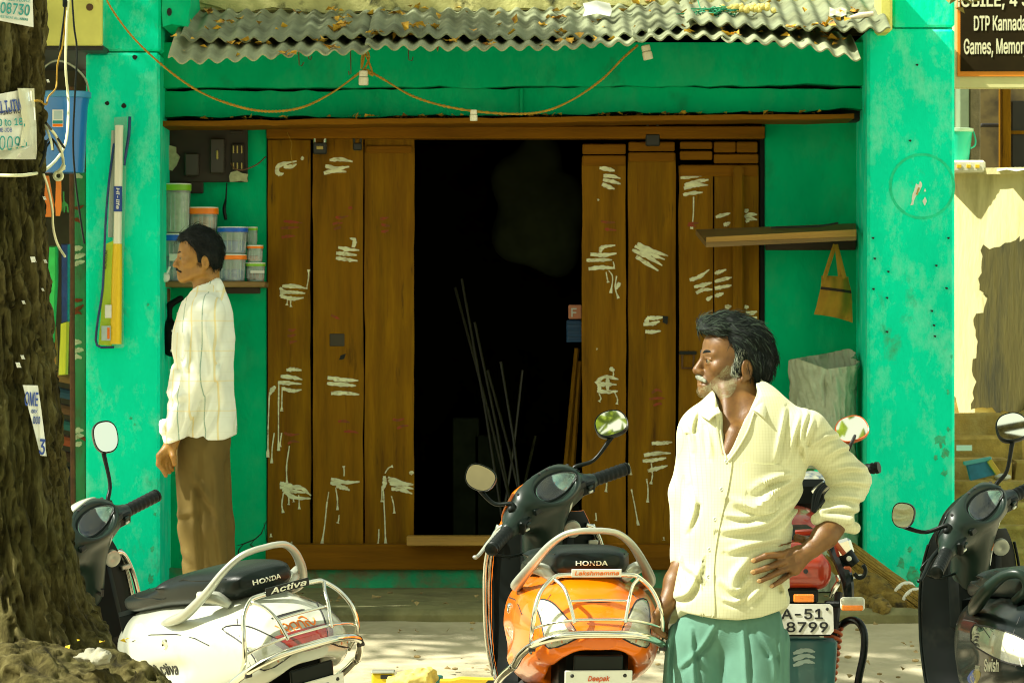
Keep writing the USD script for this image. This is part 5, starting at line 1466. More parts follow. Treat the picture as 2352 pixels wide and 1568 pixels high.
# ------------------------------------------------------------------ right side: sign, wall, steps, house behind
sg_ = thing('shop_sign', 'dark sign board with an orange border and white lettering at the top right', 'sign', W(2330, 205, 17.9))
dS = 17.8
part(sg_, 'frame', slab(2190, -160, 2640, 203, dS + 0.012, 0.06, 0.004), mat('cream_frame', (0.70, 0.66, 0.30), 0.7, var=0.1))
part(sg_, 'border', slab(2199, -160, 2640, 176, dS + 0.004, 0.008, 0.001), mat('orange_border', (0.78, 0.25, 0.005), 0.6, var=0.08))
part(sg_, 'panel', slab(2206, -160, 2640, 164, dS, 0.004, 0.001), mat('dark_sign_panel', (0.022, 0.015, 0.004), 0.8, spec=0.1, var=0.3))
m_sl = mat('sign_lettering', (0.72, 0.70, 0.45), 0.6, var=0.05)
k = dS / FPX
for s_, x, y, h, w in (('MOBILE, 4 S', 2180, 16, 30, 185), ('DTP Kannada', 2237, 70, 32, 120), ('Games, Memory Card', 2214, 124, 33, 196)):
    part(sg_, 'lettering', lettering(s_, W(x, y, dS - 0.001), (1, 0, 0.012), (0, 0, 1), h * k, w * k), m_sl)
dl = [leaf_mesh(W(2205 + rng.normal() * 12, 6 + rng.normal() * 10, 16.1), 0.05, rng) for _ in range(9)]
solo('dry_leaves', 'few withered leaves dangling at the top of the right pillar', 'leaves', cat(dl), mat('withered_leaf', (0.20, 0.15, 0.03), 0.8), False)

wl = thing('yellow_wall', 'sunlit yellow limewashed wall beyond the right pillar', 'wall', W(2300, 900, 18.8))
A, B = np.array([2.05, 18.55]), np.array([3.6, 17.9])
wv = unit(np.append(B - A, 0)); nv = np.array([wv[1], -wv[0], 0])
pts = []
nU, nV = 40, 24
P = np.array([[np.append(A + (B - A) * i / (nU - 1), 0.2 + 2.0 * j / (nV - 1)) + nv * 0.02 * meshkit.fbm(np.array([i * 0.35, j * 0.35, 1.0]), 3, 8) for i in range(nU)] for j in range(nV)])
P[-1, :, 2] += 0.02 * (meshkit.fbm(np.stack([np.arange(nU) * 0.4, 0 * np.arange(nU), 0 * np.arange(nU)], -1), 3, 3) - 0.5)
part(wl, 'wall_face', sheet(P[:, ::-1], 0.2), m_yellowwall, 40)
part(wl, 'coping', sheet(np.array([[np.append(A + (B - A) * t + nv[:2] * o, z) for t in np.linspace(-0.02, 1, 30)] for o, z in ((0.045, 2.185), (0.05, 2.215), (-0.1, 2.22), (-0.24, 2.215))])[:, ::-1], 0.03), m_yellowwall, 30)

def on_wall(x, y):
    k_ = (x - CX) / FPX
    t_ = (k_ * A[1] - A[0]) / (wv[0] - k_ * wv[1])
    return t_, CAM_H - (y - CY) * (A[1] + wv[1] * t_) / FPX


m_olive = mat('dark_olive_coat', (0.105, 0.09, 0.018), 0.95, var=0.4, vs=5, bump=0.6, bs=20, spots=(0.035, 0.035, 0.012), ss=5, cover=0.45, soft=0.12, stretch=(3, 3, 0.35))
part(wl, 'olive_patch', prism(ragged([on_wall(*q_) for q_ in [(2262, 562), (2262, 718), (2246, 720), (2246, 822), (2238, 824), (2234, 940), (2640, 940), (2640, 520), (2345, 556), (2342, 520), (2336, 552)]], 0.010, 0.025, 3), ((A[0] + nv[0] * 0.022, A[1] + nv[1] * 0.022, 0), wv, (0, 0, 1)), 0.006), m_olive, label='dark olive patch with a stepped edge')  # thin raised olive panel, darker than the wall around it
st = thing('stone_steps', 'worn yellowish stone steps climbing beside the right pillar', 'steps', (2.6, 17.0, 0.3))
z = 0.30
for k_ in range(9):
    y0 = 16.75 + k_ * 0.22
    h = 0.085 + 0.02 * rng.random()
    x = 1.93
    while x < 3.7:
        w_ = rng.uniform(0.35, 0.7)
        m_ = cbox([x, y0 + rng.uniform(0, 0.025), z - 0.05], [x + w_ - 0.012, y0 + 0.34, z + h + rng.uniform(-0.01, 0.008)], 0.015)
        v_ = m_[0] + (np.random.default_rng(k_).normal(size=m_[0].shape) * 0.004)
        part(st, 'stone', (v_, m_[1]), m_earth, 25)
        x += w_
    z += h - 0.004
for k_ in range(60):
    s_ = rng.uniform(0.008, 0.03)
    y_ = rng.uniform(16.7, 18.6)
    z_ = 0.30 + np.clip((y_ - 16.75) / 0.22, 0, 9) * 0.091 + 0.02
    part(st, 'pebble', xf(trimesh.creation.icosphere(1, s_), np.diag([1.4, 1.2, 0.6]), (rng.uniform(1.95, 3.0), y_, z_)), m_earth if k_ % 3 else m_paper, 40)

hs = thing('far_house', 'dim house with wooden posts behind the yellow wall', 'building', (3.0, 20.5, 0.3))
part(hs, 'wall', cbox([1.7, 20.6, 0.2], [5.5, 20.8, 4.0], 0.01), mat('dim_brown_wall', (0.15, 0.115, 0.035), 0.9, var=0.4, vs=4, spots=(0.04, 0.03, 0.012), ss=3, cover=0.4))
part(hs, 'post', slab(2204, -100, 2226, 420, 20.1, 0.2), mat('greenish_post', (0.16, 0.22, 0.12), 0.8, var=0.3))
part(hs, 'post', slab(2228, -100, 2252, 420, 20.2, 0.15), mat('grey_brick_post', (0.22, 0.19, 0.11), 0.9, var=0.5, vs=9, bump=0.6))
part(hs, 'post', slab(2302, -100, 2322, 420, 20.3, 0.15), m_wood2)
part(hs, 'ledge', slab(2254, 283, 2302, 290, 20.45, 0.12), m_dark)
part(hs, 'window', slab(2324, 232, 2620, 420, 20.4, 0.1), mat('dark_opening', (0.008, 0.008, 0.006), 0.4))
part(hs, 'window_bar', slab(2320, 300, 2620, 308, 20.38, 0.03), m_wood2)

gb = thing('plastic_bucket', 'bright green plastic bucket standing on the yellow wall', 'bucket', W(2195, 372, 18.6))
c = W(2196, 372, 18.62)
k = 18.6 / FPX
m_gb = mat('green_bucket_plastic', (0.01, 0.55, 0.34), 0.3, var=0.06)
part(gb, 'bucket_body', lathe([(28 * k, 0), (29 * k, 0.004), (37 * k, 66 * k), (37.5 * k, 72 * k), (35 * k, 72 * k), (27 * k, 0.012)], 32, None, c), m_gb, 40)
part(gb, 'rim', lathe([(37 * k, 68 * k), (40 * k, 70 * k), (40 * k, 76 * k), (35 * k, 77 * k), (33 * k, 70 * k)], 32, None, c), mat('bucket_rim_pale', (0.45, 0.66, 0.46), 0.3), 40)
part(gb, 'bail', tube([c + [39 * k, -0.01, 70 * k], c + [43 * k, -0.03, 50 * k], c + [40 * k, -0.05, 36 * k], c + [30 * k, -0.06, 30 * k]], 0.004, 6, sub=4), m_gb, True)
tr_ = thing('plastic_tray', 'shallow white tray with yellow marks under the green bucket', 'tray', W(2215, 396, 18.4))
part(tr_, 'tray_body', slab(2150, 368, 2264, 396, 18.42, 0.3, 0.01), mat('tray_white', (0.70, 0.70, 0.52), 0.5))
for x in (2203, 2225, 2245):
    part(tr_, 'yellow_mark', slab(x - 5, 378, x + 5, 386, 18.416, 0.006, 0.001), mat('yellow_mark', (0.75, 0.50, 0.01), 0.5))
solo('paper_scrap', 'white paper lying on top of the yellow wall', 'paper', sheet(np.array([[W(2290 + 22 * i, 396 - 4 * (i % 2) - 2 * j, 18.3 + 0.05 * j) + [0, 0, 0.006] for j in range(3)] for i in range(5)]), 0.002), m_paper, 30)
pk = thing('crushed_carton', 'crushed blue and yellow carton on the steps behind the right scooter', 'carton', W(2390 * 0.9408, 1085, 16.7))
part(pk, 'carton_body', cboxc(W(2252, 1078, 16.7), [0.055, 0.03, 0.035], axrot((0, 1, 0.3), -0.25), 0.004), mat('blue_carton', (0.02, 0.13, 0.24), 0.6, var=0.4, vs=20))
part(pk, 'carton_lid', cboxc(W(2245, 1058, 16.7), [0.06, 0.035, 0.008], axrot((0, 1, 0.3), -0.2), 0.003), mat('pale_blue_carton', (0.10, 0.30, 0.34), 0.6))
part(pk, 'carton_flap', cboxc(W(2281, 1072, 16.68), [0.012, 0.03, 0.035], axrot((0, 1, 0), -0.6), 0.003), mat('yellow_flap', (0.50, 0.30, 0.03), 0.6))
solo('paper_scrap', 'flattened white paper on the step beside the right pillar', 'paper', sheet(np.array([[W(2196 + 18 * i, 1040 - 6 * j, 16.72 + 0.05 * j) + [0, -0.01, 0.012] for j in range(3)] for i in range(3)]), 0.002), m_paper, 30)

# litter at the bottom of the picture
can = thing('oil_tin', 'yellow printed tin lying on the ground between the scooters', 'tin', W(880, 1570, 13.6))
part(can, 'tin_body', slab(853, 1546, 905, 1600, 13.6, 0.08, 0.006), mat('tin_yellow', (0.72, 0.55, 0.02), 0.35, var=0.1))
part(can, 'rim', slab(852, 1541, 906, 1546, 13.595, 0.09, 0.003), m_alu)
part(can, 'label_band', slab(874, 1549, 900, 1558, 13.597, 0.01, 0.001), m_ink)
cl_ = Field(W(950, 1570, 13.4) - 0.14, W(950, 1570, 13.4) + 0.14, 0.005)
cl_.add(ell(W(930, 1566, 13.45), (0.06, 0.06, 0.03))); cl_.add(ell(W(962, 1560, 13.4), (0.06, 0.06, 0.035)), 0.02); cl_.add(cone(W(965, 1560, 13.4), W(985, 1545, 13.4), 0.02, 0.018), 0.02)
cl_.displace(lambda X: 0.09 * (np.abs(meshkit.fbm(X * 16, 3, 6) - 0.5) - 0.1), 0.06)
solo('crumpled_rag', 'crumpled yellowish rag on the ground beside the tin', 'rag', cl_.mesh(), mat('yellow_rag', (0.55, 0.46, 0.12), 0.85, var=0.4, vs=20))
solo('bottle_cap', 'teal plastic cap on the ground right of the rag', 'cap', lathe([(0.026, 0), (0.027, 0.03), (0.024, 0.033)], 18, None, W(1000, 1552, 13.7) - [0, 0, 0.03]), mat('teal_cap', (0.01, 0.14, 0.13), 0.4), 40)
solo('yellow_strip', 'flat yellow strip of plastic lying in front of the orange scooter wheel', 'strip', rslab([(1010, 1563), (1060, 1558), (1140, 1560), (1190, 1562), (1190, 1590), (1010, 1590)], 13.3, 0.1, 0.003, 0.03, 3), mat('ochre_plastic', (0.60, 0.42, 0.02), 0.6, var=0.2), 30)

# the other side of the street, behind the viewer; it shows only in the mirrors and the shine of the scooters
for k, (x0, x1, h, c, lb) in enumerate([(-15.0, -5.5, 5.6, (0.30, 0.26, 0.16), 'two storey ochre house across the street'), (-4.6, 3.4, 6.8, (0.34, 0.36, 0.30), 'tall grey house across the street'), (4.4, 14.0, 5.0, (0.32, 0.22, 0.14), 'low brown house across the street')]):
    oh = thing('street_house', lb, 'building', ((x0 + x1) / 2, -14.0, -0.14))
    mw = mat('street_house_wall_%s' % 'abc'[k], c, 0.9, var=0.25, vs=1.5)
    part(oh, 'wall', cbox([x0, -20, -0.3], [x1, -14, h], 0.03), mw)
    part(oh, 'roof', cbox([x0 - 0.3, -20.3, h], [x1 + 0.3, -13.6, h + 0.18], 0.03), m_moss)
    n_ = int((x1 - x0) / 2.2)
    for fl in range(2):
        for i in range(n_):
            xc = x0 + (i + 0.5) * (x1 - x0) / n_
            w_ = part(oh, 'window', cbox([xc - 0.5, -14.0, 0.8 + 2.6 * fl], [xc + 0.5, -13.94, 2.1 + 2.6 * fl], 0.01), m_dark)
            part(w_, 'sill', cbox([xc - 0.6, -13.99, 0.72 + 2.6 * fl], [xc + 0.6, -13.86, 0.79 + 2.6 * fl], 0.01), mw)
# ------------------------------------------------------------------ scooters
from scipy.interpolate import PchipInterpolator

def sweep(xs, ws, zb, zt, n=2.6):
    """Solid along x whose cross-section is a superellipse (half width w, from zb to zt)."""
    xs, ws, zb, zt = (np.asarray(q, float) for q in (xs, ws, zb, zt))
    fw, fb, ft = (PchipInterpolator(xs, q) for q in (ws, zb, zt))

    def fn(X):
        x = np.clip(X[..., 0], xs[0], xs[-1])
        w, b, t = fw(x), fb(x), ft(x)
        h = (t - b) / 2
        k = (np.abs(X[..., 1] / w) ** n + np.abs((X[..., 2] - (b + t) / 2) / h) ** n) ** (1 / n)
        return (np.maximum((k - 1) * np.minimum(w, h), np.abs(X[..., 0] - x)) if False else np.hypot((k - 1) * np.minimum(w, h) * (k > 1), X[..., 0] - x) + np.minimum((k - 1) * np.minimum(w, h), 0)).astype(np.float32)
    return fn, np.array([xs[0], -ws.max(), zb.min()]), np.array([xs[-1], ws.max(), zt.max()])


def cast(F, p, d, far=0.8):
    """Where rays from p along d first meet the field's surface."""
    p, d = np.atleast_2d(np.asarray(p, float)), unit(d)
    t = np.arange(0, far, F.h * 0.5)
    out = np.empty_like(p)
    for i, q in enumerate(p):
        X = (q + t[:, None] * d - F.lo) / F.h
        v = map_coordinates(F.v, X.T, order=1, mode='nearest')
        j = np.argmax(v < 0)
        if v[j] >= 0:
            j = np.argmin(v)
            out[i] = q + t[j] * d
        else:
            a, b = v[j - 1], v[j]
            out[i] = q + d * (t[j] - F.h * 0.5 * (b / (b - a)))
    return out


def drape(F, poly, o, r, u, off=0.004, th=0.008, size=0.014):
    """A patch: polygon in the (r, u) plane at o, laid onto the field along -(r x u)."""
    import shapely.geometry as sg
    g = sg.Polygon(smooth_path(np.column_stack([poly, np.zeros(len(poly))]), 3, True)[:, :2]).buffer(0)
    g = max(getattr(g, 'geoms', [g]), key=lambda q: q.area)
    v, f = trimesh.creation.triangulate_polygon(g, engine='earcut')
    v, f = trimesh.remesh.subdivide_to_size(np.column_stack([v, np.zeros(len(v))]), f, size, max_iter=12)
    m = trimesh.Trimesh(v, f)
    m.merge_vertices()
    r, u = unit(r), unit(u)
    n = np.cross(r, u)
    P = np.asarray(o, float) + m.vertices[:, :1] * r + m.vertices[:, 1:2] * u
    S = cast(F, P, -n)
    top, bot = S + n * off, S - n * th
    f = np.asarray(m.faces)
    e = np.vstack([f[:, [0, 1]], f[:, [1, 2]], f[:, [2, 0]]])
    key = {}
    for a, b in e:
        key[(a, b)] = 1
    bd = np.array([(a, b) for a, b in e if (b, a) not in key])
    N = len(S)
    side = np.vstack([np.column_stack([bd[:, 1], bd[:, 0], bd[:, 0] + N]), np.column_stack([bd[:, 1], bd[:, 0] + N, bd[:, 1] + N])])
    return np.vstack([top, bot]), np.vstack([f, f[:, ::-1] + N, side])


def drape_text(F, s, o, r, u, h, width, shear=0.0, off=0.0015, bold=True):
    g = meshkit.text_mesh(s, h, 0.001, bold)
    v = np.array(g.vertices, float)
    v[:, 0] = (v[:, 0] - v[:, 0].min()) * width / np.ptp(v[:, 0])
    v[:, 0] += shear * v[:, 1] - width / 2
    r, u = unit(r), unit(u)
    n = np.cross(r, u)
    P = np.asarray(o, float) + v[:, :1] * r + v[:, 1:2] * u
    S = cast(F, P, -n)
    return S + n * (off * (v[:, 2:] > 0.0005) - 0.001 * (v[:, 2:] <= 0.0005)), np.asarray(g.faces)


MIR = np.array([1, -1, 1.0])


def mirrored(P):
    """A path and its mirror image joined into one: P runs from the left end to the centre."""
    P = np.asarray(P, float)
    return np.vstack([P, (P * MIR)[::-1][1:]])


def scooter(name, label, paint, target, yaw, lean, steer, style, mirrors, group=None, pitch=0.0):
    R = rotz(PI / 2 + yaw) @ roty(-pitch) @ rotx(-lean)
    o = np.asarray(target) - R @ np.array([-0.25, 0, 0.755])
    t = thing(name, label, 'scooter', o, R, group)
    L = lambda n, m, mt, sm=40, lb=None, pa=None: part(pa or t, n, m, mt, sm, lb, local=True)
    # ---- tail body
    F = Field([-0.52, -0.30, 0.28], [0.62, 0.30, 0.78], 0.0065)
    F.add(sweep([-0.44, -0.40, -0.32, -0.2, -0.05, 0.15, 0.32, 0.45, 0.56], [0.125, 0.152, 0.180, 0.203, 0.213, 0.212, 0.195, 0.16, 0.13], [0.485, 0.465, 0.435, 0.40, 0.37, 0.35, 0.35, 0.36, 0.38], [0.585, 0.615, 0.655, 0.685, 0.70, 0.70, 0.69, 0.67, 0.63], 2.9))
    F.add(sweep([-0.36, -0.30, -0.22, 0.0], [0.075, 0.095, 0.105, 0.12], [0.55, 0.55, 0.55, 0.55], [0.655, 0.690, 0.708, 0.72], 3.0), 0.03)
    # crease along the flank, hollow of the wheel arch
    F.sub(ell((0.22, 0.272, 0.485), (0.42, 0.085, 0.055), axrot((0, 1, 0), 0.16)), 0.02)
    F.sub(ell((0.22, -0.272, 0.485), (0.42, 0.085, 0.055), axrot((0, 1, 0), 0.16)), 0.02)
    arch = rbox((-0.42, 0, 0.38), (0.34, 0.125, 0.135), 0.09)
    F.sub(arch, 0.012)
    F.sub(rbox((-0.42, 0, 0.33), (0.16, 0.22, 0.125), 0.05), 0.02)
    L('tail_body', F.mesh(), paint)
    L('inner_fender', cboxc((-0.16, 0, 0.43), (0.17, 0.10, 0.09), None, 0.02), m_blackmatte)
    # gap lines
    for s in (1, -1):
        pts = cast(F, np.array([[-0.7, s * 0.118, 0.66], [-0.7, s * 0.150, 0.62], [-0.7, s * 0.160, 0.575], [-0.7, s * 0.158, 0.53], [-0.7, s * 0.158, 0.48]]), (1, 0, 0))
        L('panel_gap', tube(pts + [0.0006, 0, 0], 0.0020, 5), m_dark)
        pts = cast(F, np.array([[0.30, s * 0.5, 0.60], [0.15, s * 0.5, 0.625], [-0.02, s * 0.5, 0.63], [-0.14, s * 0.5, 0.62], [-0.22, s * 0.5, 0.60]]), (0, -s, 0))
        L('panel_gap', tube(pts, 0.0020, 5), m_dark)
    L('vent_slot', drape(F, [(-0.045, -0.004), (0.045, -0.004), (0.045, 0.004), (-0.045, 0.004)], (-0.7, 0, 0.648), (0, -1, 0), (0, 0, 1), 0.0006, 0.002, 0.02), m_dark)
    # ---- lamps
    for s in (1, -1):
        if style == 'A':
            poly = [(0.160, 0.640), (0.124, 0.642), (0.096, 0.612), (0.064, 0.566), (0.068, 0.548), (0.138, 0.520), (0.150, 0.555), (0.156, 0.60)]
        else:
            poly = [(0.205, 0.625), (0.150, 0.615), (0.090, 0.570), (0.080, 0.552), (0.150, 0.535), (0.200, 0.552), (0.218, 0.590)]
        pl_ = np.array([(-s * a, b) for a, b in poly])
        ol = np.array([-0.7, 0, 0])
        gp = cast(F, np.array([[-0.7, -q[0], q[1]] for q in smooth_path(np.column_stack([(pl_ - pl_.mean(0)) * 1.02 + pl_.mean(0), 0 * pl_[:, 0]]), 3, True)[:, :2]]), (1, 0, 0))
        L('lamp_gap', tube(gp, 0.0032, 5, closed=True), m_dark)
        b_ = L('turn_lamp', drape(F, pl_, ol, (0, -1, 0), (0, 0, 1), 0.0015, 0.006, 0.012), m_lensback)
        L('lens', drape(F, (pl_ - pl_.mean(0)) * 0.985 + pl_.mean(0), ol, (0, -1, 0), (0, 0, 1), 0.0055, 0.0, 0.012), m_lens, pa=b_)
        for k in range(5):
            q = cast(F, np.array([[-0.7, s * (0.150 - 0.014 * k), 0.556 - 0.003 * k], [-0.7, s * (0.146 - 0.014 * k), 0.532 + 0.001 * k]]), (1, 0, 0))
            L('lamp_flute', tube(q - [0.003, 0, 0], 0.0026, 5), m_amber if k % 2 else m_lensback, pa=b_)
    if style == 'A':
        L('tail_lamp', drape(F, [(-0.060, 0.552), (0.060, 0.552), (0.098, 0.596), (0.05, 0.604), (-0.05, 0.604), (-0.098, 0.596)], (-0.7, 0, 0), (0, -1, 0), (0, 0, 1), 0.003, 0.006), m_redlens if paint is m_white else mat('orange_red_lens', (0.72, 0.15, 0.006), 0.12, var=0.3, vs=18, coat=1.0))
    else:
        L('tail_lamp', drape(F, [(-0.07, 0.56), (0.07, 0.56), (0.085, 0.60), (-0.085, 0.60)], (-0.7, 0, 0), (0, -1, 0), (0, 0, 1), 0.003, 0.006), m_redlens)
    L('reflector', cboxc((-0.405, 0, 0.472), (0.008, 0.037, 0.013), None, 0.003), m_amber)
    L('reflector_frame', cboxc((-0.398, 0, 0.472), (0.008, 0.044, 0.019), None, 0.003), m_black)
    pR = roty(-0.22)
    pc = np.array([-0.43, 0, 0.402])
    plate = L('number_plate', cboxc(pc, (0.0025, 0.096, 0.056), pR, 0.002), m_plate)
    L('plate_holder', cboxc(pc + [0.012, 0, 0.0], (0.006, 0.07, 0.10), pR, 0.004), m_black)
    for y in (0.075, -0.075):
        L('bolt', xf(lathe([(0.006, 0), (0.004, 0.004)], 10), pR @ roty(-PI / 2), pc + pR @ np.array([-0.002, y, 0.041])), m_dark, pa=plate)
    for s_, z_, h_, w_, mt in (('Deepak', 0.026, 0.014, 0.06, m_redink), ('KA-05', -0.012, 0.026, 0.085, m_ink), ('HD-5263', -0.048, 0.026, 0.12, m_ink)) if paint is m_orange else (('KA-03', 0.008, 0.030, 0.09, m_ink), ('EM-4418', -0.040, 0.030, 0.13, m_ink)):
        L('lettering', lettering(s_, pc + pR @ np.array([-0.0027, 0, z_]), pR @ np.array([0, -1.0, 0]), pR @ np.array([0, 0, 1.0]), h_, w_, center=True, shear=0.2 if mt is m_redink else 0), mt, pa=plate)
    # ---- seat
    S = Field([-0.34, -0.2, 0.62], [0.72, 0.2, 0.86], 0.006)
    S.add(sweep([-0.262, -0.235, -0.18, -0.05, 0.10, 0.26, 0.40, 0.50, 0.57], [0.080, 0.100, 0.116, 0.135, 0.145, 0.150, 0.135, 0.10, 0.06], [0.725, 0.712, 0.70, 0.69, 0.685, 0.675, 0.665, 0.665, 0.67], [0.778, 0.788, 0.794, 0.792, 0.778, 0.742, 0.728, 0.715, 0.70], 3.2))
    S.displace(lambda X: -0.006 * np.exp(-((X[:, 0] - 0.14) / 0.03) ** 2) * (X[:, 2] > 0.75), 0.02)
    L('seat', S.mesh(), m_seat)
    seam = [cast(S, [[x, 0.26, 0.772 if x < 0.1 else 0.722]], (0, -1, 0))[0] for x in np.linspace(-0.22, 0.45, 9)]
    for s in (1, -1):
        L('seam', tube(smooth_path(np.array(seam) * [1, s, 1], 4), 0.0022, 5), m_black)
    L('lettering', drape_text(S, 'HONDA' if style == 'A' else 'SUZUKI', (-0.5, 0, 0.743), (0, -1, 0), (0, 0, 1), 0.013, 0.092), m_badge)
    # ---- grab rail
    if style == 'A':
        g = mirrored([(0.10, 0.172, 0.655), (0.0, 0.190, 0.668), (-0.10, 0.190, 0.690), (-0.19, 0.160, 0.742), (-0.25, 0.120, 0.798), (-0.285, 0.078, 0.832), (-0.298, 0.038, 0.842), (-0.30, 0, 0.843)])
        rr = [0.009, 0.018, 0.018, 0.015, 0.0125, 0.0115, 0.0115, 0.0115]
        L('grab_rail', tube(g, rr + rr[::-1][1:], 14, sub=6, flat=((0.3, 0, 1), 0.8)), m_alu, True)
        for s in (1, -1):
            L('rail_foot', tube([(-0.15, s * 0.165, 0.735), (-0.19, s * 0.125, 0.722), (-0.21, s * 0.10, 0.695)], [0.016, 0.02, 0.012], 10, sub=3, flat=((1, 0, 0), 0.6)), m_alu, True)
    else:
        for s in (1, -1):
            L('grab_rail', tube([(0.06, s * 0.19, 0.655), (-0.06, s * 0.20, 0.685), (-0.16, s * 0.185, 0.735), (-0.22, s * 0.15, 0.775), (-0.26, s * 0.11, 0.78), (-0.25, s * 0.09, 0.74), (-0.18, s * 0.11, 0.70)], [0.012, 0.022, 0.02, 0.015, 0.014, 0.014, 0.014], 12, sub=5), m_cowl, True)
    # ---- chrome guard
    if style == 'A':
        gd = lambda P, r_: L('guard_bar', tube(mirrored(P), r_, 10, sub=6), m_chrome, True)
        gd([(-0.34, 0.182, 0.50), (-0.405, 0.186, 0.555), (-0.42, 0.180, 0.62), (-0.40, 0.160, 0.675), (-0.385, 0.125, 0.712), (-0.385, 0.095, 0.722), (-0.385, 0, 0.722)], 0.0068)
        gd([(-0.30, 0.225, 0.46), (-0.36, 0.208, 0.50), (-0.43, 0.170, 0.535), (-0.475, 0.10, 0.557), (-0.488, 0, 0.562)], 0.0115)
        for s in (1, -1):
            L('guard_bar', tube([(-0.30, s * 0.225, 0.46), (-0.15, s * 0.252, 0.41), (0.05, s * 0.255, 0.34)], 0.0115, 10, sub=5), m_chrome, True)
            L('guard_bar', tube([(-0.39, s * 0.120, 0.712), (-0.425, s * 0.098, 0.69), (-0.455, s * 0.085, 0.655), (-0.470, s * 0.075, 0.610), (-0.475, s * 0.072, 0.592)], 0.0055, 8, sub=5), m_chrome, True)
            L('guard_bolt', tube([(-0.41, s * 0.196, 0.515), (-0.41, s * 0.176, 0.515)], 0.007, 8), m_dark)
        gd([(-0.405, 0.186, 0.572), (-0.44, 0.14, 0.588), (-0.472, 0.07, 0.600), (-0.478, 0, 0.602)], 0.0045)
        L('guard_bar', tube([(-0.448, 0.088, 0.652), (-0.455, 0, 0.655), (-0.448, -0.088, 0.652)], 0.0042, 8, sub=4), m_chrome, True)
        pl2 = L('name_plate', cboxc((-0.392, 0, 0.728), (0.003, 0.071, 0.0115), roty(-0.15), 0.001), m_plate if paint is m_orange else m_blackpaint)
        if paint is m_orange:
            L('lettering', lettering('Lakshmamma', (-0.3955, 0, 0.7225), (0, -1, 0), (-0.15, 0, 1), 0.0115, 0.125, shear=0.25, center=True), mat('orange_lettering', (0.80, 0.19, 0.01), 0.5), pa=pl2)
        else:
            L('lettering', lettering('Activa', (-0.3955, 0, 0.721), (0, -1, 0), (-0.15, 0, 1), 0.015, 0.115, shear=0.4, center=True), m_badge, pa=pl2)
            for k, q in enumerate([[(-.058, .628), (-.05, .618), (-.056, .606), (-.045, .602)], [(-.044, .622), (-.034, .628), (-.026, .618), (-.036, .610), (-.042, .616), (-.03, .604)], [(-.016, .604), (-.02, .622), (-.004, .626), (-.002, .612), (-.012, .610)], [(.004, .606), (.008, .626), (.02, .622), (.022, .606)], [(.016, .632), (.03, .634), (.042, .624)], [(.034, .606), (.03, .618), (.042, .618), (.048, .606), (.06, .612), (.064, .622)]]):
                pts = cast(F, [[-0.7, -a, b] for a, b in q], (1, 0, 0))
                L('lettering', tube(smooth_path(pts, 4), 0.0028, 5), mat('orange_lettering', (0.80, 0.19, 0.01), 0.5))
    # side lettering and key lock on the left flank
    if style == 'A':
        L('lettering', drape_text(F, 'Activa', (0.10, 0.5, 0.505), (-1, 0, 0.06), (0.0, 0, 1), 0.034, 0.17, 0.35), m_badge if paint is m_orange else m_ink)
        lk = cast(F, [[0.045, 0.5, 0.60]], (0, -1, 0))[0]
        L('key_lock', lathe([(0.016, -0.004), (0.016, 0.003), (0.011, 0.006), (0.008, 0.002)], 18, rotx(-PI / 2), lk), m_chrome)
    else:
        L('lettering', drape_text(F, 'Swish', (-0.58, 0.62, 0.505), (-0.77, -0.64, 0.08), (0, 0, 1), 0.034, 0.10, 0.3), m_badge)
        L('lettering', drape_text(F, 'SUZUKI', (-0.50, 0.70, 0.497), (-0.77, -0.64, 0.08), (0, 0, 1), 0.013, 0.05, 0.3), m_badge)
        for k in range(2):
            L('decal', drape(F, [(-0.02 + 0.05 * k, -0.012), (0.10 + 0.05 * k, 0.012), (0.12 + 0.05 * k, -0.01), (0.02 + 0.05 * k, -0.035)], (0.05, 0.5, 0.475), (-1, 0, 0.1), (0, 0, 1), 0.0012, 0.002, 0.03), mat('decal%d' % k, [(0.01, 0.03, 0.12), (0.30, 0.25, 0.04), (0.10, 0.14, 0.20)][k], 0.35))
    # ---- lower works: engine block, footboard, wheels
    L('engine_cover', cboxc((0.08, 0.12, 0.28), (0.22, 0.06, 0.09), None, 0.03), m_dark)
    L('foot_board', cboxc((0.70, 0, 0.285), (0.27, 0.20, 0.025), None, 0.012), m_blackmatte)
    L('under_seat_panel', hull([(0.47, s * 0.14, z_) for s in (1, -1) for z_ in (0.30, 0.66)] + [(0.58, s * 0.09, z_) for s in (1, -1) for z_ in (0.30, 0.66)]), m_blackmatte)
    for x, r_, nm in ((0.0, 0.20, 'rear_wheel'), (1.24, 0.20, 'front_wheel')):
        w = L(nm, tube([(x + r_ * math.cos(a), 0, 0.245 + r_ * math.sin(a)) for a in np.arange(28) * 2 * PI / 28], 0.045, 10, closed=True), m_rubber, True)
        L('rim', lathe([(0.15, -0.03), (0.165, -0.03), (0.165, 0.03), (0.15, 0.03)], 28, rotx(PI / 2), (x, 0, 0.245)), m_dark, pa=w)
    L('front_fender', ell_mesh((1.24, 0, 0.40), (0.28, 0.085, 0.12)), paint)
    # ---- leg shield
    zs_ = np.array([0.30, 0.38, 0.48, 0.60, 0.70, 0.78, 0.84, 0.875])
    xs_ = np.array([0.93, 0.965, 0.985, 0.99, 0.975, 0.955, 0.935, 0.925])
    ws_ = np.array([0.150, 0.164, 0.170, 0.170, 0.164, 0.150, 0.125, 0.09]) * (1.0 if style == 'A' else 0.92)
    u_ = np.linspace(-1, 1, 21)
    zz = np.linspace(0.30, 0.845, 22)
    Pin = np.array([[(np.interp(z_, zs_, xs_) + 0.05 * abs(q) ** 2.2 - 0.03 * (1 - q * q), np.interp(z_, zs_, ws_) * q, z_) for q in u_] for z_ in zz])
    L('inner_shield', sheet(Pin, 0.02)[::1], m_blackmatte)
    Pout = Pin + np.array([0.03, 0, 0])
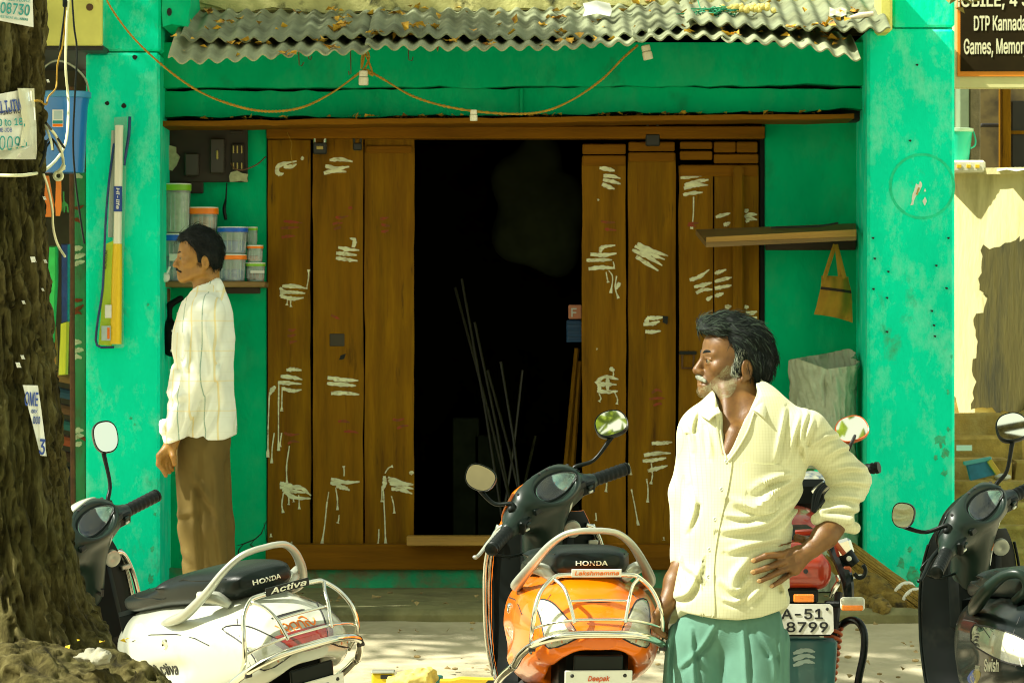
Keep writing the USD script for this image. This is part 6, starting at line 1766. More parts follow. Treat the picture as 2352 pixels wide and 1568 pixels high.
    Pout[:, :, 1] *= 1.03
    L('leg_shield', sheet(Pout, 0.03), paint)
    for s in (1, -1):
        e = np.array([[np.interp(z_, zs_, xs_) + 0.055, s * (np.interp(z_, zs_, ws_) * 1.03 + 0.004), z_] for z_ in np.linspace(0.31, 0.80, 9)])
        L('shield_trim', tube(e, 0.0085 if style == 'A' else 0.005, 8, sub=3), m_chrome if style == 'A' else m_black, True)
    if style == 'A':       # leg guard hoops standing off the shield
        for s in (1, -1):
            L('leg_guard', tube([(1.00, s * 0.168, 0.32), (1.01, s * 0.188, 0.45), (1.02, s * 0.192, 0.62), (1.01, s * 0.182, 0.72), (0.99, s * 0.155, 0.785), (0.975, s * 0.125, 0.80)], 0.0085, 9, sub=5), m_chrome, True)
            L('guard_clamp', cboxc((0.985, s * 0.150, 0.745), (0.008, 0.016, 0.007), None, 0.003), m_alu)
    L('glove_box', cboxc((0.955, 0, 0.66), (0.035, 0.085, 0.14), roty(0.06), 0.025), m_blackmatte)
    L('key_barrel', lathe([(0.027, -0.01), (0.027, 0.004), (0.018, 0.006), (0.006, 0.003)], 20, roty(-PI / 2 - 0.3), (0.905, -0.075, 0.79)), m_alu)
    L('bag_hook', tube([(0.90, 0, 0.70), (0.87, 0, 0.69), (0.86, 0, 0.71)], 0.006, 6), m_dark)
    # ---- steered assembly
    a = np.array([-math.sin(0.45), 0, math.cos(0.45)])
    B = axrot(a, steer) @ np.column_stack([[math.cos(0.45), 0, math.sin(0.45)], [0, 1, 0], a])
    O = np.array([0.90, 0.018, 0.832])
    T = lambda m: xf(m, B, O)
    H = Field([-0.14, -0.30, -0.20], [0.14, 0.30, 0.22], 0.0055)
    H.add(ell((0.005, 0, 0.050), (0.066, 0.185, 0.080)))
    for s in (1, -1):
        H.add(cone((0.0, s * 0.09, 0.055), (-0.022, s * 0.215, 0.045), 0.052, 0.027), 0.03)
    H.add(cone((0.0, 0, 0.03), (0.0, 0, -0.15), 0.072, 0.062), 0.04)
    H.add(ell((-0.012, 0, 0.102), (0.078, 0.146, 0.050), axrot((0, 1, 0), -0.35)), 0.025)
    Hc = Field(H.lo, H.lo + (H.n - 1) * H.h, H.h)
    Hc.v = H.v - 0.004
    Hc.cut(lambda X: 0.022 + 0.10 * np.abs(X[..., 1]) ** 1.6 - X[..., 0] - 0.10 * (X[..., 2] - 0.1) ** 1, 0.004)
    Hc.cut(lambda X: -0.055 - X[..., 2], 0.01)
    if paint is not m_white:
        Hc.cut(lambda X: X[..., 2] - 0.124 + 0.5 * (X[..., 0] - 0.03), 0.015)
    nd = unit([-0.70, 0, 0.72])     # the way the dial looks
    ud = unit([0.72, 0, 0.70])
    H.sub((lambda X: np.linalg.norm(np.stack([X[..., 1] / 0.095, ((X - np.array([-0.03, 0, 0.115], np.float32)) @ ud.astype(np.float32)) / 0.052, np.minimum(0, (X - np.array([-0.035, 0, 0.120], np.float32)) @ nd.astype(np.float32)) / 0.02], -1), axis=-1) * 0.05 - 0.05, np.array([-0.14, -0.11, 0.04]), np.array([0.06, 0.11, 0.2])), 0.012)
    H.cut(lambda X: X[..., 0] - 0.10 * (X[..., 2] - 0.1) ** 1 * -1 - 0.024 - 0.10 * np.abs(X[..., 1]) ** 1.6 if False else X[..., 0] - (0.026 + 0.10 * np.abs(X[..., 1]) ** 1.6 - 0.10 * (X[..., 2] - 0.1)), 0.003)
    cw = L('dash_cowl', T(H.mesh()), m_cowl)
    L('head_cowl', T(Hc.mesh()), paint)
    oval = np.array([(0.090 * math.cos(q) * (1 + 0.10 * math.cos(q + 0.6)), 0.034 * math.sin(q)) for q in np.arange(18) * 2 * PI / 18])
    dl_ = L('instrument_dial', T(drape(H, oval, np.array([-0.03, 0, 0.115]) + nd * 0.15, (0, -1, 0), ud, 0.001, 0.004, 0.016)), m_dial)
    L('dial_glass', T(drape(H, oval * 1.02, np.array([-0.03, 0, 0.115]) + nd * 0.15, (0, -1, 0), ud, 0.007, -0.0065, 0.016)), clear_plastic('dial_glass', (0.9, 0.98, 0.95), 0.03, 0.03), pa=dl_)
    for q0, q1 in (((0.0, -0.012), (0.03, 0.010)), ((-0.055, -0.02), (-0.035, -0.012)), ((0.03, -0.026), (0.055, -0.024))):
        pts = cast(H, np.array([np.array([-0.03, 0, 0.115]) + nd * 0.15 + ud * b + np.array([0, -1, 0]) * c_ for c_, b in (q0, q1)]), -nd)
        L('needle', T(tube(pts + nd * 0.003, 0.0018, 5)), mat('needle_orange', (0.85, 0.25, 0.02), 0.5), pa=dl_)
    bz = smooth_path(np.column_stack([oval * 1.08, np.zeros(18)]), 2, True)
    pts = cast(H, np.array([-0.03, 0, 0.115]) + nd * 0.15 + bz[:, :1] * np.array([0, -1.0, 0]) + bz[:, 1:2] * ud, -nd)
    L('dial_rim', T(tube(pts + nd * 0.001, 0.004, 6, closed=True)), m_black, pa=dl_)
    L('emblem', T(drape(H, [(0.042, -0.068), (0.058, -0.062), (0.066, -0.076), (0.052, -0.084)], np.array([-0.03, 0, 0.10]) + nd * 0.15, (0, -1, 0), ud, 0.002, 0.002, 0.02)), m_badge)
    if style == 'S':
        L('warning_label', T(drape(H, [(-0.022, -0.05), (0.018, -0.04), (0.018, 0.012), (-0.022, 0.004)], (-0.4, -0.035, -0.045), (0, -1, 0), (0, 0, 1), 0.0012, 0.002, 0.02)), m_paper, pa=cw)
        L('warning_label', T(drape(H, [(-0.022, 0.004), (0.018, 0.012), (0.018, 0.022), (-0.022, 0.014)], (-0.4, -0.035, -0.045), (0, -1, 0), (0, 0, 1), 0.0013, 0.002, 0.02)), m_amber, pa=cw)
    for s in (1, -1):
        L('screw', T(lathe([(0.006, 0), (0.005, 0.003)], 8, None, cast(H, [[0.01, s * 0.13, 0.3]], (0, 0, -1))[0])), m_dark)
        L('screw', T(lathe([(0.006, 0), (0.005, 0.003)], 8, None, cast(H, [[0.01, s * 0.02, 0.3]], (0, 0, -1))[0])), m_dark)
        p0 = cast(H, [[-0.3, s * 0.165, 0.052]], (1, 0, 0))[0]
        sw_ = L('switch_block', T(cboxc(p0 + [0.004, 0, 0], (0.012, 0.030, 0.022), rotz(s * 0.25), 0.006)), m_black)
        L('switch_button', T(cboxc(p0 + [-0.010, 0, 0.006], (0.005, 0.012, 0.007), None, 0.003)), m_cowl, pa=sw_)
        L('switch_button', T(cboxc(p0 + [-0.010, s * 0.004, -0.010], (0.004, 0.010, 0.004), None, 0.002)), m_badge, pa=sw_)
        p0 = cast(H, [[-0.3, s * 0.115, 0.085]], (1, 0, 0))[0]
        L('rocker_switch', T(cboxc(p0 + [0.001, 0, 0], (0.006, 0.018, 0.010), roty(0.3), 0.003)), m_black)
        A_, B_ = np.array([-0.020, s * 0.205, 0.046]), np.array([-0.062, s * 0.355, 0.050])
        n_ = 34
        tt = np.linspace(0, 1, n_)
        L('handle_grip', T(tube(A_ + (B_ - A_) * tt[:, None], [0.0195 + (0.0022 if (k // 2) % 2 else 0) if 2 < k < n_ - 2 else 0.019 for k in range(n_)], 14)), m_rubber, 25)
        L('grip_end', T(tube([B_, B_ + (B_ - A_) * 0.04, B_ + (B_ - A_) * 0.07], [0.021, 0.021, 0.012], 12)), m_black)
        L('brake_lever', T(tube([(0.02, s * 0.18, 0.025), (0.018, s * 0.24, 0.016), (-0.006, s * 0.34, 0.006), (-0.012, s * 0.372, 0.010)], [0.009, 0.008, 0.0065, 0.009], 8, sub=4, flat=((0, 0, 1), 0.7))), m_alu if style == 'A' else m_black, True)
        L('brake_cable', T(tube([(0.03, s * 0.18, 0.01), (0.05, s * 0.24, -0.03), (0.03, s * 0.16, -0.09), (0.02, s * 0.05, -0.12)], 0.0045, 6, sub=5)), m_black, True)
    hl = cast(Hc, [[0.3, 0, 0.05]], (-1, 0, 0))[0]
    L('headlamp', T(drape(Hc, np.array([(0.09 * math.cos(q), 0.045 * math.sin(q)) for q in np.arange(14) * 2 * PI / 14]), (0.3, 0, 0.035), (0, 1, 0), (0, 0, 1), 0.004, 0.004)), m_lensback)
    # ---- mirrors: (side, centre in survey x, y, depth, rx, rz, tilt, normal)
    for s, (mx, my), (wx, wz), roll, nrm, shape in mirrors:
        foot = O + B @ np.array([0.012, s * 0.175, 0.095])
        foot = O + B @ (cast(H, [[0.004, s * 0.165, 0.3]], (0, 0, -1))[0])
        wf = R @ foot + o
        dm = wf[1] + 0.01
        cwld = W(mx, my, dm)
        c_ = R.T @ (cwld - o)
        nw = unit(nrm)
        rw = unit(np.cross([0, 0, 1.0], nw)); rw = -rw
        uw = np.cross(nw, rw) * -1
        uw = unit(np.cross(rw, nw)) if uw[2] < 0 else uw
        if uw[2] < 0:
            uw = -uw
        rw = unit(np.cross(uw, nw))
        cr, sr = math.cos(roll), math.sin(roll)
        r2, u2 = rw * cr + uw * sr, uw * cr - rw * sr
        k_ = dm / FPX
        ang = np.arange(26) * 2 * PI / 26
        e_ = 0.8
        egg = np.stack([np.sign(np.cos(ang)) * np.abs(np.cos(ang)) ** e_ * wx * k_ * (1 + shape * np.sin(ang)), np.sign(np.sin(ang)) * np.abs(np.sin(ang)) ** e_ * wz * k_], 1)

        def mring(f, back):
            return (cwld + egg[:, :1] * f * r2 + egg[:, 1:] * f * u2 - nw * back - o) @ R
        mh = L('mirror', loft([mring(0.90, -0.001), mring(0.97, -0.003), mring(1.0, 0.004), mring(0.97, 0.018), mring(0.75, 0.036), mring(0.35, 0.046)]), m_black, 50, 'rear view mirror on the left handlebar' if s > 0 else 'rear view mirror on the right handlebar')
        L('mirror_glass', loft([mring(0.90, 0.003), mring(0.90, -0.0022)])[0:2], m_mirror, 20, pa=mh)
        low = (cwld - u2 * wz * k_ * 0.86 - r2 * s * -1 * wx * k_ * 0.25 - nw * 0.02 - o) @ R
        hi_ = (cwld - u2 * wz * k_ * 0.55 - nw * 0.025 - o) @ R
        mid = foot * 0.55 + low * 0.45 + np.array([0, s * 0.01, -0.012])
        L('mirror_stalk', tube([foot - [0, 0, 0.02], foot + [0, 0, 0.012], mid, low, hi_], [0.009, 0.0075, 0.0062, 0.008, 0.012], 10, sub=5), m_black, True)
        L('stalk_boot', tube([foot - [0, 0, 0.008], foot + (mid - foot) * 0.16], [0.014, 0.0095], 12), m_rubber, True)
    t.R, t.o = R, o
    return t


def ell_mesh(c, r):
    m = trimesh.creation.icosphere(3, 1.0)
    return np.asarray(m.vertices) * r + np.asarray(c), np.asarray(m.faces)


UPM = (0.05, -0.93, 0.36)
scooter('parked_scooter', 'orange scooter with a chrome guard seen from behind, in front of the doorway', m_orange, W(1357, 1287, 11.25), 0.095, 0.0, 0.84, 'A',
        [(1, (1103, 1097), (37, 30), -0.42, (-0.13, -0.98, 0.09), 0.10), (-1, (1403, 971), (39, 34), 0.35, (-0.10, -0.86, 0.50), -0.10)])
scooter('parked_scooter', 'white scooter with a chrome guard leaning beside the tree', m_white, W(603, 1325, 11.3), 0.54, 0.20, 0.58, 'A',
        [(-1, (243, 1003), (30, 38), 0.15, (0.35, -0.93, 0.10), 0.05)], pitch=-0.045)
scooter('parked_scooter', 'black scooter cut off by the right edge of the picture', m_blackpaint, W(2430, 1335, 11.2), 0.08, 0.03, 0.90, 'S',
        [(1, (2074, 1183), (27, 30), -0.15, (-0.30, -0.95, 0.05), 0.10), (-1, (2325, 979), (39, 37), 0.30, (-0.05, -0.86, 0.50), -0.12)])
# ------------------------------------------------------------------ people
def skin_material(name, c, blotch):
    c = np.asarray(c, float)
    return usdkit.material(stage, '/World/Looks/' + name, {
        'geo': ('geometry', {}), 'n': ('noise_texture', {'scale': 26.0, 'detail': 5.0, 'roughness': 0.6}),
        'r': ('rgb_ramp', {'ramp': [(0.3, tuple(np.asarray(blotch, float))), (0.55, tuple(c)), (0.75, tuple(c * 1.22))]}),
        'nb': ('noise_texture', {'scale': 260.0, 'detail': 4.0}), 'b': ('bump', {'strength': 0.22, 'distance': 0.003}),
        'p': ('principled_bsdf', {'roughness': 0.47, 'subsurface_weight': 0.12, 'subsurface_scale': 0.004, 'specular_ior_level': 0.45})},
        [('geo.position', 'n.vector'), ('n.fac', 'r.fac'), ('r.color', 'p.base_color'), ('geo.position', 'nb.vector'), ('nb.fac', 'b.height'), ('b.normal', 'p.normal')], surface='p.BSDF')


m_skin1 = skin_material('dark_brown_skin', (0.155, 0.073, 0.017), (0.095, 0.041, 0.009))
m_skin2 = skin_material('brown_skin', (0.27, 0.135, 0.022), (0.20, 0.092, 0.013))
m_nail = mat('finger_nail', (0.45, 0.26, 0.10), 0.35)
m_hair = mat('black_hair', (0.004, 0.008, 0.006), 0.5, spec=0.25, var=0.5, vs=60, bump=0.6, bs=160, stretch=(0.6, 1, 1.6), spots=(0.02, 0.032, 0.022), ss=55, cover=0.25)
m_hair2 = mat('young_black_hair', (0.002, 0.004, 0.0035), 0.5, spec=0.2, var=0.5, vs=60, bump=0.5, bs=160)
m_grey = mat('grey_hair', (0.30, 0.32, 0.25), 0.8, spec=0.15, var=0.4, vs=120, bump=0.8, bs=220, spots=(0.05, 0.05, 0.035), ss=110, cover=0.38)
m_strand = mat('dark_strand', (0.003, 0.007, 0.005), 0.6, spec=0.15)
m_strandg = mat('grey_strand', (0.06, 0.09, 0.06), 0.6, spec=0.15)
m_eye = mat('eye_white', (0.16, 0.12, 0.06), 0.25)
m_iris = mat('dark_iris', (0.010, 0.007, 0.004), 0.08)
m_lip = mat('dark_lip', (0.12, 0.050, 0.020), 0.5, var=0.3, vs=60)
MATS['stubble'] = usdkit.material(stage, '/World/Looks/stubble', {
    'geo': ('geometry', {}), 'n': ('noise_texture', {'scale': 420.0, 'detail': 2.0}), 'n2': ('noise_texture', {'scale': 40.0, 'detail': 2.0}),
    'a': ('math', {'math_type': 'multiply_add', 'value2': 0.35}), 'r': ('rgb_ramp', {'ramp': [(0.68, (0, 0, 0)), (0.77, (0.7, 0.7, 0.7))]}),
    't': ('transparent_bsdf', {}), 'd': ('diffuse_bsdf', {'color': (0.34, 0.33, 0.20)}), 'm': ('mix_closure', {})},
    [('geo.position', 'n.vector'), ('geo.position', 'n2.vector'), ('n2.fac', 'a.value1'), ('n.fac', 'a.value3'), ('a.value', 'r.fac'), ('r.color', 'm.fac'), ('t.BSDF', 'm.closure1'), ('d.BSDF', 'm.closure2')], surface='m.closure')


def head(F, O, Rh, s=1.0, neck=None, nr=0.056, cb=0.0):
    """Adds a head to field F: origin O between the ears, Rh columns = forward, left, up."""
    p = lambda *q: O + Rh @ (np.array(q, float) * s)
    F.add(ell(p(-0.004 + cb / 2, 0, 0.055), np.array((0.093 - cb / 2, 0.074, 0.090)) * s, Rh))
    F.add(ell(p(0.046, 0, 0.004), np.array((0.050, 0.057, 0.080)) * s, Rh), 0.03)
    F.add(ell(p(0.055, 0, 0.062), np.array((0.044, 0.060, 0.046)) * s, Rh), 0.02)
    for e in (1, -1):
        F.add(cone(p(0.0, e * 0.056, -0.034), p(0.074, e * 0.012, -0.068), 0.020 * s, 0.017 * s), 0.022)
        F.add(ell(p(0.062, e * 0.046, 0.000), np.array((0.022, 0.018, 0.020)) * s, Rh), 0.014)
        F.add(cone(p(0.094, e * 0.008, 0.036), p(0.079, e * 0.044, 0.036), 0.0095 * s, 0.008 * s), 0.012)
    F.add(ell(p(0.083, 0, -0.067), np.array((0.019, 0.022, 0.018)) * s, Rh), 0.015)
    F.add(ell(p(0.078, 0, -0.040), np.array((0.026, 0.030, 0.026)) * s, Rh), 0.018)
    for e in (1, -1):
        F.sub(ell(p(0.104, e * 0.031, 0.016), np.array((0.015, 0.016, 0.012)) * s, Rh), 0.010)
    F.add(cone(p(0.097, 0, 0.026), p(0.1135, 0, -0.010), 0.0080 * s, 0.0112 * s), 0.009)
    F.add(ell(p(0.1125, 0, -0.014), np.array((0.0125, 0.0130, 0.0110)) * s, Rh), 0.006)
    for e in (1, -1):
        F.add(ell(p(0.103, e * 0.0125, -0.017), np.array((0.011, 0.007, 0.0075)) * s, Rh), 0.006)
        F.sub(ell(p(0.108, e * 0.0065, -0.0245), np.array((0.005, 0.0035, 0.003)) * s, Rh), 0.002)
        F.add(cone(p(0.0955, e * 0.020, 0.0235), p(0.0875, e * 0.043, 0.021), 0.0042 * s), 0.004)
        F.add(cone(p(0.0930, e * 0.022, 0.0085), p(0.0865, e * 0.041, 0.0100), 0.0036 * s), 0.005)
        # cheek fold beside the nose
        F.sub(cone(p(0.099, e * 0.022, -0.020), p(0.085, e * 0.036, -0.046), 0.0026 * s), 0.006)
    F.add(cone(p(0.1015, 0.010, -0.0400), p(0.1015, -0.010, -0.0400), 0.0068 * s), 0.006)
    F.add(cone(p(0.0995, 0.010, -0.0525), p(0.0995, -0.010, -0.0525), 0.0066 * s), 0.005)
    for e in (1, -1):
        F.sub(cone(p(0.110, 0, -0.0462), p(0.091, e * 0.025, -0.0485), 0.0020 * s), 0.003)
    for e in (1, -1):      # ears
        ax = axrot(Rh[:, 1], 0.22 * 1) @ Rh
        out = axrot(Rh[:, 2], e * 0.35) @ ax
        F.add(ell(p(-0.012, e * 0.079, 0.002), np.array((0.019, 0.0075, 0.031)) * s, out), 0.004)
        F.add(ell(p(-0.004, e * 0.077, -0.027), np.array((0.009, 0.006, 0.010)) * s, out), 0.006)
        F.sub(ell(p(-0.010, e * 0.0885, 0.006), np.array((0.0105, 0.0075, 0.018)) * s, out), 0.003)
        F.add(ell(p(-0.001, e * 0.079, -0.003), np.array((0.004, 0.004, 0.007)) * s, out), 0.003)
    if neck is not None:
        F.add(cone(p(-0.022, 0, -0.03), neck, (nr - 0.004) * s, (nr + 0.004) * s), 0.022)
    return p


def eyes(t, body, p, Rh, s=1.0):
    for e in (1, -1):
        c = p(0.0835, e * 0.031, 0.0160)
        ey = part(t, 'eye', xf(trimesh.creation.icosphere(2, 0.0118 * s), None, c), m_eye, True)
        d = unit(Rh @ np.array([1, -0.05 * e, -0.02]))
        part(t, 'iris', xf(trimesh.creation.icosphere(2, 0.0064 * s), None, c + d * 0.0072 * s), m_iris, True)
        pts = [p(0.1015, e * 0.009, 0.0370), p(0.0985, e * 0.026, 0.0435), p(0.0865, e * 0.042, 0.0420), p(0.0770, e * 0.051, 0.0360)]
        part(t, 'eyebrow', tube(pts, [0.0034 * s, 0.0046 * s, 0.0040 * s, 0.002 * s], 7, sub=4, flat=(Rh[:, 2], 0.9)), m_hair2)


def strands(t, F, Rh, O, n, m, seed, sel, length=0.035, lift=0.004, w=0.0007, part_dir=None):
    """Hairs combed over field F."""
    r = np.random.default_rng(seed)
    V, Fc, N = F.mesh()
    L = (V - O) @ Rh
    ok = np.nonzero(sel(L))[0]
    i = r.choice(ok, n)
    P, Nn = V[i], N[i]
    top_ = np.clip((L[i, 2] - 0.07) / 0.04, 0, 1)[:, None]
    flow = top_ * (Rh @ np.array([-1.0, 0, -0.1])) + (1 - top_) * (Rh @ np.array([-0.35, 0, -1.0])) + r.normal(size=(n, 3)) * 0.28
    side = np.outer(np.sign(L[i, 1]) * np.clip(np.abs(L[i, 1]) * 8, 0, 1), Rh[:, 1]) * 0.5
    low = np.outer(np.clip(-(L[i, 0]) * 8, 0, 1), -Rh[:, 2]) * 1.2
    d = flow + side + low
    d -= (d * Nn).sum(1)[:, None] * Nn
    d /= np.linalg.norm(d, axis=1)[:, None]
    ln = length * (0.5 + r.random(n))[:, None]
    lf = lift * (0.4 + r.random(n))[:, None]
    pts = np.stack([P - Nn * 0.003, P + d * ln * 0.35 + Nn * lf, P + d * ln * 0.7 + Nn * lf * 0.9, P + d * ln + Nn * lf * (r.random(n)[:, None] * 1.6 - 0.3)], 1).reshape(-1, 3)
    pts = pts @ t.inv[:3, :3].T + t.inv[:3, 3]
    path = t.path + '/' + numbered(t.path, 'hair_strands')
    c = UsdGeom.BasisCurves.Define(stage, path)
    c.CreateTypeAttr('linear')
    c.CreatePointsAttr(Vt.Vec3fArray.FromNumpy(pts.astype(np.float32)))
    c.CreateCurveVertexCountsAttr(Vt.IntArray.FromNumpy(np.full(n, 4, np.int32)))
    c.CreateWidthsAttr(Vt.FloatArray.FromNumpy(np.tile(np.array([w, w, w * 0.8, w * 0.3], np.float32), n)))
    c.SetWidthsInterpolation('vertex')
    UsdShade.MaterialBindingAPI.Apply(c.GetPrim()).Bind(m)
    c.GetPrim().SetCustomDataByKey('kind', 'stuff')


def to_local(fn, O, Rh):
    Rf, Of = Rh.astype(np.float32), np.asarray(O, np.float32)
    return lambda X: fn((X - Of) @ Rf)


def folds(F, lines, A=0.0125, w=0.0092):
    """Cloth folds: each line = (survey points, depth, scale); a ridge with a hollow below it, fading at both ends."""
    segs = []
    for pts, d, sc in lines:
        p = smooth_path(np.array([np.append(W(x, y, d)[[0, 2]], 0) for x, y in pts]), 5)[:, :2]
        segs.append((p, sc))

    def fn(X):
        q = X[:, [0, 2]]
        h = np.zeros(len(X))
        for p, sc in segs:
            lo, hi = p.min(0) - 0.07, p.max(0) + 0.07
            m = np.all((q > lo) & (q < hi), axis=1)
            if not m.any():
                continue
            Y = q[m]
            best, sg, ta = np.full(len(Y), 9.0), np.zeros(len(Y)), np.zeros(len(Y))
            n = len(p) - 1
            for i in range(n):
                e = p[i + 1] - p[i]
                L2 = e @ e + 1e-12
                t = (Y - p[i]) @ e / L2
                tc = np.clip(t, 0, 1)
                v = Y - p[i] - tc[:, None] * e
                dd = np.hypot(v[:, 0], v[:, 1])
                nrm = np.array([-e[1], e[0]])
                if nrm[1] < 0 or (abs(nrm[1]) < 0.3 * abs(nrm[0]) and nrm[0] > 0):
                    nrm = -nrm
                b_ = dd < best
                best[b_] = dd[b_]
                sg[b_] = np.sign(v[b_] @ nrm)
                ta[b_] = (i + tc[b_]) / n
            s_ = best * sg
            ww = w * sc
            prof = np.exp(-(s_ / ww) ** 2) - 0.85 * np.exp(-((s_ + 1.5 * ww) / (0.9 * ww)) ** 2)
            h[m] += A * sc * prof * np.sin(PI * np.clip(ta * 0.9 + 0.05, 0, 1)) ** 0.7
        return -h
    F.displace(fn, 0.035)


# ---- the man in front
D1 = 11.1
Q = lambda x, y, dd=0.0: W(x, y, D1 + dd)
man = thing('person', 'person in a yellow checked shirt and green trousers standing hand on hip', 'person', (Q(1680, 784)[0], D1, -0.13))
yaw = 0.20
f0 = np.array([-math.cos(yaw), -math.sin(yaw), 0])
pit = 0.10
Rh1 = np.column_stack([f0 * math.cos(pit) + [0, 0, math.sin(pit)], np.cross([0, 0, 1.0], f0), -f0 * math.sin(pit) + [0, 0, math.cos(pit)]])
O1 = Q(1690, 849, 0.06)
tl = unit([0.94, -0.30, 0]); tf = np.array([tl[1], -tl[0], 0])     # torso: left, forward (towards the camera's left)
Rt1 = np.column_stack([tl, tf, [0, 0, 1.0]])


def torso1(F, g):
    F.add(ell(Q(1712, 1050), (0.162 + g, 0.108 + g, 0.215 + g), Rt1))
    F.add(cone(Q(1616, 988, 0.055), Q(1842, 988, -0.045), 0.046 + g, 0.043 + g), 0.05)
    F.add(cone(Q(1705, 935, 0.04), Q(1725, 975, 0.0), 0.046 + g, 0.085 + g), 0.045)
    F.add(ell(Q(1690, 1215), (0.146 + g, 0.112 + g, 0.21 + g), Rt1), 0.05)
    F.add(ell(Q(1682, 1370), (0.152 + g, 0.110 + g, 0.16 + g), Rt1), 0.05)


# shirt
S1 = Field(Q(1490, 1460) - [0, 0.36, 0], Q(2035, 850) + [0, 0.36, 0], 0.0045)
torso1(S1, 0.014)
S1.add(cone(Q(1612, 992, 0.06), Q(1582, 1130, 0.11), 0.058, 0.055), 0.04)
S1.add(cone(Q(1580, 1130, 0.11), Q(1574, 1282, 0.10), 0.054, 0.044), 0.02)
S1.add(cone(Q(1862, 990, -0.045), Q(1955, 1104, 0.03), 0.052, 0.053), 0.035)
S1.add(cone(Q(1955, 1102, 0.03), Q(1922, 1186, -0.045), 0.053, 0.046), 0.016)
# rolled cuff
S1.add(cone(Q(1876, 1192, -0.075), Q(1962, 1212, -0.03), 0.0165, 0.0165), 0.006)
S1.add(cone(Q(1885, 1180, -0.085), Q(1950, 1192, -0.085), 0.014, 0.014), 0.008)
S1.sub(cone(Q(1916, 1200, -0.05), Q(1892, 1250, -0.09), 0.034, 0.05), 0.004)
zz7 = lambda zx, zy: (1486.4 + 0.3522 * zx, 1016 + 0.3522 * zy, D1)
zz6 = lambda zx, zy: (1486.5 + 0.24 * zx, 696.2 + 0.24 * zy, D1)
LN = [([(a[0], a[1]), ((a[0] + b[0]) / 2, (a[1] + b[1]) / 2 - 7), b], D1, 0.9) for a, b in (((1900, 1082), (1990, 1076)), ((1892, 1112), (1995, 1110)), ((1888, 1140), (1988, 1148)), ((1882, 1165), (1978, 1174)), ((1890, 1050), (1955, 1024)), ((1862, 1020), (1925, 996)))]
for pl_, sc in (([(480, 560), (640, 540), (760, 515), (890, 420)], 1.2), ([(560, 370), (700, 405), (830, 300), (1000, 200)], 1.4), ([(660, 300), (800, 225), (930, 195)], 1.0), ([(520, 690), (650, 650), (860, 610)], 1.0),
                ([(545, 920), (560, 840), (640, 745)], 1.3), ([(470, 880), (560, 950), (640, 870)], 1.0), ([(170, 1005), (260, 960), (340, 790)], 1.1), ([(500, 460), (640, 470), (780, 430)], 0.8), ([(640, 1010), (720, 940)], 0.9),
                ([(900, 430), (960, 380), (1020, 300)], 0.9), ([(880, 560), (940, 470), (1010, 420)], 0.8), ([(260, 560), (300, 420), (290, 300)], 0.8), ([(250, 800), (330, 860), (380, 900)], 0.8), ([(480, 1000), (560, 1020), (620, 980)], 0.7), ([(840, 860), (880, 940), (900, 1010)], 0.8)):
    LN.append(([zz7(*q)[:2] for q in pl_], D1, sc))
for pl_ in ([(1330, 1490), (1380, 1250), (1440, 1060)], [(1440, 1400), (1450, 1200), (1510, 1040)], [(1200, 1480), (1260, 1200), (1300, 1010)], [(440, 1400), (420, 1200), (470, 1020)], [(600, 1450), (560, 1200)], [(1500, 1500), (1480, 1330), (1560, 1120)]):
    LN.append(([zz6(*q)[:2] for q in pl_], D1, 0.75))
folds(S1, LN)
S1.displace(lambda X: 0.008 * (meshkit.fbm(X * np.array([8, 8, 8]) + X[:, [2]] * np.array([5.0, 0, 0]), 2, 8) - 0.5), 0.03)
hx = [1490, 1532, 1580, 1640, 1690, 1740, 1790, 1815, 1835]
hy = [1400, 1405, 1415, 1424, 1426, 1420, 1405, 1392, 1372]
_hX = np.array([Q(x, 784)[0] for x in hx]); _hZ = np.array([Q(0, y)[2] for y in hy])
S1.cut(lambda X: (np.interp(X[..., 0], _hX, _hZ) - 0.055 * np.clip((X[..., 1] - D1) / 0.1, -0.2, 1.2) - X[..., 2]).astype(np.float32), 0.004)
# neck opening
S1.sub(cone(Q(1695, 868, 0.02), Q(1692, 915, -0.02), 0.080, 0.060), 0.004)
S1.sub(cone(Q(1690, 905, -0.07), Q(1664, 1052, -0.115), 0.066, 0.006), 0.004)

# body: head, neck, torso, arms, hands, legs in one surface
B1 = Field(np.array([Q(1485, 0)[0], D1 - 0.30, -0.16]), np.array([Q(2010, 0)[0], D1 + 0.26, Q(0, 712)[2]]), 0.0042)
torso1(B1, -0.040)
p1 = head(B1, O1, Rh1, 1.0, Q(1700, 945, 0.03), 0.056)
B1.add(cone(Q(1668, 900, 0.0), Q(1672, 985, -0.055), 0.018, 0.014), 0.03)          # throat
B1.add(cone(Q(1690, 1000, -0.07), Q(1668, 1045, -0.088), 0.03, 0.02), 0.03)
for a, b, c, r_ in ((Q(1616, 1000, 0.06), Q(1582, 1130, 0.11), Q(1572, 1285, 0.10), (0.026, 0.026, 0.028)), (Q(1862, 990, -0.045), Q(1948, 1100, 0.03), Q(1914, 1206, -0.058), (0.030, 0.020, 0.028))):
    chain(B1, [a, b, c], r_, 0.03)
# his left forearm and the hand spread on the hip
wr = Q(1868, 1258, -0.098)
chain(B1, [Q(1912, 1210, -0.060), Q(1895, 1230, -0.078), wr], (0.034, 0.0335, 0.0265), 0.02)


def rest(x, y, o):
    return cast(S1, [Q(x, y) - [0, 0.35, 0]], (0, 1, 0), 0.7)[0] + [0, -o, 0]


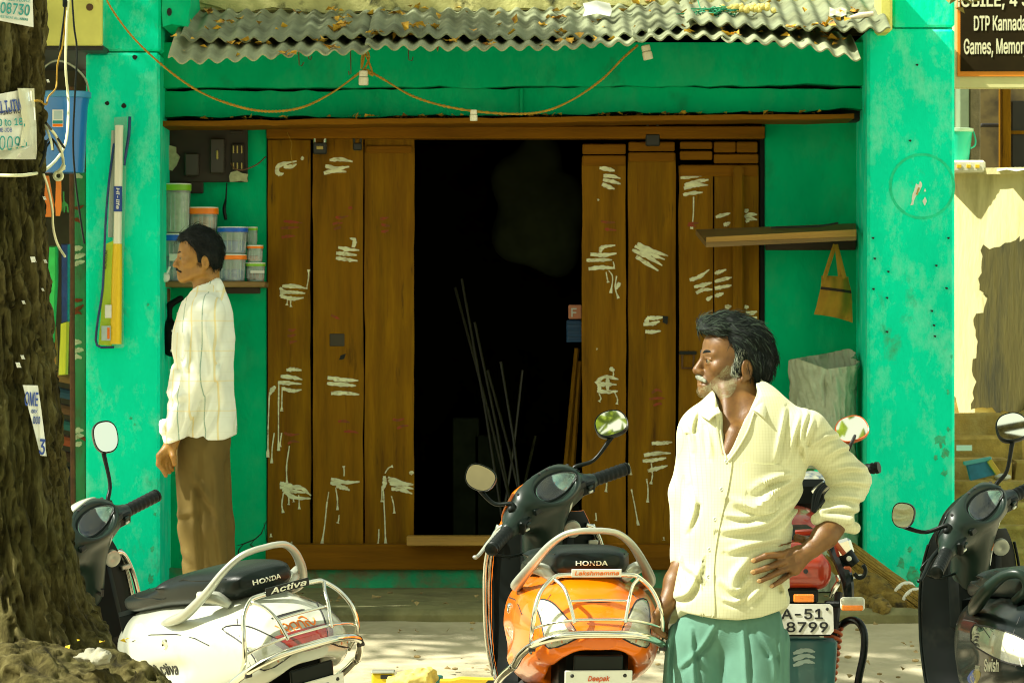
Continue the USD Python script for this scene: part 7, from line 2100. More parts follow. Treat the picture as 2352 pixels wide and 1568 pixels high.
FING = [[(1806, 1266), (1786, 1268), (1752, 1270), (1725, 1281)], [(1808, 1282), (1784, 1287), (1752, 1298), (1724, 1307)], [(1812, 1296), (1792, 1303), (1762, 1316), (1738, 1327)], [(1822, 1306), (1806, 1316), (1786, 1328), (1767, 1339)]]
FR = [(0.0118, 0.0108, 0.0092, 0.0080), (0.0120, 0.0108, 0.0092, 0.0080), (0.0115, 0.0102, 0.0088, 0.0076), (0.0102, 0.0090, 0.0078, 0.0068)]
nails = []
for fg, fr in zip(FING, FR):
    P = [rest(x, y, o) for (x, y), o in zip(fg, (0.024, 0.020, 0.014, 0.010))]
    P[0][1] = min(P[0][1], wr[1] + 0.0)
    B1.add(cone(wr + [-0.008, 0.0, -0.004], P[0], 0.0185, fr[0] + 0.003), 0.012)
    for i in range(3):
        B1.add(cone(P[i], P[i + 1], fr[i], fr[i + 1]), 0.0035)
    ax = unit(P[3] - P[2])
    nails.append((P[3] + ax * 0.002 + np.array([0, -fr[3] * 0.80, fr[3] * 0.25]), ax, fr[3]))
P = [rest(1850, 1240, 0.02), rest(1828, 1232, 0.016), rest(1806, 1240, 0.012)]
B1.add(cone(wr + [0.0, 0.01, 0.006], P[0], 0.018, 0.013), 0.01)
B1.add(cone(P[0], P[1], 0.013, 0.0105), 0.006)
# tendons and veins on the back of the hand
for x0, y0, x1, y1 in ((1856, 1262, 1812, 1270), (1858, 1270, 1818, 1288), (1862, 1280, 1826, 1300)):
    a, b = Q(x0, y0, -0.5), Q(x1, y1, -0.5)
    a, b = cast(B1, [a, b], (0, 1, 0), 0.7)
    B1.add(cone(a + [0, 0.0012, 0], b + [0, 0.0012, 0], 0.0030), 0.006)
# his right forearm and hand resting on the guard
wr2 = Q(1532, 1385, 0.03)
chain(B1, [Q(1572, 1285, 0.10), Q(1552, 1335, 0.06), wr2], (0.033, 0.031, 0.025), 0.02)
for k_, (dx, dy, dd) in enumerate([(-8, 34, -0.02), (-2, 38, 0.0), (4, 38, 0.018), (10, 34, 0.034)]):
    kn = Q(1520 + dx, 1385 + dy, 0.03 + dd)
    B1.add(cone(wr2, kn, 0.020, 0.0125), 0.01)
    B1.add(cone(kn, kn + [-0.006, -0.004, -0.032], 0.0108, 0.0098), 0.003)
    B1.add(cone(kn + [-0.006, -0.004, -0.032], kn + [0.016, -0.004, -0.048], 0.0098, 0.0085), 0.003)
B1.add(cone(wr2, Q(1508, 1410, 0.0), 0.018, 0.012), 0.01)
B1.add(cone(Q(1508, 1410, 0.0), Q(1500, 1438, 0.0), 0.0115, 0.0095), 0.004)
# legs
for hip, knee, ank in ((Q(1622, 1495, 0.04), Q(1596, 1740, 0.03), Q(1590, 2000, 0.06)), (Q(1732, 1495, -0.02), Q(1748, 1740, -0.06), Q(1752, 2000, -0.03))):
    chain(B1, [hip, knee, ank], (0.058, 0.05, 0.035), 0.03)
    B1.add(cone(ank, ank + tf * 0.14 + [0, 0, -0.055], 0.035, 0.028), 0.02)
part(man, 'body', B1.mesh(), m_skin1)
for c, ax, r_ in nails:
    part(man, 'finger_nail', xf(trimesh.creation.icosphere(2, 1.0), np.column_stack([ax * r_ * 0.95, np.array([0, 1.0, 0]) * 0.0022, np.cross(ax, [0, 1.0, 0]) * r_ * 0.75]), c), m_nail, True)
eyes(man, B1, p1, Rh1)
part(man, 'shirt', S1.mesh(), cloth_checks('yellow_checked_cloth', (0.64, 0.645, 0.40), [(0, 0.0085, 0.16, (0.30, 0.28, 0.08), 0.22, 0.0), (2, 0.0085, 0.14, (0.36, 0.32, 0.10), 0.16, 0.3)], 0.25, 220, R=-0.3))
sh = Thing(); sh.path = '/World/person/shirt'; sh.inv, sh.M = man.inv, man.M
m_shirtplain = cloth_checks('yellow_cloth_placket', (0.66, 0.665, 0.42), [(0, 0.0085, 0.16, (0.30, 0.28, 0.08), 0.22, 0.0), (2, 0.0085, 0.14, (0.36, 0.32, 0.10), 0.16, 0.3)], 0.25, 220)
pc_ = [(1662, 1046), (1654, 1119), (1638, 1187), (1626, 1256), (1622, 1318), (1622, 1424)]
lft, rgt = [(x - 15, y) for x, y in pc_], [(x + 13, y) for x, y in pc_]
def flatpoly(pts):
    return [((x - CX) * D1 / FPX, CAM_H - (y - CY) * D1 / FPX) for x, y in pts]
part(sh, 'placket', drape(S1, flatpoly([lft[0]] + lft[1:] + rgt[::-1]), (0, D1 - 0.32, 0), (1, 0, 0), (0, 0, 1), 0.0032, 0.004, 0.012), m_shirtplain, 40)
part(sh, 'pocket', drape(S1, flatpoly([(1700, 1060), (1745, 1063), (1792, 1068), (1788, 1120), (1782, 1165), (1740, 1178), (1698, 1160), (1698, 1110)]), (0, D1 - 0.32, 0), (1, 0, 0), (0, 0, 1), 0.0028, 0.004, 0.012), m_shirtplain, 40)
for x, y in [(1663, 1056), (1652, 1119), (1637, 1187), (1625, 1256), (1623, 1318)]:
    c = cast(S1, [Q(x, y) - [0, 0.35, 0]], (0, 1, 0), 0.7)[0]
    part(sh, 'button', lathe([(0.0055, 0), (0.0058, 0.002), (0.0040, 0.0032), (0.0020, 0.0022)], 14, rotx(PI / 2), c + [0, -0.003, 0]), mat('pearl_button', (0.62, 0.66, 0.58), 0.25))
# collar
def flap(A_, B_, th_=0.004, n=10):
    A_, B_ = smooth_path(np.array(A_), 4), smooth_path(np.array(B_), 4)
    P = np.array([[a * (1 - t_) + b * t_ + np.array([0, -0.010, 0.004]) * math.sin(PI * t_) for t_ in np.linspace(0, 1, 7)] for a, b in zip(A_, B_)])
    return sheet(P, th_)
part(sh, 'collar', flap([Q(1742, 866, 0.055), Q(1748, 872, 0.0), Q(1743, 904, -0.055), Q(1726, 940, -0.105)], [Q(1770, 898, 0.05), Q(1770, 905, -0.02), Q(1766, 930, -0.085), Q(1757, 960, -0.128)]), m_shirtplain, 60)
part(sh, 'collar', flap([Q(1660, 925, 0.06), Q(1645, 926, 0.02), Q(1648, 934, -0.04), Q(1654, 950, -0.080)], [Q(1622, 938, 0.06), Q(1608, 942, 0.0), Q(1608, 952, -0.04), Q(1630, 966, -0.085)]), m_shirtplain, 60)
part(sh, 'collar_stand', flap([Q(1742, 880, 0.03), Q(1738, 905, -0.05), Q(1722, 942, -0.092)], [Q(1746, 905, 0.03), Q(1744, 930, -0.05), Q(1718, 975, -0.10)]), m_shirtplain, 60)
for pts, w_ in (([(1652, 930), (1650, 975), (1656, 1020), (1664, 1052)], 9), ([(1726, 945), (1712, 985), (1690, 1025), (1668, 1056)], 14)):
    A_ = [cast(S1, [Q(x, y) - [0, 0.35, 0]], (0, 1, 0), 0.7)[0] + [0, -0.003, 0] for x, y in pts]
    B_ = [cast(S1, [Q(x + (w_ if x > 1700 or y > 1e9 else -w_), y + 3) - [0, 0.35, 0]], (0, 1, 0), 0.7)[0] + [0, -0.003, 0] for x, y in pts]
    part(sh, 'neck_edge', tube(A_, 0.0035, 6, sub=5), m_shirtplain, True)
# trousers
T1 = Field(np.array([Q(1470, 0)[0], D1 - 0.28, -0.14]), np.array([Q(1850, 0)[0], D1 + 0.28, Q(0, 1340)[2]]), 0.0055)
T1.add(ell(Q(1680, 1425), (0.138, 0.096, 0.10), Rt1))
for hip, knee, ank in ((Q(1608, 1478, 0.045), Q(1582, 1740, 0.03), Q(1590, 1960, 0.06)), (Q(1738, 1478, -0.025), Q(1738, 1740, -0.055), Q(1752, 1960, -0.03))):
    T1.add(cone(hip, knee, 0.093, 0.088), 0.03)
    T1.add(cone(knee, ank, 0.088, 0.085), 0.02)
folds(T1, [(pts, D1, 0.8) for pts in ([(1545, 1430), (1535, 1500), (1530, 1600)], [(1585, 1440), (1590, 1520), (1600, 1640)], [(1700, 1425), (1706, 1500), (1712, 1640)], [(1790, 1400), (1788, 1480), (1785, 1620)], [(1640, 1425), (1610, 1480), (1560, 1530)], [(1735, 1440), (1770, 1500), (1775, 1560)])])
T1.sub(cone(Q(1655, 1440, -0.12), Q(1660, 1700, -0.16), 0.010, 0.03), 0.012)
T1.displace(lambda X: -0.010 * np.abs(meshkit.fbm(X * np.array([10, 10, 5]), 3, 18) - 0.5), 0.03)
part(man, 'trousers', T1.mesh(), mat('green_trouser_cloth', (0.105, 0.235, 0.175), 0.85, spec=0.2, var=0.12, vs=12, bump=0.25, bs=300))
# hair
HF = Field(O1 - [0.19, 0.15, 0.09], O1 + [0.14, 0.15, 0.20], 0.0036)
HF.add(ell(p1(-0.006, 0, 0.056), (0.097, 0.081, 0.095), Rh1))
HF.add(ell(p1(-0.046, 0, 0.022), (0.060, 0.078, 0.075), Rh1), 0.03)
HF.add(cone(p1(0.092, -0.01, 0.114), p1(0.03, 0.0, 0.126), 0.030, 0.036), 0.03)
HF.add(cone(p1(0.104, 0.012, 0.098), p1(0.075, 0.045, 0.105), 0.020, 0.018), 0.02)
HF.displace(to_local(lambda L: 0.020 * (meshkit.fbm(np.stack([L[:, 0] * 16 + L[:, 2] * 10, L[:, 1] * 26, L[:, 2] * 34 - L[:, 0] * 22], -1), 4, 3) - 0.5), O1, Rh1), 0.04)


def hairline1(L):
    f, l, u = L[..., 0], np.abs(L[..., 1]), L[..., 2]
    lim = np.interp(u, [-0.06, -0.05, -0.012, 0.0, 0.045, 0.06, 0.085, 0.098, 0.108], [-0.07, -0.045, -0.040, 0.022, 0.024, 0.028, 0.050, 0.075, 0.3])
    lim = lim + np.where(u > 0.07, (0.075 - l) * 0.25, 0)
    return np.maximum((f - lim) * 0.8, -0.052 - u + np.clip(-f - 0.05, 0, 1) * 0.1).astype(np.float32)


HF.cut(to_local(hairline1, O1, Rh1), 0.006)
hr = part(man, 'hair', HF.mesh(), m_hair)
strands(man, HF, Rh1, O1, 2600, m_strand, 4, lambda L: L[:, 2] > -0.03, 0.032, 0.004, 0.0011)
strands(man, HF, Rh1, O1, 420, m_strandg, 5, lambda L: (L[:, 2] > 0.02) & (L[:, 0] > -0.06), 0.036, 0.004, 0.0009)
strands(man, HF, Rh1, O1, 260, m_strandg, 6, lambda L: (L[:, 0] > 0.06), 0.024, 0.004, 0.0009)
SB = Field(p1(0.012, 0.085, 0.022) - 0.06, p1(0.012, 0.085, 0.022) + 0.06, 0.003)
SB.add(cone(p1(0.010, 0.0670, 0.050), p1(0.019, 0.0640, -0.010), 0.0135, 0.0075))
SB.displace(lambda X: 0.008 * (meshkit.fbm(X * np.array([90, 90, 40]), 3, 3) - 0.5), 0.02)
part(man, 'sideburn', SB.mesh(), m_hair)
strands(man, SB, Rh1, O1, 300, mat('sideburn_grey', (0.30, 0.32, 0.24), 0.8, spec=0.1), 9, lambda L: (L[:, 1] > 0.06), 0.016, 0.002, 0.0010)
MU = Field(p1(0.105, 0, -0.032) - 0.05, p1(0.105, 0, -0.032) + 0.05, 0.0026)
for e in (1, -1):
    MU.add(cone(p1(0.1075, e * 0.004, -0.0310), p1(0.094, e * 0.029, -0.0420), 0.0078, 0.0052), 0.004)
MU.displace(lambda X: 0.005 * (meshkit.fbm(X * np.array([120, 120, 60]), 3, 3) - 0.5), 0.02)
part(man, 'moustache', MU.mesh(), m_grey)
part(man, 'stubble', drape(B1, flatpoly([(1672, 838), (1690, 860), (1690, 890), (1672, 912), (1640, 918), (1612, 914), (1601, 902), (1605, 889), (1626, 884), (1636, 872), (1650, 860)]), (0, D1 - 0.4, 0), (1, 0, 0), (0, 0, 1), 0.0010, 0.0, 0.008), MATS['stubble'], True)

# ---- the man at the back, in profile
D2 = 15.2
K = lambda x, y, dd=0.0: W(x, y, D2 + dd)
m2 = thing('person', 'person in a white checked shirt and brown trousers standing in profile by the jars', 'person', (K(470, 784)[0], D2, ground_z(D2)))
f2 = unit([-1.0, -0.10, 0]); pit = 0.03
Rh2 = np.column_stack([f2 * math.cos(pit) + [0, 0, math.sin(pit)], np.cross([0, 0, 1.0], f2), -f2 * math.sin(pit) + [0, 0, math.cos(pit)]])
O2 = K(464, 604, 0.0)
Rt2 = Rh2 @ np.eye(3); Rt2 = np.column_stack([f2, np.cross([0, 0, 1.0], f2), [0, 0, 1.0]])


def torso2(F, g):
    F.add(ell(K(468, 800), (0.112 + g, 0.165 + g, 0.21 + g), Rt2))
    F.add(cone(K(474, 712, 0.135), K(474, 716, -0.135), 0.052 + g, 0.052 + g), 0.05)
    F.add(cone(K(474, 668), K(476, 720), 0.055 + g, 0.08 + g), 0.04)
    F.add(ell(K(462, 920), (0.118 + g, 0.152 + g, 0.17 + g), Rt2), 0.05)
    F.add(ell(K(466, 990), (0.112 + g, 0.155 + g, 0.12 + g), Rt2), 0.05)


S2 = Field(K(340, 1035) - [0, 0.32, 0], K(570, 630) + [0, 0.32, 0], 0.0058)
torso2(S2, 0.014)
S2.add(cone(K(515, 930), K(530, 1000), 0.03, 0.02), 0.03)
chain(S2, [K(476, 722, -0.155), K(458, 860, -0.185), K(398, 1004, -0.175)], (0.064, 0.058, 0.042), 0.03)
S2.add(cone(K(385, 985, -0.178), K(412, 1010, -0.172), 0.036, 0.030), 0.012)
chain(S2, [K(470, 722, 0.155), K(452, 860, 0.185), K(400, 990, 0.17)], (0.064, 0.056, 0.042), 0.03)
folds(S2, [(pts, D2, 1.1) for pts in ([(430, 740), (440, 800), (432, 860)], [(480, 735), (490, 780), (500, 820)], [(400, 800), (420, 830), (450, 850)], [(388, 900), (410, 910), (440, 905)], [(425, 900), (415, 960), (400, 990)], [(460, 880), (445, 940), (425, 985)], [(500, 900), (480, 960), (455, 1000)], [(378, 960), (388, 985)], [(525, 800), (515, 860), (520, 920)], [(455, 760), (470, 840), (465, 900)])], 0.013, 0.014)
S2.displace(lambda X: 0.012 * (meshkit.fbm(X * 8, 2, 28) - 0.5), 0.03)
_hX2 = np.array([K(x, 784)[0] for x in (340, 400, 440, 480, 520, 545)]); _hZ2 = np.array([K(0, y)[2] for y in (1020, 1016, 1000, 1011, 1008, 996)])
S2.cut(lambda X: (np.interp(X[..., 0], _hX2, _hZ2) - X[..., 2]).astype(np.float32), 0.004)
S2.sub(cone(K(455, 640), K(440, 668, 0), 0.075, 0.052), 0.004)
B2 = Field(np.array([K(345, 0)[0], D2 - 0.28, ground_z(D2) - 0.01]), np.array([K(560, 0)[0], D2 + 0.28, K(0, 520)[2]]), 0.0052)
torso2(B2, -0.02)
p2 = head(B2, O2, Rh2, 0.90, K(474, 690), 0.058, 0.022)
chain(B2, [K(476, 722, -0.155), K(458, 860, -0.185), K(394, 1018, -0.172)], (0.045, 0.038, 0.026), 0.02)
chain(B2, [K(470, 722, 0.155), K(452, 860, 0.185), K(396, 1010, 0.168), K(388, 1060, 0.16)], (0.045, 0.038, 0.026, 0.03), 0.02)
wr = K(392, 1022, -0.172)
for k_, (a, b, c) in enumerate([((366, 1046), (364, 1066), (374, 1078)), ((370, 1052), (372, 1074), (382, 1084)), ((378, 1056), (381, 1078), (389, 1084)), ((386, 1058), (390, 1074), (396, 1078))]):
    dd = -0.195 + 0.014 * k_
    B2.add(cone(wr, K(*a, dd), 0.021, 0.0135), 0.012)
    B2.add(cone(K(*a, dd), K(*b, dd), 0.0115, 0.0105), 0.003)
    B2.add(cone(K(*b, dd), K(*c, dd + 0.01), 0.0102, 0.009), 0.003)
B2.add(cone(K(372, 1074, -0.181), K(381, 1092, -0.178), 0.0095, 0.008), 0.003)
B2.add(cone(wr, K(398, 1048, -0.20), 0.018, 0.013), 0.01)
B2.add(cone(K(398, 1048, -0.20), K(401, 1066, -0.20), 0.012, 0.009), 0.004)
for dd, x in ((-0.085, 462), (0.085, 478)):
    chain(B2, [K(x, 1010, dd), K(x + 12, 1200, dd), K(x + 26, 1430, dd)], (0.07, 0.05, 0.034), 0.03)
    B2.add(cone(K(x + 24, 1440, dd), K(x - 50, 1452, dd), 0.032, 0.026), 0.02)
part(m2, 'body', B2.mesh(), m_skin2)
eyes(m2, B2, p2, Rh2, 0.90)
MU = Field(p2(0.105, 0, -0.032) - 0.05, p2(0.105, 0, -0.032) + 0.05, 0.0026)
for e in (1, -1):
    MU.add(cone(p2(0.1065, e * 0.003, -0.032), p2(0.091, e * 0.029, -0.042), 0.0055, 0.0038), 0.003)
part(m2, 'moustache', MU.mesh(), m_hair2)
HF = Field(O2 - [0.18, 0.14, 0.09], O2 + [0.14, 0.14, 0.19], 0.004)
HF.add(ell(p2(0.004, 0, 0.058), (0.082, 0.074, 0.088), Rh2))
HF.add(ell(p2(-0.035, 0, 0.03), (0.045, 0.066, 0.068), Rh2), 0.03)
HF.add(cone(p2(0.085, 0, 0.100), p2(0.03, 0, 0.125), 0.022, 0.03), 0.03)
HF.displace(to_local(lambda L: 0.010 * (meshkit.fbm(np.stack([L[:, 0] * 20, L[:, 1] * 30, L[:, 2] * 40 - L[:, 0] * 20], -1), 3, 3) - 0.5), O2, Rh2), 0.04)


def hairline2(L):
    f, l, u = L[..., 0], np.abs(L[..., 1]), L[..., 2]
    lim = np.interp(u, [-0.06, -0.05, -0.012, 0.0, 0.035, 0.055, 0.075, 0.088, 0.098], [-0.07, -0.045, -0.036, 0.018, 0.024, 0.035, 0.055, 0.085, 0.3])
    lim = lim + np.where(u > 0.06, (0.075 - l) * 0.3, 0)
    return np.maximum((f - lim) * 0.8, -0.050 - u).astype(np.float32)


HF.cut(to_local(hairline2, O2, Rh2), 0.006)
part(m2, 'hair', HF.mesh(), m_hair2)
strands(m2, HF, Rh2, O2, 1200, m_strand, 14, lambda L: L[:, 2] > -0.03, 0.03, 0.003, 0.001)
s2p = part(m2, 'shirt', S2.mesh(), cloth_checks('white_checked_cloth', (0.80, 0.84, 0.74), [(0, 0.092, 0.075, (0.76, 0.58, 0.16), 0.6, 0.15), (0, 0.092, 0.04, (0.10, 0.24, 0.17), 0.75, 0.62), (0, 0.046, 0.03, (0.55, 0.62, 0.45), 0.5, 0.3), (2, 0.115, 0.04, (0.76, 0.62, 0.24), 0.45, 0.4), (2, 0.0575, 0.03, (0.62, 0.66, 0.5), 0.4, 0.2)], 0.25, 220, R=0.12))
m_col = cloth_checks('white_cloth_collar', (0.80, 0.82, 0.66), [(0, 0.046, 0.06, (0.70, 0.46, 0.08), 0.6, 0.1)], 0.2, 220)
part(s2p, 'collar', flap([K(490, 640, 0.02), K(486, 648, -0.055), K(462, 672, -0.085), K(428, 690, -0.06)], [K(503, 672, 0.02), K(500, 682, -0.07), K(462, 705, -0.105), K(424, 700, -0.075)]), m_col, 60)
part(s2p, 'pocket', drape(S2, [((x - CX) * D2 / FPX, CAM_H - (y - CY) * D2 / FPX) for x, y in [(398, 770), (418, 765), (430, 770), (428, 838), (402, 842)]], (0, D2 - 0.5, 0), (1, 0, 0), (0, 0, 1), 0.003, 0.004, 0.02), m_col, 40)
for y in (720, 760, 805, 850, 900):
    c = cast(S2, [K(330, y, -0.03)], (1, 0, 0), 0.6)[0]
    part(s2p, 'button', lathe([(0.005, 0), (0.005, 0.002)], 10, roty(-PI / 2), c + [-0.001, 0, 0]), mat('pearl_button', (0.62, 0.66, 0.58), 0.25))
T2 = Field(np.array([K(360, 0)[0], D2 - 0.26, ground_z(D2) + 0.02]), np.array([K(580, 0)[0], D2 + 0.26, K(0, 980)[2]]), 0.0062)
T2.add(ell(K(464, 1010), (0.112, 0.155, 0.13), Rt2))
for dd, x in ((-0.082, 0), (0.085, 16)):
    T2.add(cone(K(456 + x, 1040, dd), K(466 + x, 1210, dd), 0.094, 0.092), 0.03)
    T2.add(cone(K(466 + x, 1210, dd), K(484 + x, 1440, dd), 0.092, 0.090), 0.02)
folds(T2, [(pts, D2, 1.0) for pts in ([(450, 1030), (452, 1180), (462, 1330)], [(455, 1090), (480, 1130), (505, 1175)], [(410, 1180), (450, 1172)], [(430, 1260), (450, 1290)], [(440, 1330), (465, 1345)], [(500, 1060), (508, 1200), (522, 1340)])], 0.011, 0.014)
T2.displace(lambda X: -0.010 * np.abs(meshkit.fbm(X * np.array([9, 9, 6]), 3, 38) - 0.5), 0.03)
part(m2, 'trousers', T2.mesh(), mat('brown_trouser_cloth', (0.115, 0.080, 0.020), 0.85, spec=0.2, var=0.14, vs=9, bump=0.25, bs=300))
# ------------------------------------------------------------------ red motorcycle behind the man in front
DM = 12.9
G = lambda x, y, dd=0.0: W(x, y, DM + dd)
mc = thing('parked_motorcycle', 'red motorcycle with a white number plate standing behind the man in the yellow shirt', 'motorcycle', (G(1812, 784)[0], DM, ground_z(DM)))
kM = DM / FPX
# number plate
part(mc, 'plate_holder', slab(1712, 1384, 1908, 1460, DM + 0.004, 0.01, 0.002), m_black)
pp = Wl([(1708, 1388), (1712, 1386), (1906, 1386), (1913, 1393), (1915, 1448), (1908, 1456), (1712, 1456), (1706, 1450)], DM)[:, [0, 2]]
npl = part(mc, 'number_plate', prism(pp, ([0, DM, 0], [1, 0, 0], [0, 0, 1]), 0.004), m_plate)
for s_, x, y, w in (('KA-51', 1772, 1420, 118), ('V-8799', 1752, 1450, 150)):
    part(npl, 'lettering', lettering(s_, G(x, y, -0.0042), (1, 0, 0), (0, 0, 1), 22 * kM, w * kM), m_ink)
part(npl, 'bolt', lathe([(0.006, 0), (0.004, 0.004)], 10, rotx(PI / 2), G(1900, 1398, -0.003)), m_dark)
part(mc, 'mudguard', xf(loft([[np.array([0.115 * math.cos(a) * w_, -0.03 * math.sin(a), z_]) for a in np.linspace(0, 2 * PI, 24, endpoint=False)] for z_, w_ in ((-0.30, 0.72), (-0.12, 0.8), (0.0, 0.88), (0.08, 0.92), (0.095, 0.8))]), None, G(1850, 1530, 0.06)), m_tealpaint, 50)
for k in range(3):
    part(mc, 'paint_daub', stroke([(1822, 1500 + 14 * k), (1850, 1492 + 13 * k), (1872, 1496 + 13 * k)], DM + 0.028, 0.007, 700 + k), mat('faded_daub', (0.35, 0.48, 0.44), 0.8))
part(mc, 'reflector', slab(1823, 1364, 1870, 1382, DM - 0.002, 0.01, 0.003), m_amber)
part(mc, 'tail_lamp_base', slab(1780, 1350, 1880, 1386, DM + 0.01, 0.08, 0.008), m_black)
F = Field(G(1740, 1380, -0.1), G(1960, 1215, 0.55), 0.006)
F.add(rbox(G(1815, 1305, 0.2), (0.125, 0.2, 0.062), 0.05))
F.add(rbox(G(1812, 1272, 0.25), (0.10, 0.2, 0.05), 0.04), 0.03)
F.sub(rbox(G(1930, 1255, 0.1), (0.09, 0.5, 0.06), 0.01, roty(0.9)), 0.01)
part(mc, 'tail_cowl', F.mesh(), m_red)
part(mc, 'cowl_bolt', lathe([(0.008, 0), (0.008, 0.003)], 10, rotx(PI / 2), cast(F, [G(1872, 1328, -0.4)], (0, 1, 0))[0]), m_dark)
part(mc, 'side_trim', tube([G(1908, 1370, 0.02), G(1916, 1352, 0.01), G(1926, 1335, 0.0), G(1922, 1320, 0.0)], [0.006, 0.009, 0.009, 0.006], 8, sub=3), m_chrome)
part(mc, 'tail_frame', tube([G(1905, 1235, 0.3), G(1925, 1275, 0.15), G(1945, 1330, 0.05), G(1952, 1400, 0.05)], [0.022, 0.024, 0.022, 0.014], 8, sub=4), m_blackpaint)
part(mc, 'seat', xf(cbox([-0.13, 0, -0.03], [0.12, 0.55, 0.035], 0.03), None, G(1810, 1240, 0.2)), m_seat)
part(mc, 'seat_trim', tube([G(1828, 1223, 0.12), G(1870, 1221, 0.10), G(1900, 1228, 0.12), G(1930, 1262, 0.15)], 0.011, 8, sub=4), m_red)
# turn lamps
for x, sgn in ((1958, 1), (1668, -1)):
    F = Field(G(x, 1386) - 0.07, G(x, 1386) + 0.07, 0.004)
    F.add(rbox(G(x, 1386, -0.01), (0.040, 0.022, 0.0225), 0.012))
    tl_ = part(mc, 'turn_lamp', F.mesh(), m_lensback, label='amber turn lamp with a clear upper half' if sgn > 0 else None)
    part(tl_, 'amber_lens', slab(x - 25, 1388, x + 25, 1402, DM - 0.034, 0.01, 0.004), m_amber)
    part(tl_, 'lens', slab(x - 26, 1372, x + 26, 1388, DM - 0.034, 0.008, 0.004), m_lens)
    part(tl_, 'lamp_stalk', tube([G(x - sgn * 28, 1387, 0.01), G(x - sgn * 62, 1388, 0.03)], [0.011, 0.014], 10), m_black)
# shock absorbers with red springs
for x0, x1 in ((1916, 1895), (1712, 1730)):
    a, b = G(x0, 1440, 0.16), G(x1, 1600, 0.10)
    ax = unit(b - a); s1 = unit(np.cross(ax, [0, 1, 0])); s2_ = np.cross(s1, ax)
    L_ = np.linalg.norm(b - a)
    n_ = 11
    tt = np.linspace(0, 1, n_ * 16)
    sp = a + ax * (tt[:, None] * L_) + 0.026 * (np.cos(tt * n_ * 2 * PI)[:, None] * s1 + np.sin(tt * n_ * 2 * PI)[:, None] * s2_)
    sk = part(mc, 'shock_absorber', tube([a - ax * 0.12, b], 0.014, 10), m_dark)
    part(sk, 'spring', tube(sp, 0.0066, 7), m_redframe, True)
    part(sk, 'damper_cup', tube([b - ax * 0.015, b + ax * 0.1], [0.030, 0.024], 12), m_chrome)
# guard hoop
part(mc, 'guard_hoop', tube([G(1925, 1440, 0.2), G(1950, 1424, 0.15), G(1972, 1428, 0.1), G(1985, 1455, 0.08), G(1984, 1500, 0.07), G(1972, 1560, 0.06), G(1962, 1640, 0.05)], 0.013, 10, sub=6), m_blackpaint, True)
# rear wheel
cwh = G(1812, 1700, 0.28)
w_ = part(mc, 'rear_wheel', tube([cwh + [0, 0.27 * math.cos(a), 0.27 * math.sin(a)] for a in np.arange(30) * 2 * PI / 30], 0.05, 10, closed=True), m_rubber, True)
part(mc, 'front_wheel', tube([cwh + [0.02, 1.25 + 0.28 * math.cos(a), 0.06 + 0.28 * math.sin(a)] for a in np.arange(30) * 2 * PI / 30], 0.042, 10, closed=True), m_rubber, True)
part(mc, 'chain_case', cboxc(G(1850, 1600, 0.5), (0.025, 0.4, 0.05), None, 0.02), m_dark)
part(mc, 'engine', cboxc(G(1812, 1560, 0.95), (0.13, 0.2, 0.16), None, 0.03), m_dark)
# tank, bars, mirror, lock and hook
F = Field(G(1720, 1260, 0.55), G(1920, 1130, 1.1), 0.008)
F.add(ell(G(1815, 1215, 0.8), (0.13, 0.24, 0.085)))
part(mc, 'fuel_tank', F.mesh(), m_red)
part(mc, 'instrument_pod', cboxc(G(1850, 1135, 1.0), (0.085, 0.05, 0.055), None, 0.025), m_black)
part(mc, 'headlamp_shell', ell_mesh(G(1862, 1130, 1.08), (0.085, 0.10, 0.085)), m_chrome, 60)
part(mc, 'handlebar', tube([G(1640, 1085, 0.85), G(1700, 1095, 0.9), G(1790, 1140, 1.0), G(1860, 1140, 1.0), G(1935, 1088, 0.9), G(2010, 1074, 0.85)], 0.012, 9, sub=5), m_dark, True)
gA, gB = G(1940, 1086, 0.9), G(2012, 1074, 0.85)
tt = np.linspace(0, 1, 26)
part(mc, 'handle_grip', tube(gA + (gB - gA) * tt[:, None], [0.0185 + 0.002 * ((k // 2) % 2) for k in range(26)], 12), m_rubber, 25)
part(mc, 'grip_end', tube([gB, gB + unit(gB - gA) * 0.012], [0.022, 0.020], 12), m_black)
for dx in (0, 7, 13):
    part(mc, 'cable', tube([G(1925 + dx, 1106, 0.85), G(1893 + dx, 1110, 0.8), G(1870 + dx, 1135, 0.75), G(1864 + dx * 0.4, 1185, 0.72), G(1850, 1215, 0.75)], 0.0055, 7, sub=6), m_black, True)
part(mc, 'cable', tube([G(1930, 1136, 0.8), G(1898, 1146, 0.76), G(1872, 1172, 0.72), G(1862, 1195, 0.74)], 0.005, 7, sub=6), m_black, True)
part(mc, 'cable_clip', tube([G(1856, 1186, 0.71), G(1876, 1189, 0.71)], 0.012, 8), m_rubber)
part(mc, 'cable_end', tube([G(1862, 1190, 0.71), G(1852, 1205, 0.71), G(1836, 1216, 0.72)], [0.008, 0.011, 0.006], 8, sub=3), m_chrome)
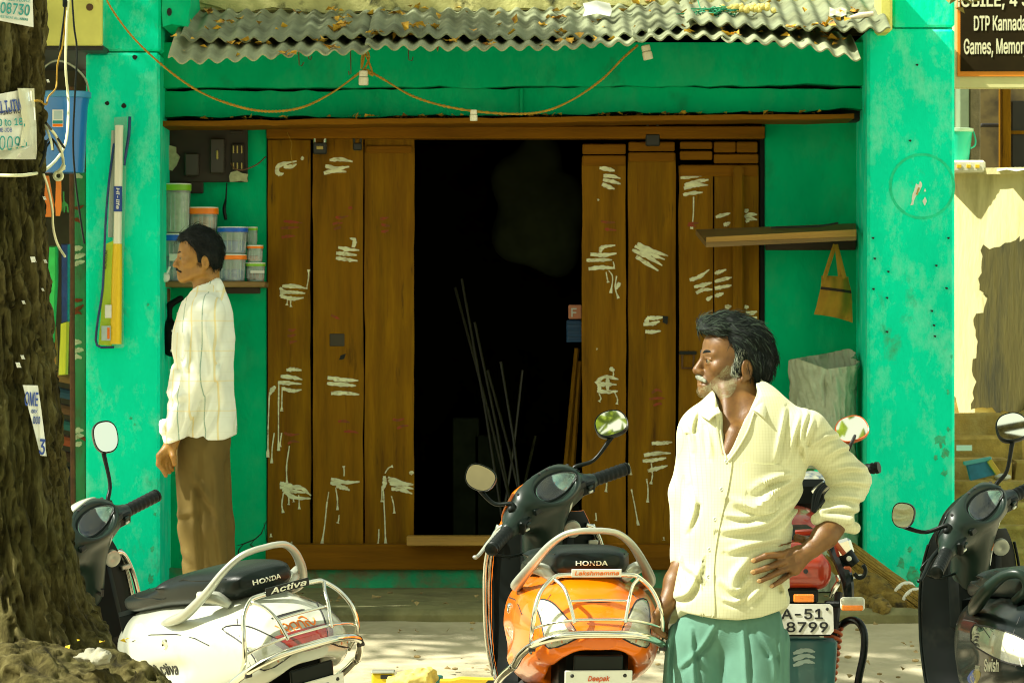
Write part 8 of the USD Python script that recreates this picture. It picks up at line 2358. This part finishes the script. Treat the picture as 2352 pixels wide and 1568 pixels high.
# right mirror with an orange-red shell
cm = G(1956, 984, 0.78)
nw = unit((-0.05, -0.86, 0.50)); rw = unit(np.cross(nw, [0, 0, 1.0])) * -1; uw = np.cross(nw, rw)
if uw[2] < 0:
    uw = -uw
if rw[0] < 0:
    rw = -rw
ang = np.arange(28) * 2 * PI / 28
k2 = (DM + 0.78) / FPX
r2, u2 = rw * math.cos(0.38) + uw * math.sin(0.38), uw * math.cos(0.38) - rw * math.sin(0.38)
egg = np.stack([np.sign(np.cos(ang)) * np.abs(np.cos(ang)) ** 0.8 * 39 * k2 * (1 - 0.08 * np.sin(ang)), np.sign(np.sin(ang)) * np.abs(np.sin(ang)) ** 0.8 * 33 * k2], 1)
mring = lambda f, back: cm + egg[:, :1] * f * r2 + egg[:, 1:] * f * u2 - nw * back
mm = part(mc, 'mirror', loft([mring(0.90, -0.001), mring(0.98, -0.004), mring(1.0, 0.004), mring(0.96, 0.018), mring(0.7, 0.035)]), mat('red_orange_shell', (0.60, 0.10, 0.012), 0.3, coat=0.4), 50)
part(mm, 'mirror_glass', loft([mring(0.92, 0.003), mring(0.92, -0.0025)]), m_mirror, 20)
part(mc, 'mirror_stalk', tube([cm - u2 * 0.03, cm - u2 * 0.07 - rw * 0.03, G(1925, 1090, 0.9)], 0.006, 8, sub=4), m_dark, True)
# chrome lock, red strap and hook at the right
part(mc, 'seat_lock', cboxc(G(1938, 1258, 0.08), (0.030, 0.012, 0.030), roty(-0.3), 0.010), m_chrome)
part(mc, 'lock_body', tube([G(1942, 1270, 0.08), G(1962, 1296, 0.08)], [0.026, 0.022], 12), m_black)
part(mc, 'lock_button', lathe([(0.009, 0), (0.006, 0.004)], 12, rotx(PI / 2), G(1950, 1282, 0.052)), m_badge)
part(mc, 'red_bar', tube([G(1912, 1236, 0.06), G(1940, 1272, 0.055)], 0.008, 8), m_redframe)
part(mc, 'red_bracket', slab(1937, 1300, 1956, 1345, DM + 0.05, 0.03, 0.005), m_redframe)
part(mc, 'helmet_hook', tube([G(1962, 1316, 0.05), G(1972, 1326, 0.05), G(1984, 1322, 0.05), G(1988, 1308, 0.05), G(1982, 1296, 0.05)], 0.007, 8, sub=4), m_black, True)
for k in range(2):
    part(mc, 'chrome_tube', tube([G(1868 + 14 * k, 1130, 0.95), G(1895 + 10 * k, 1110, 0.93)], 0.012, 8), m_chrome)
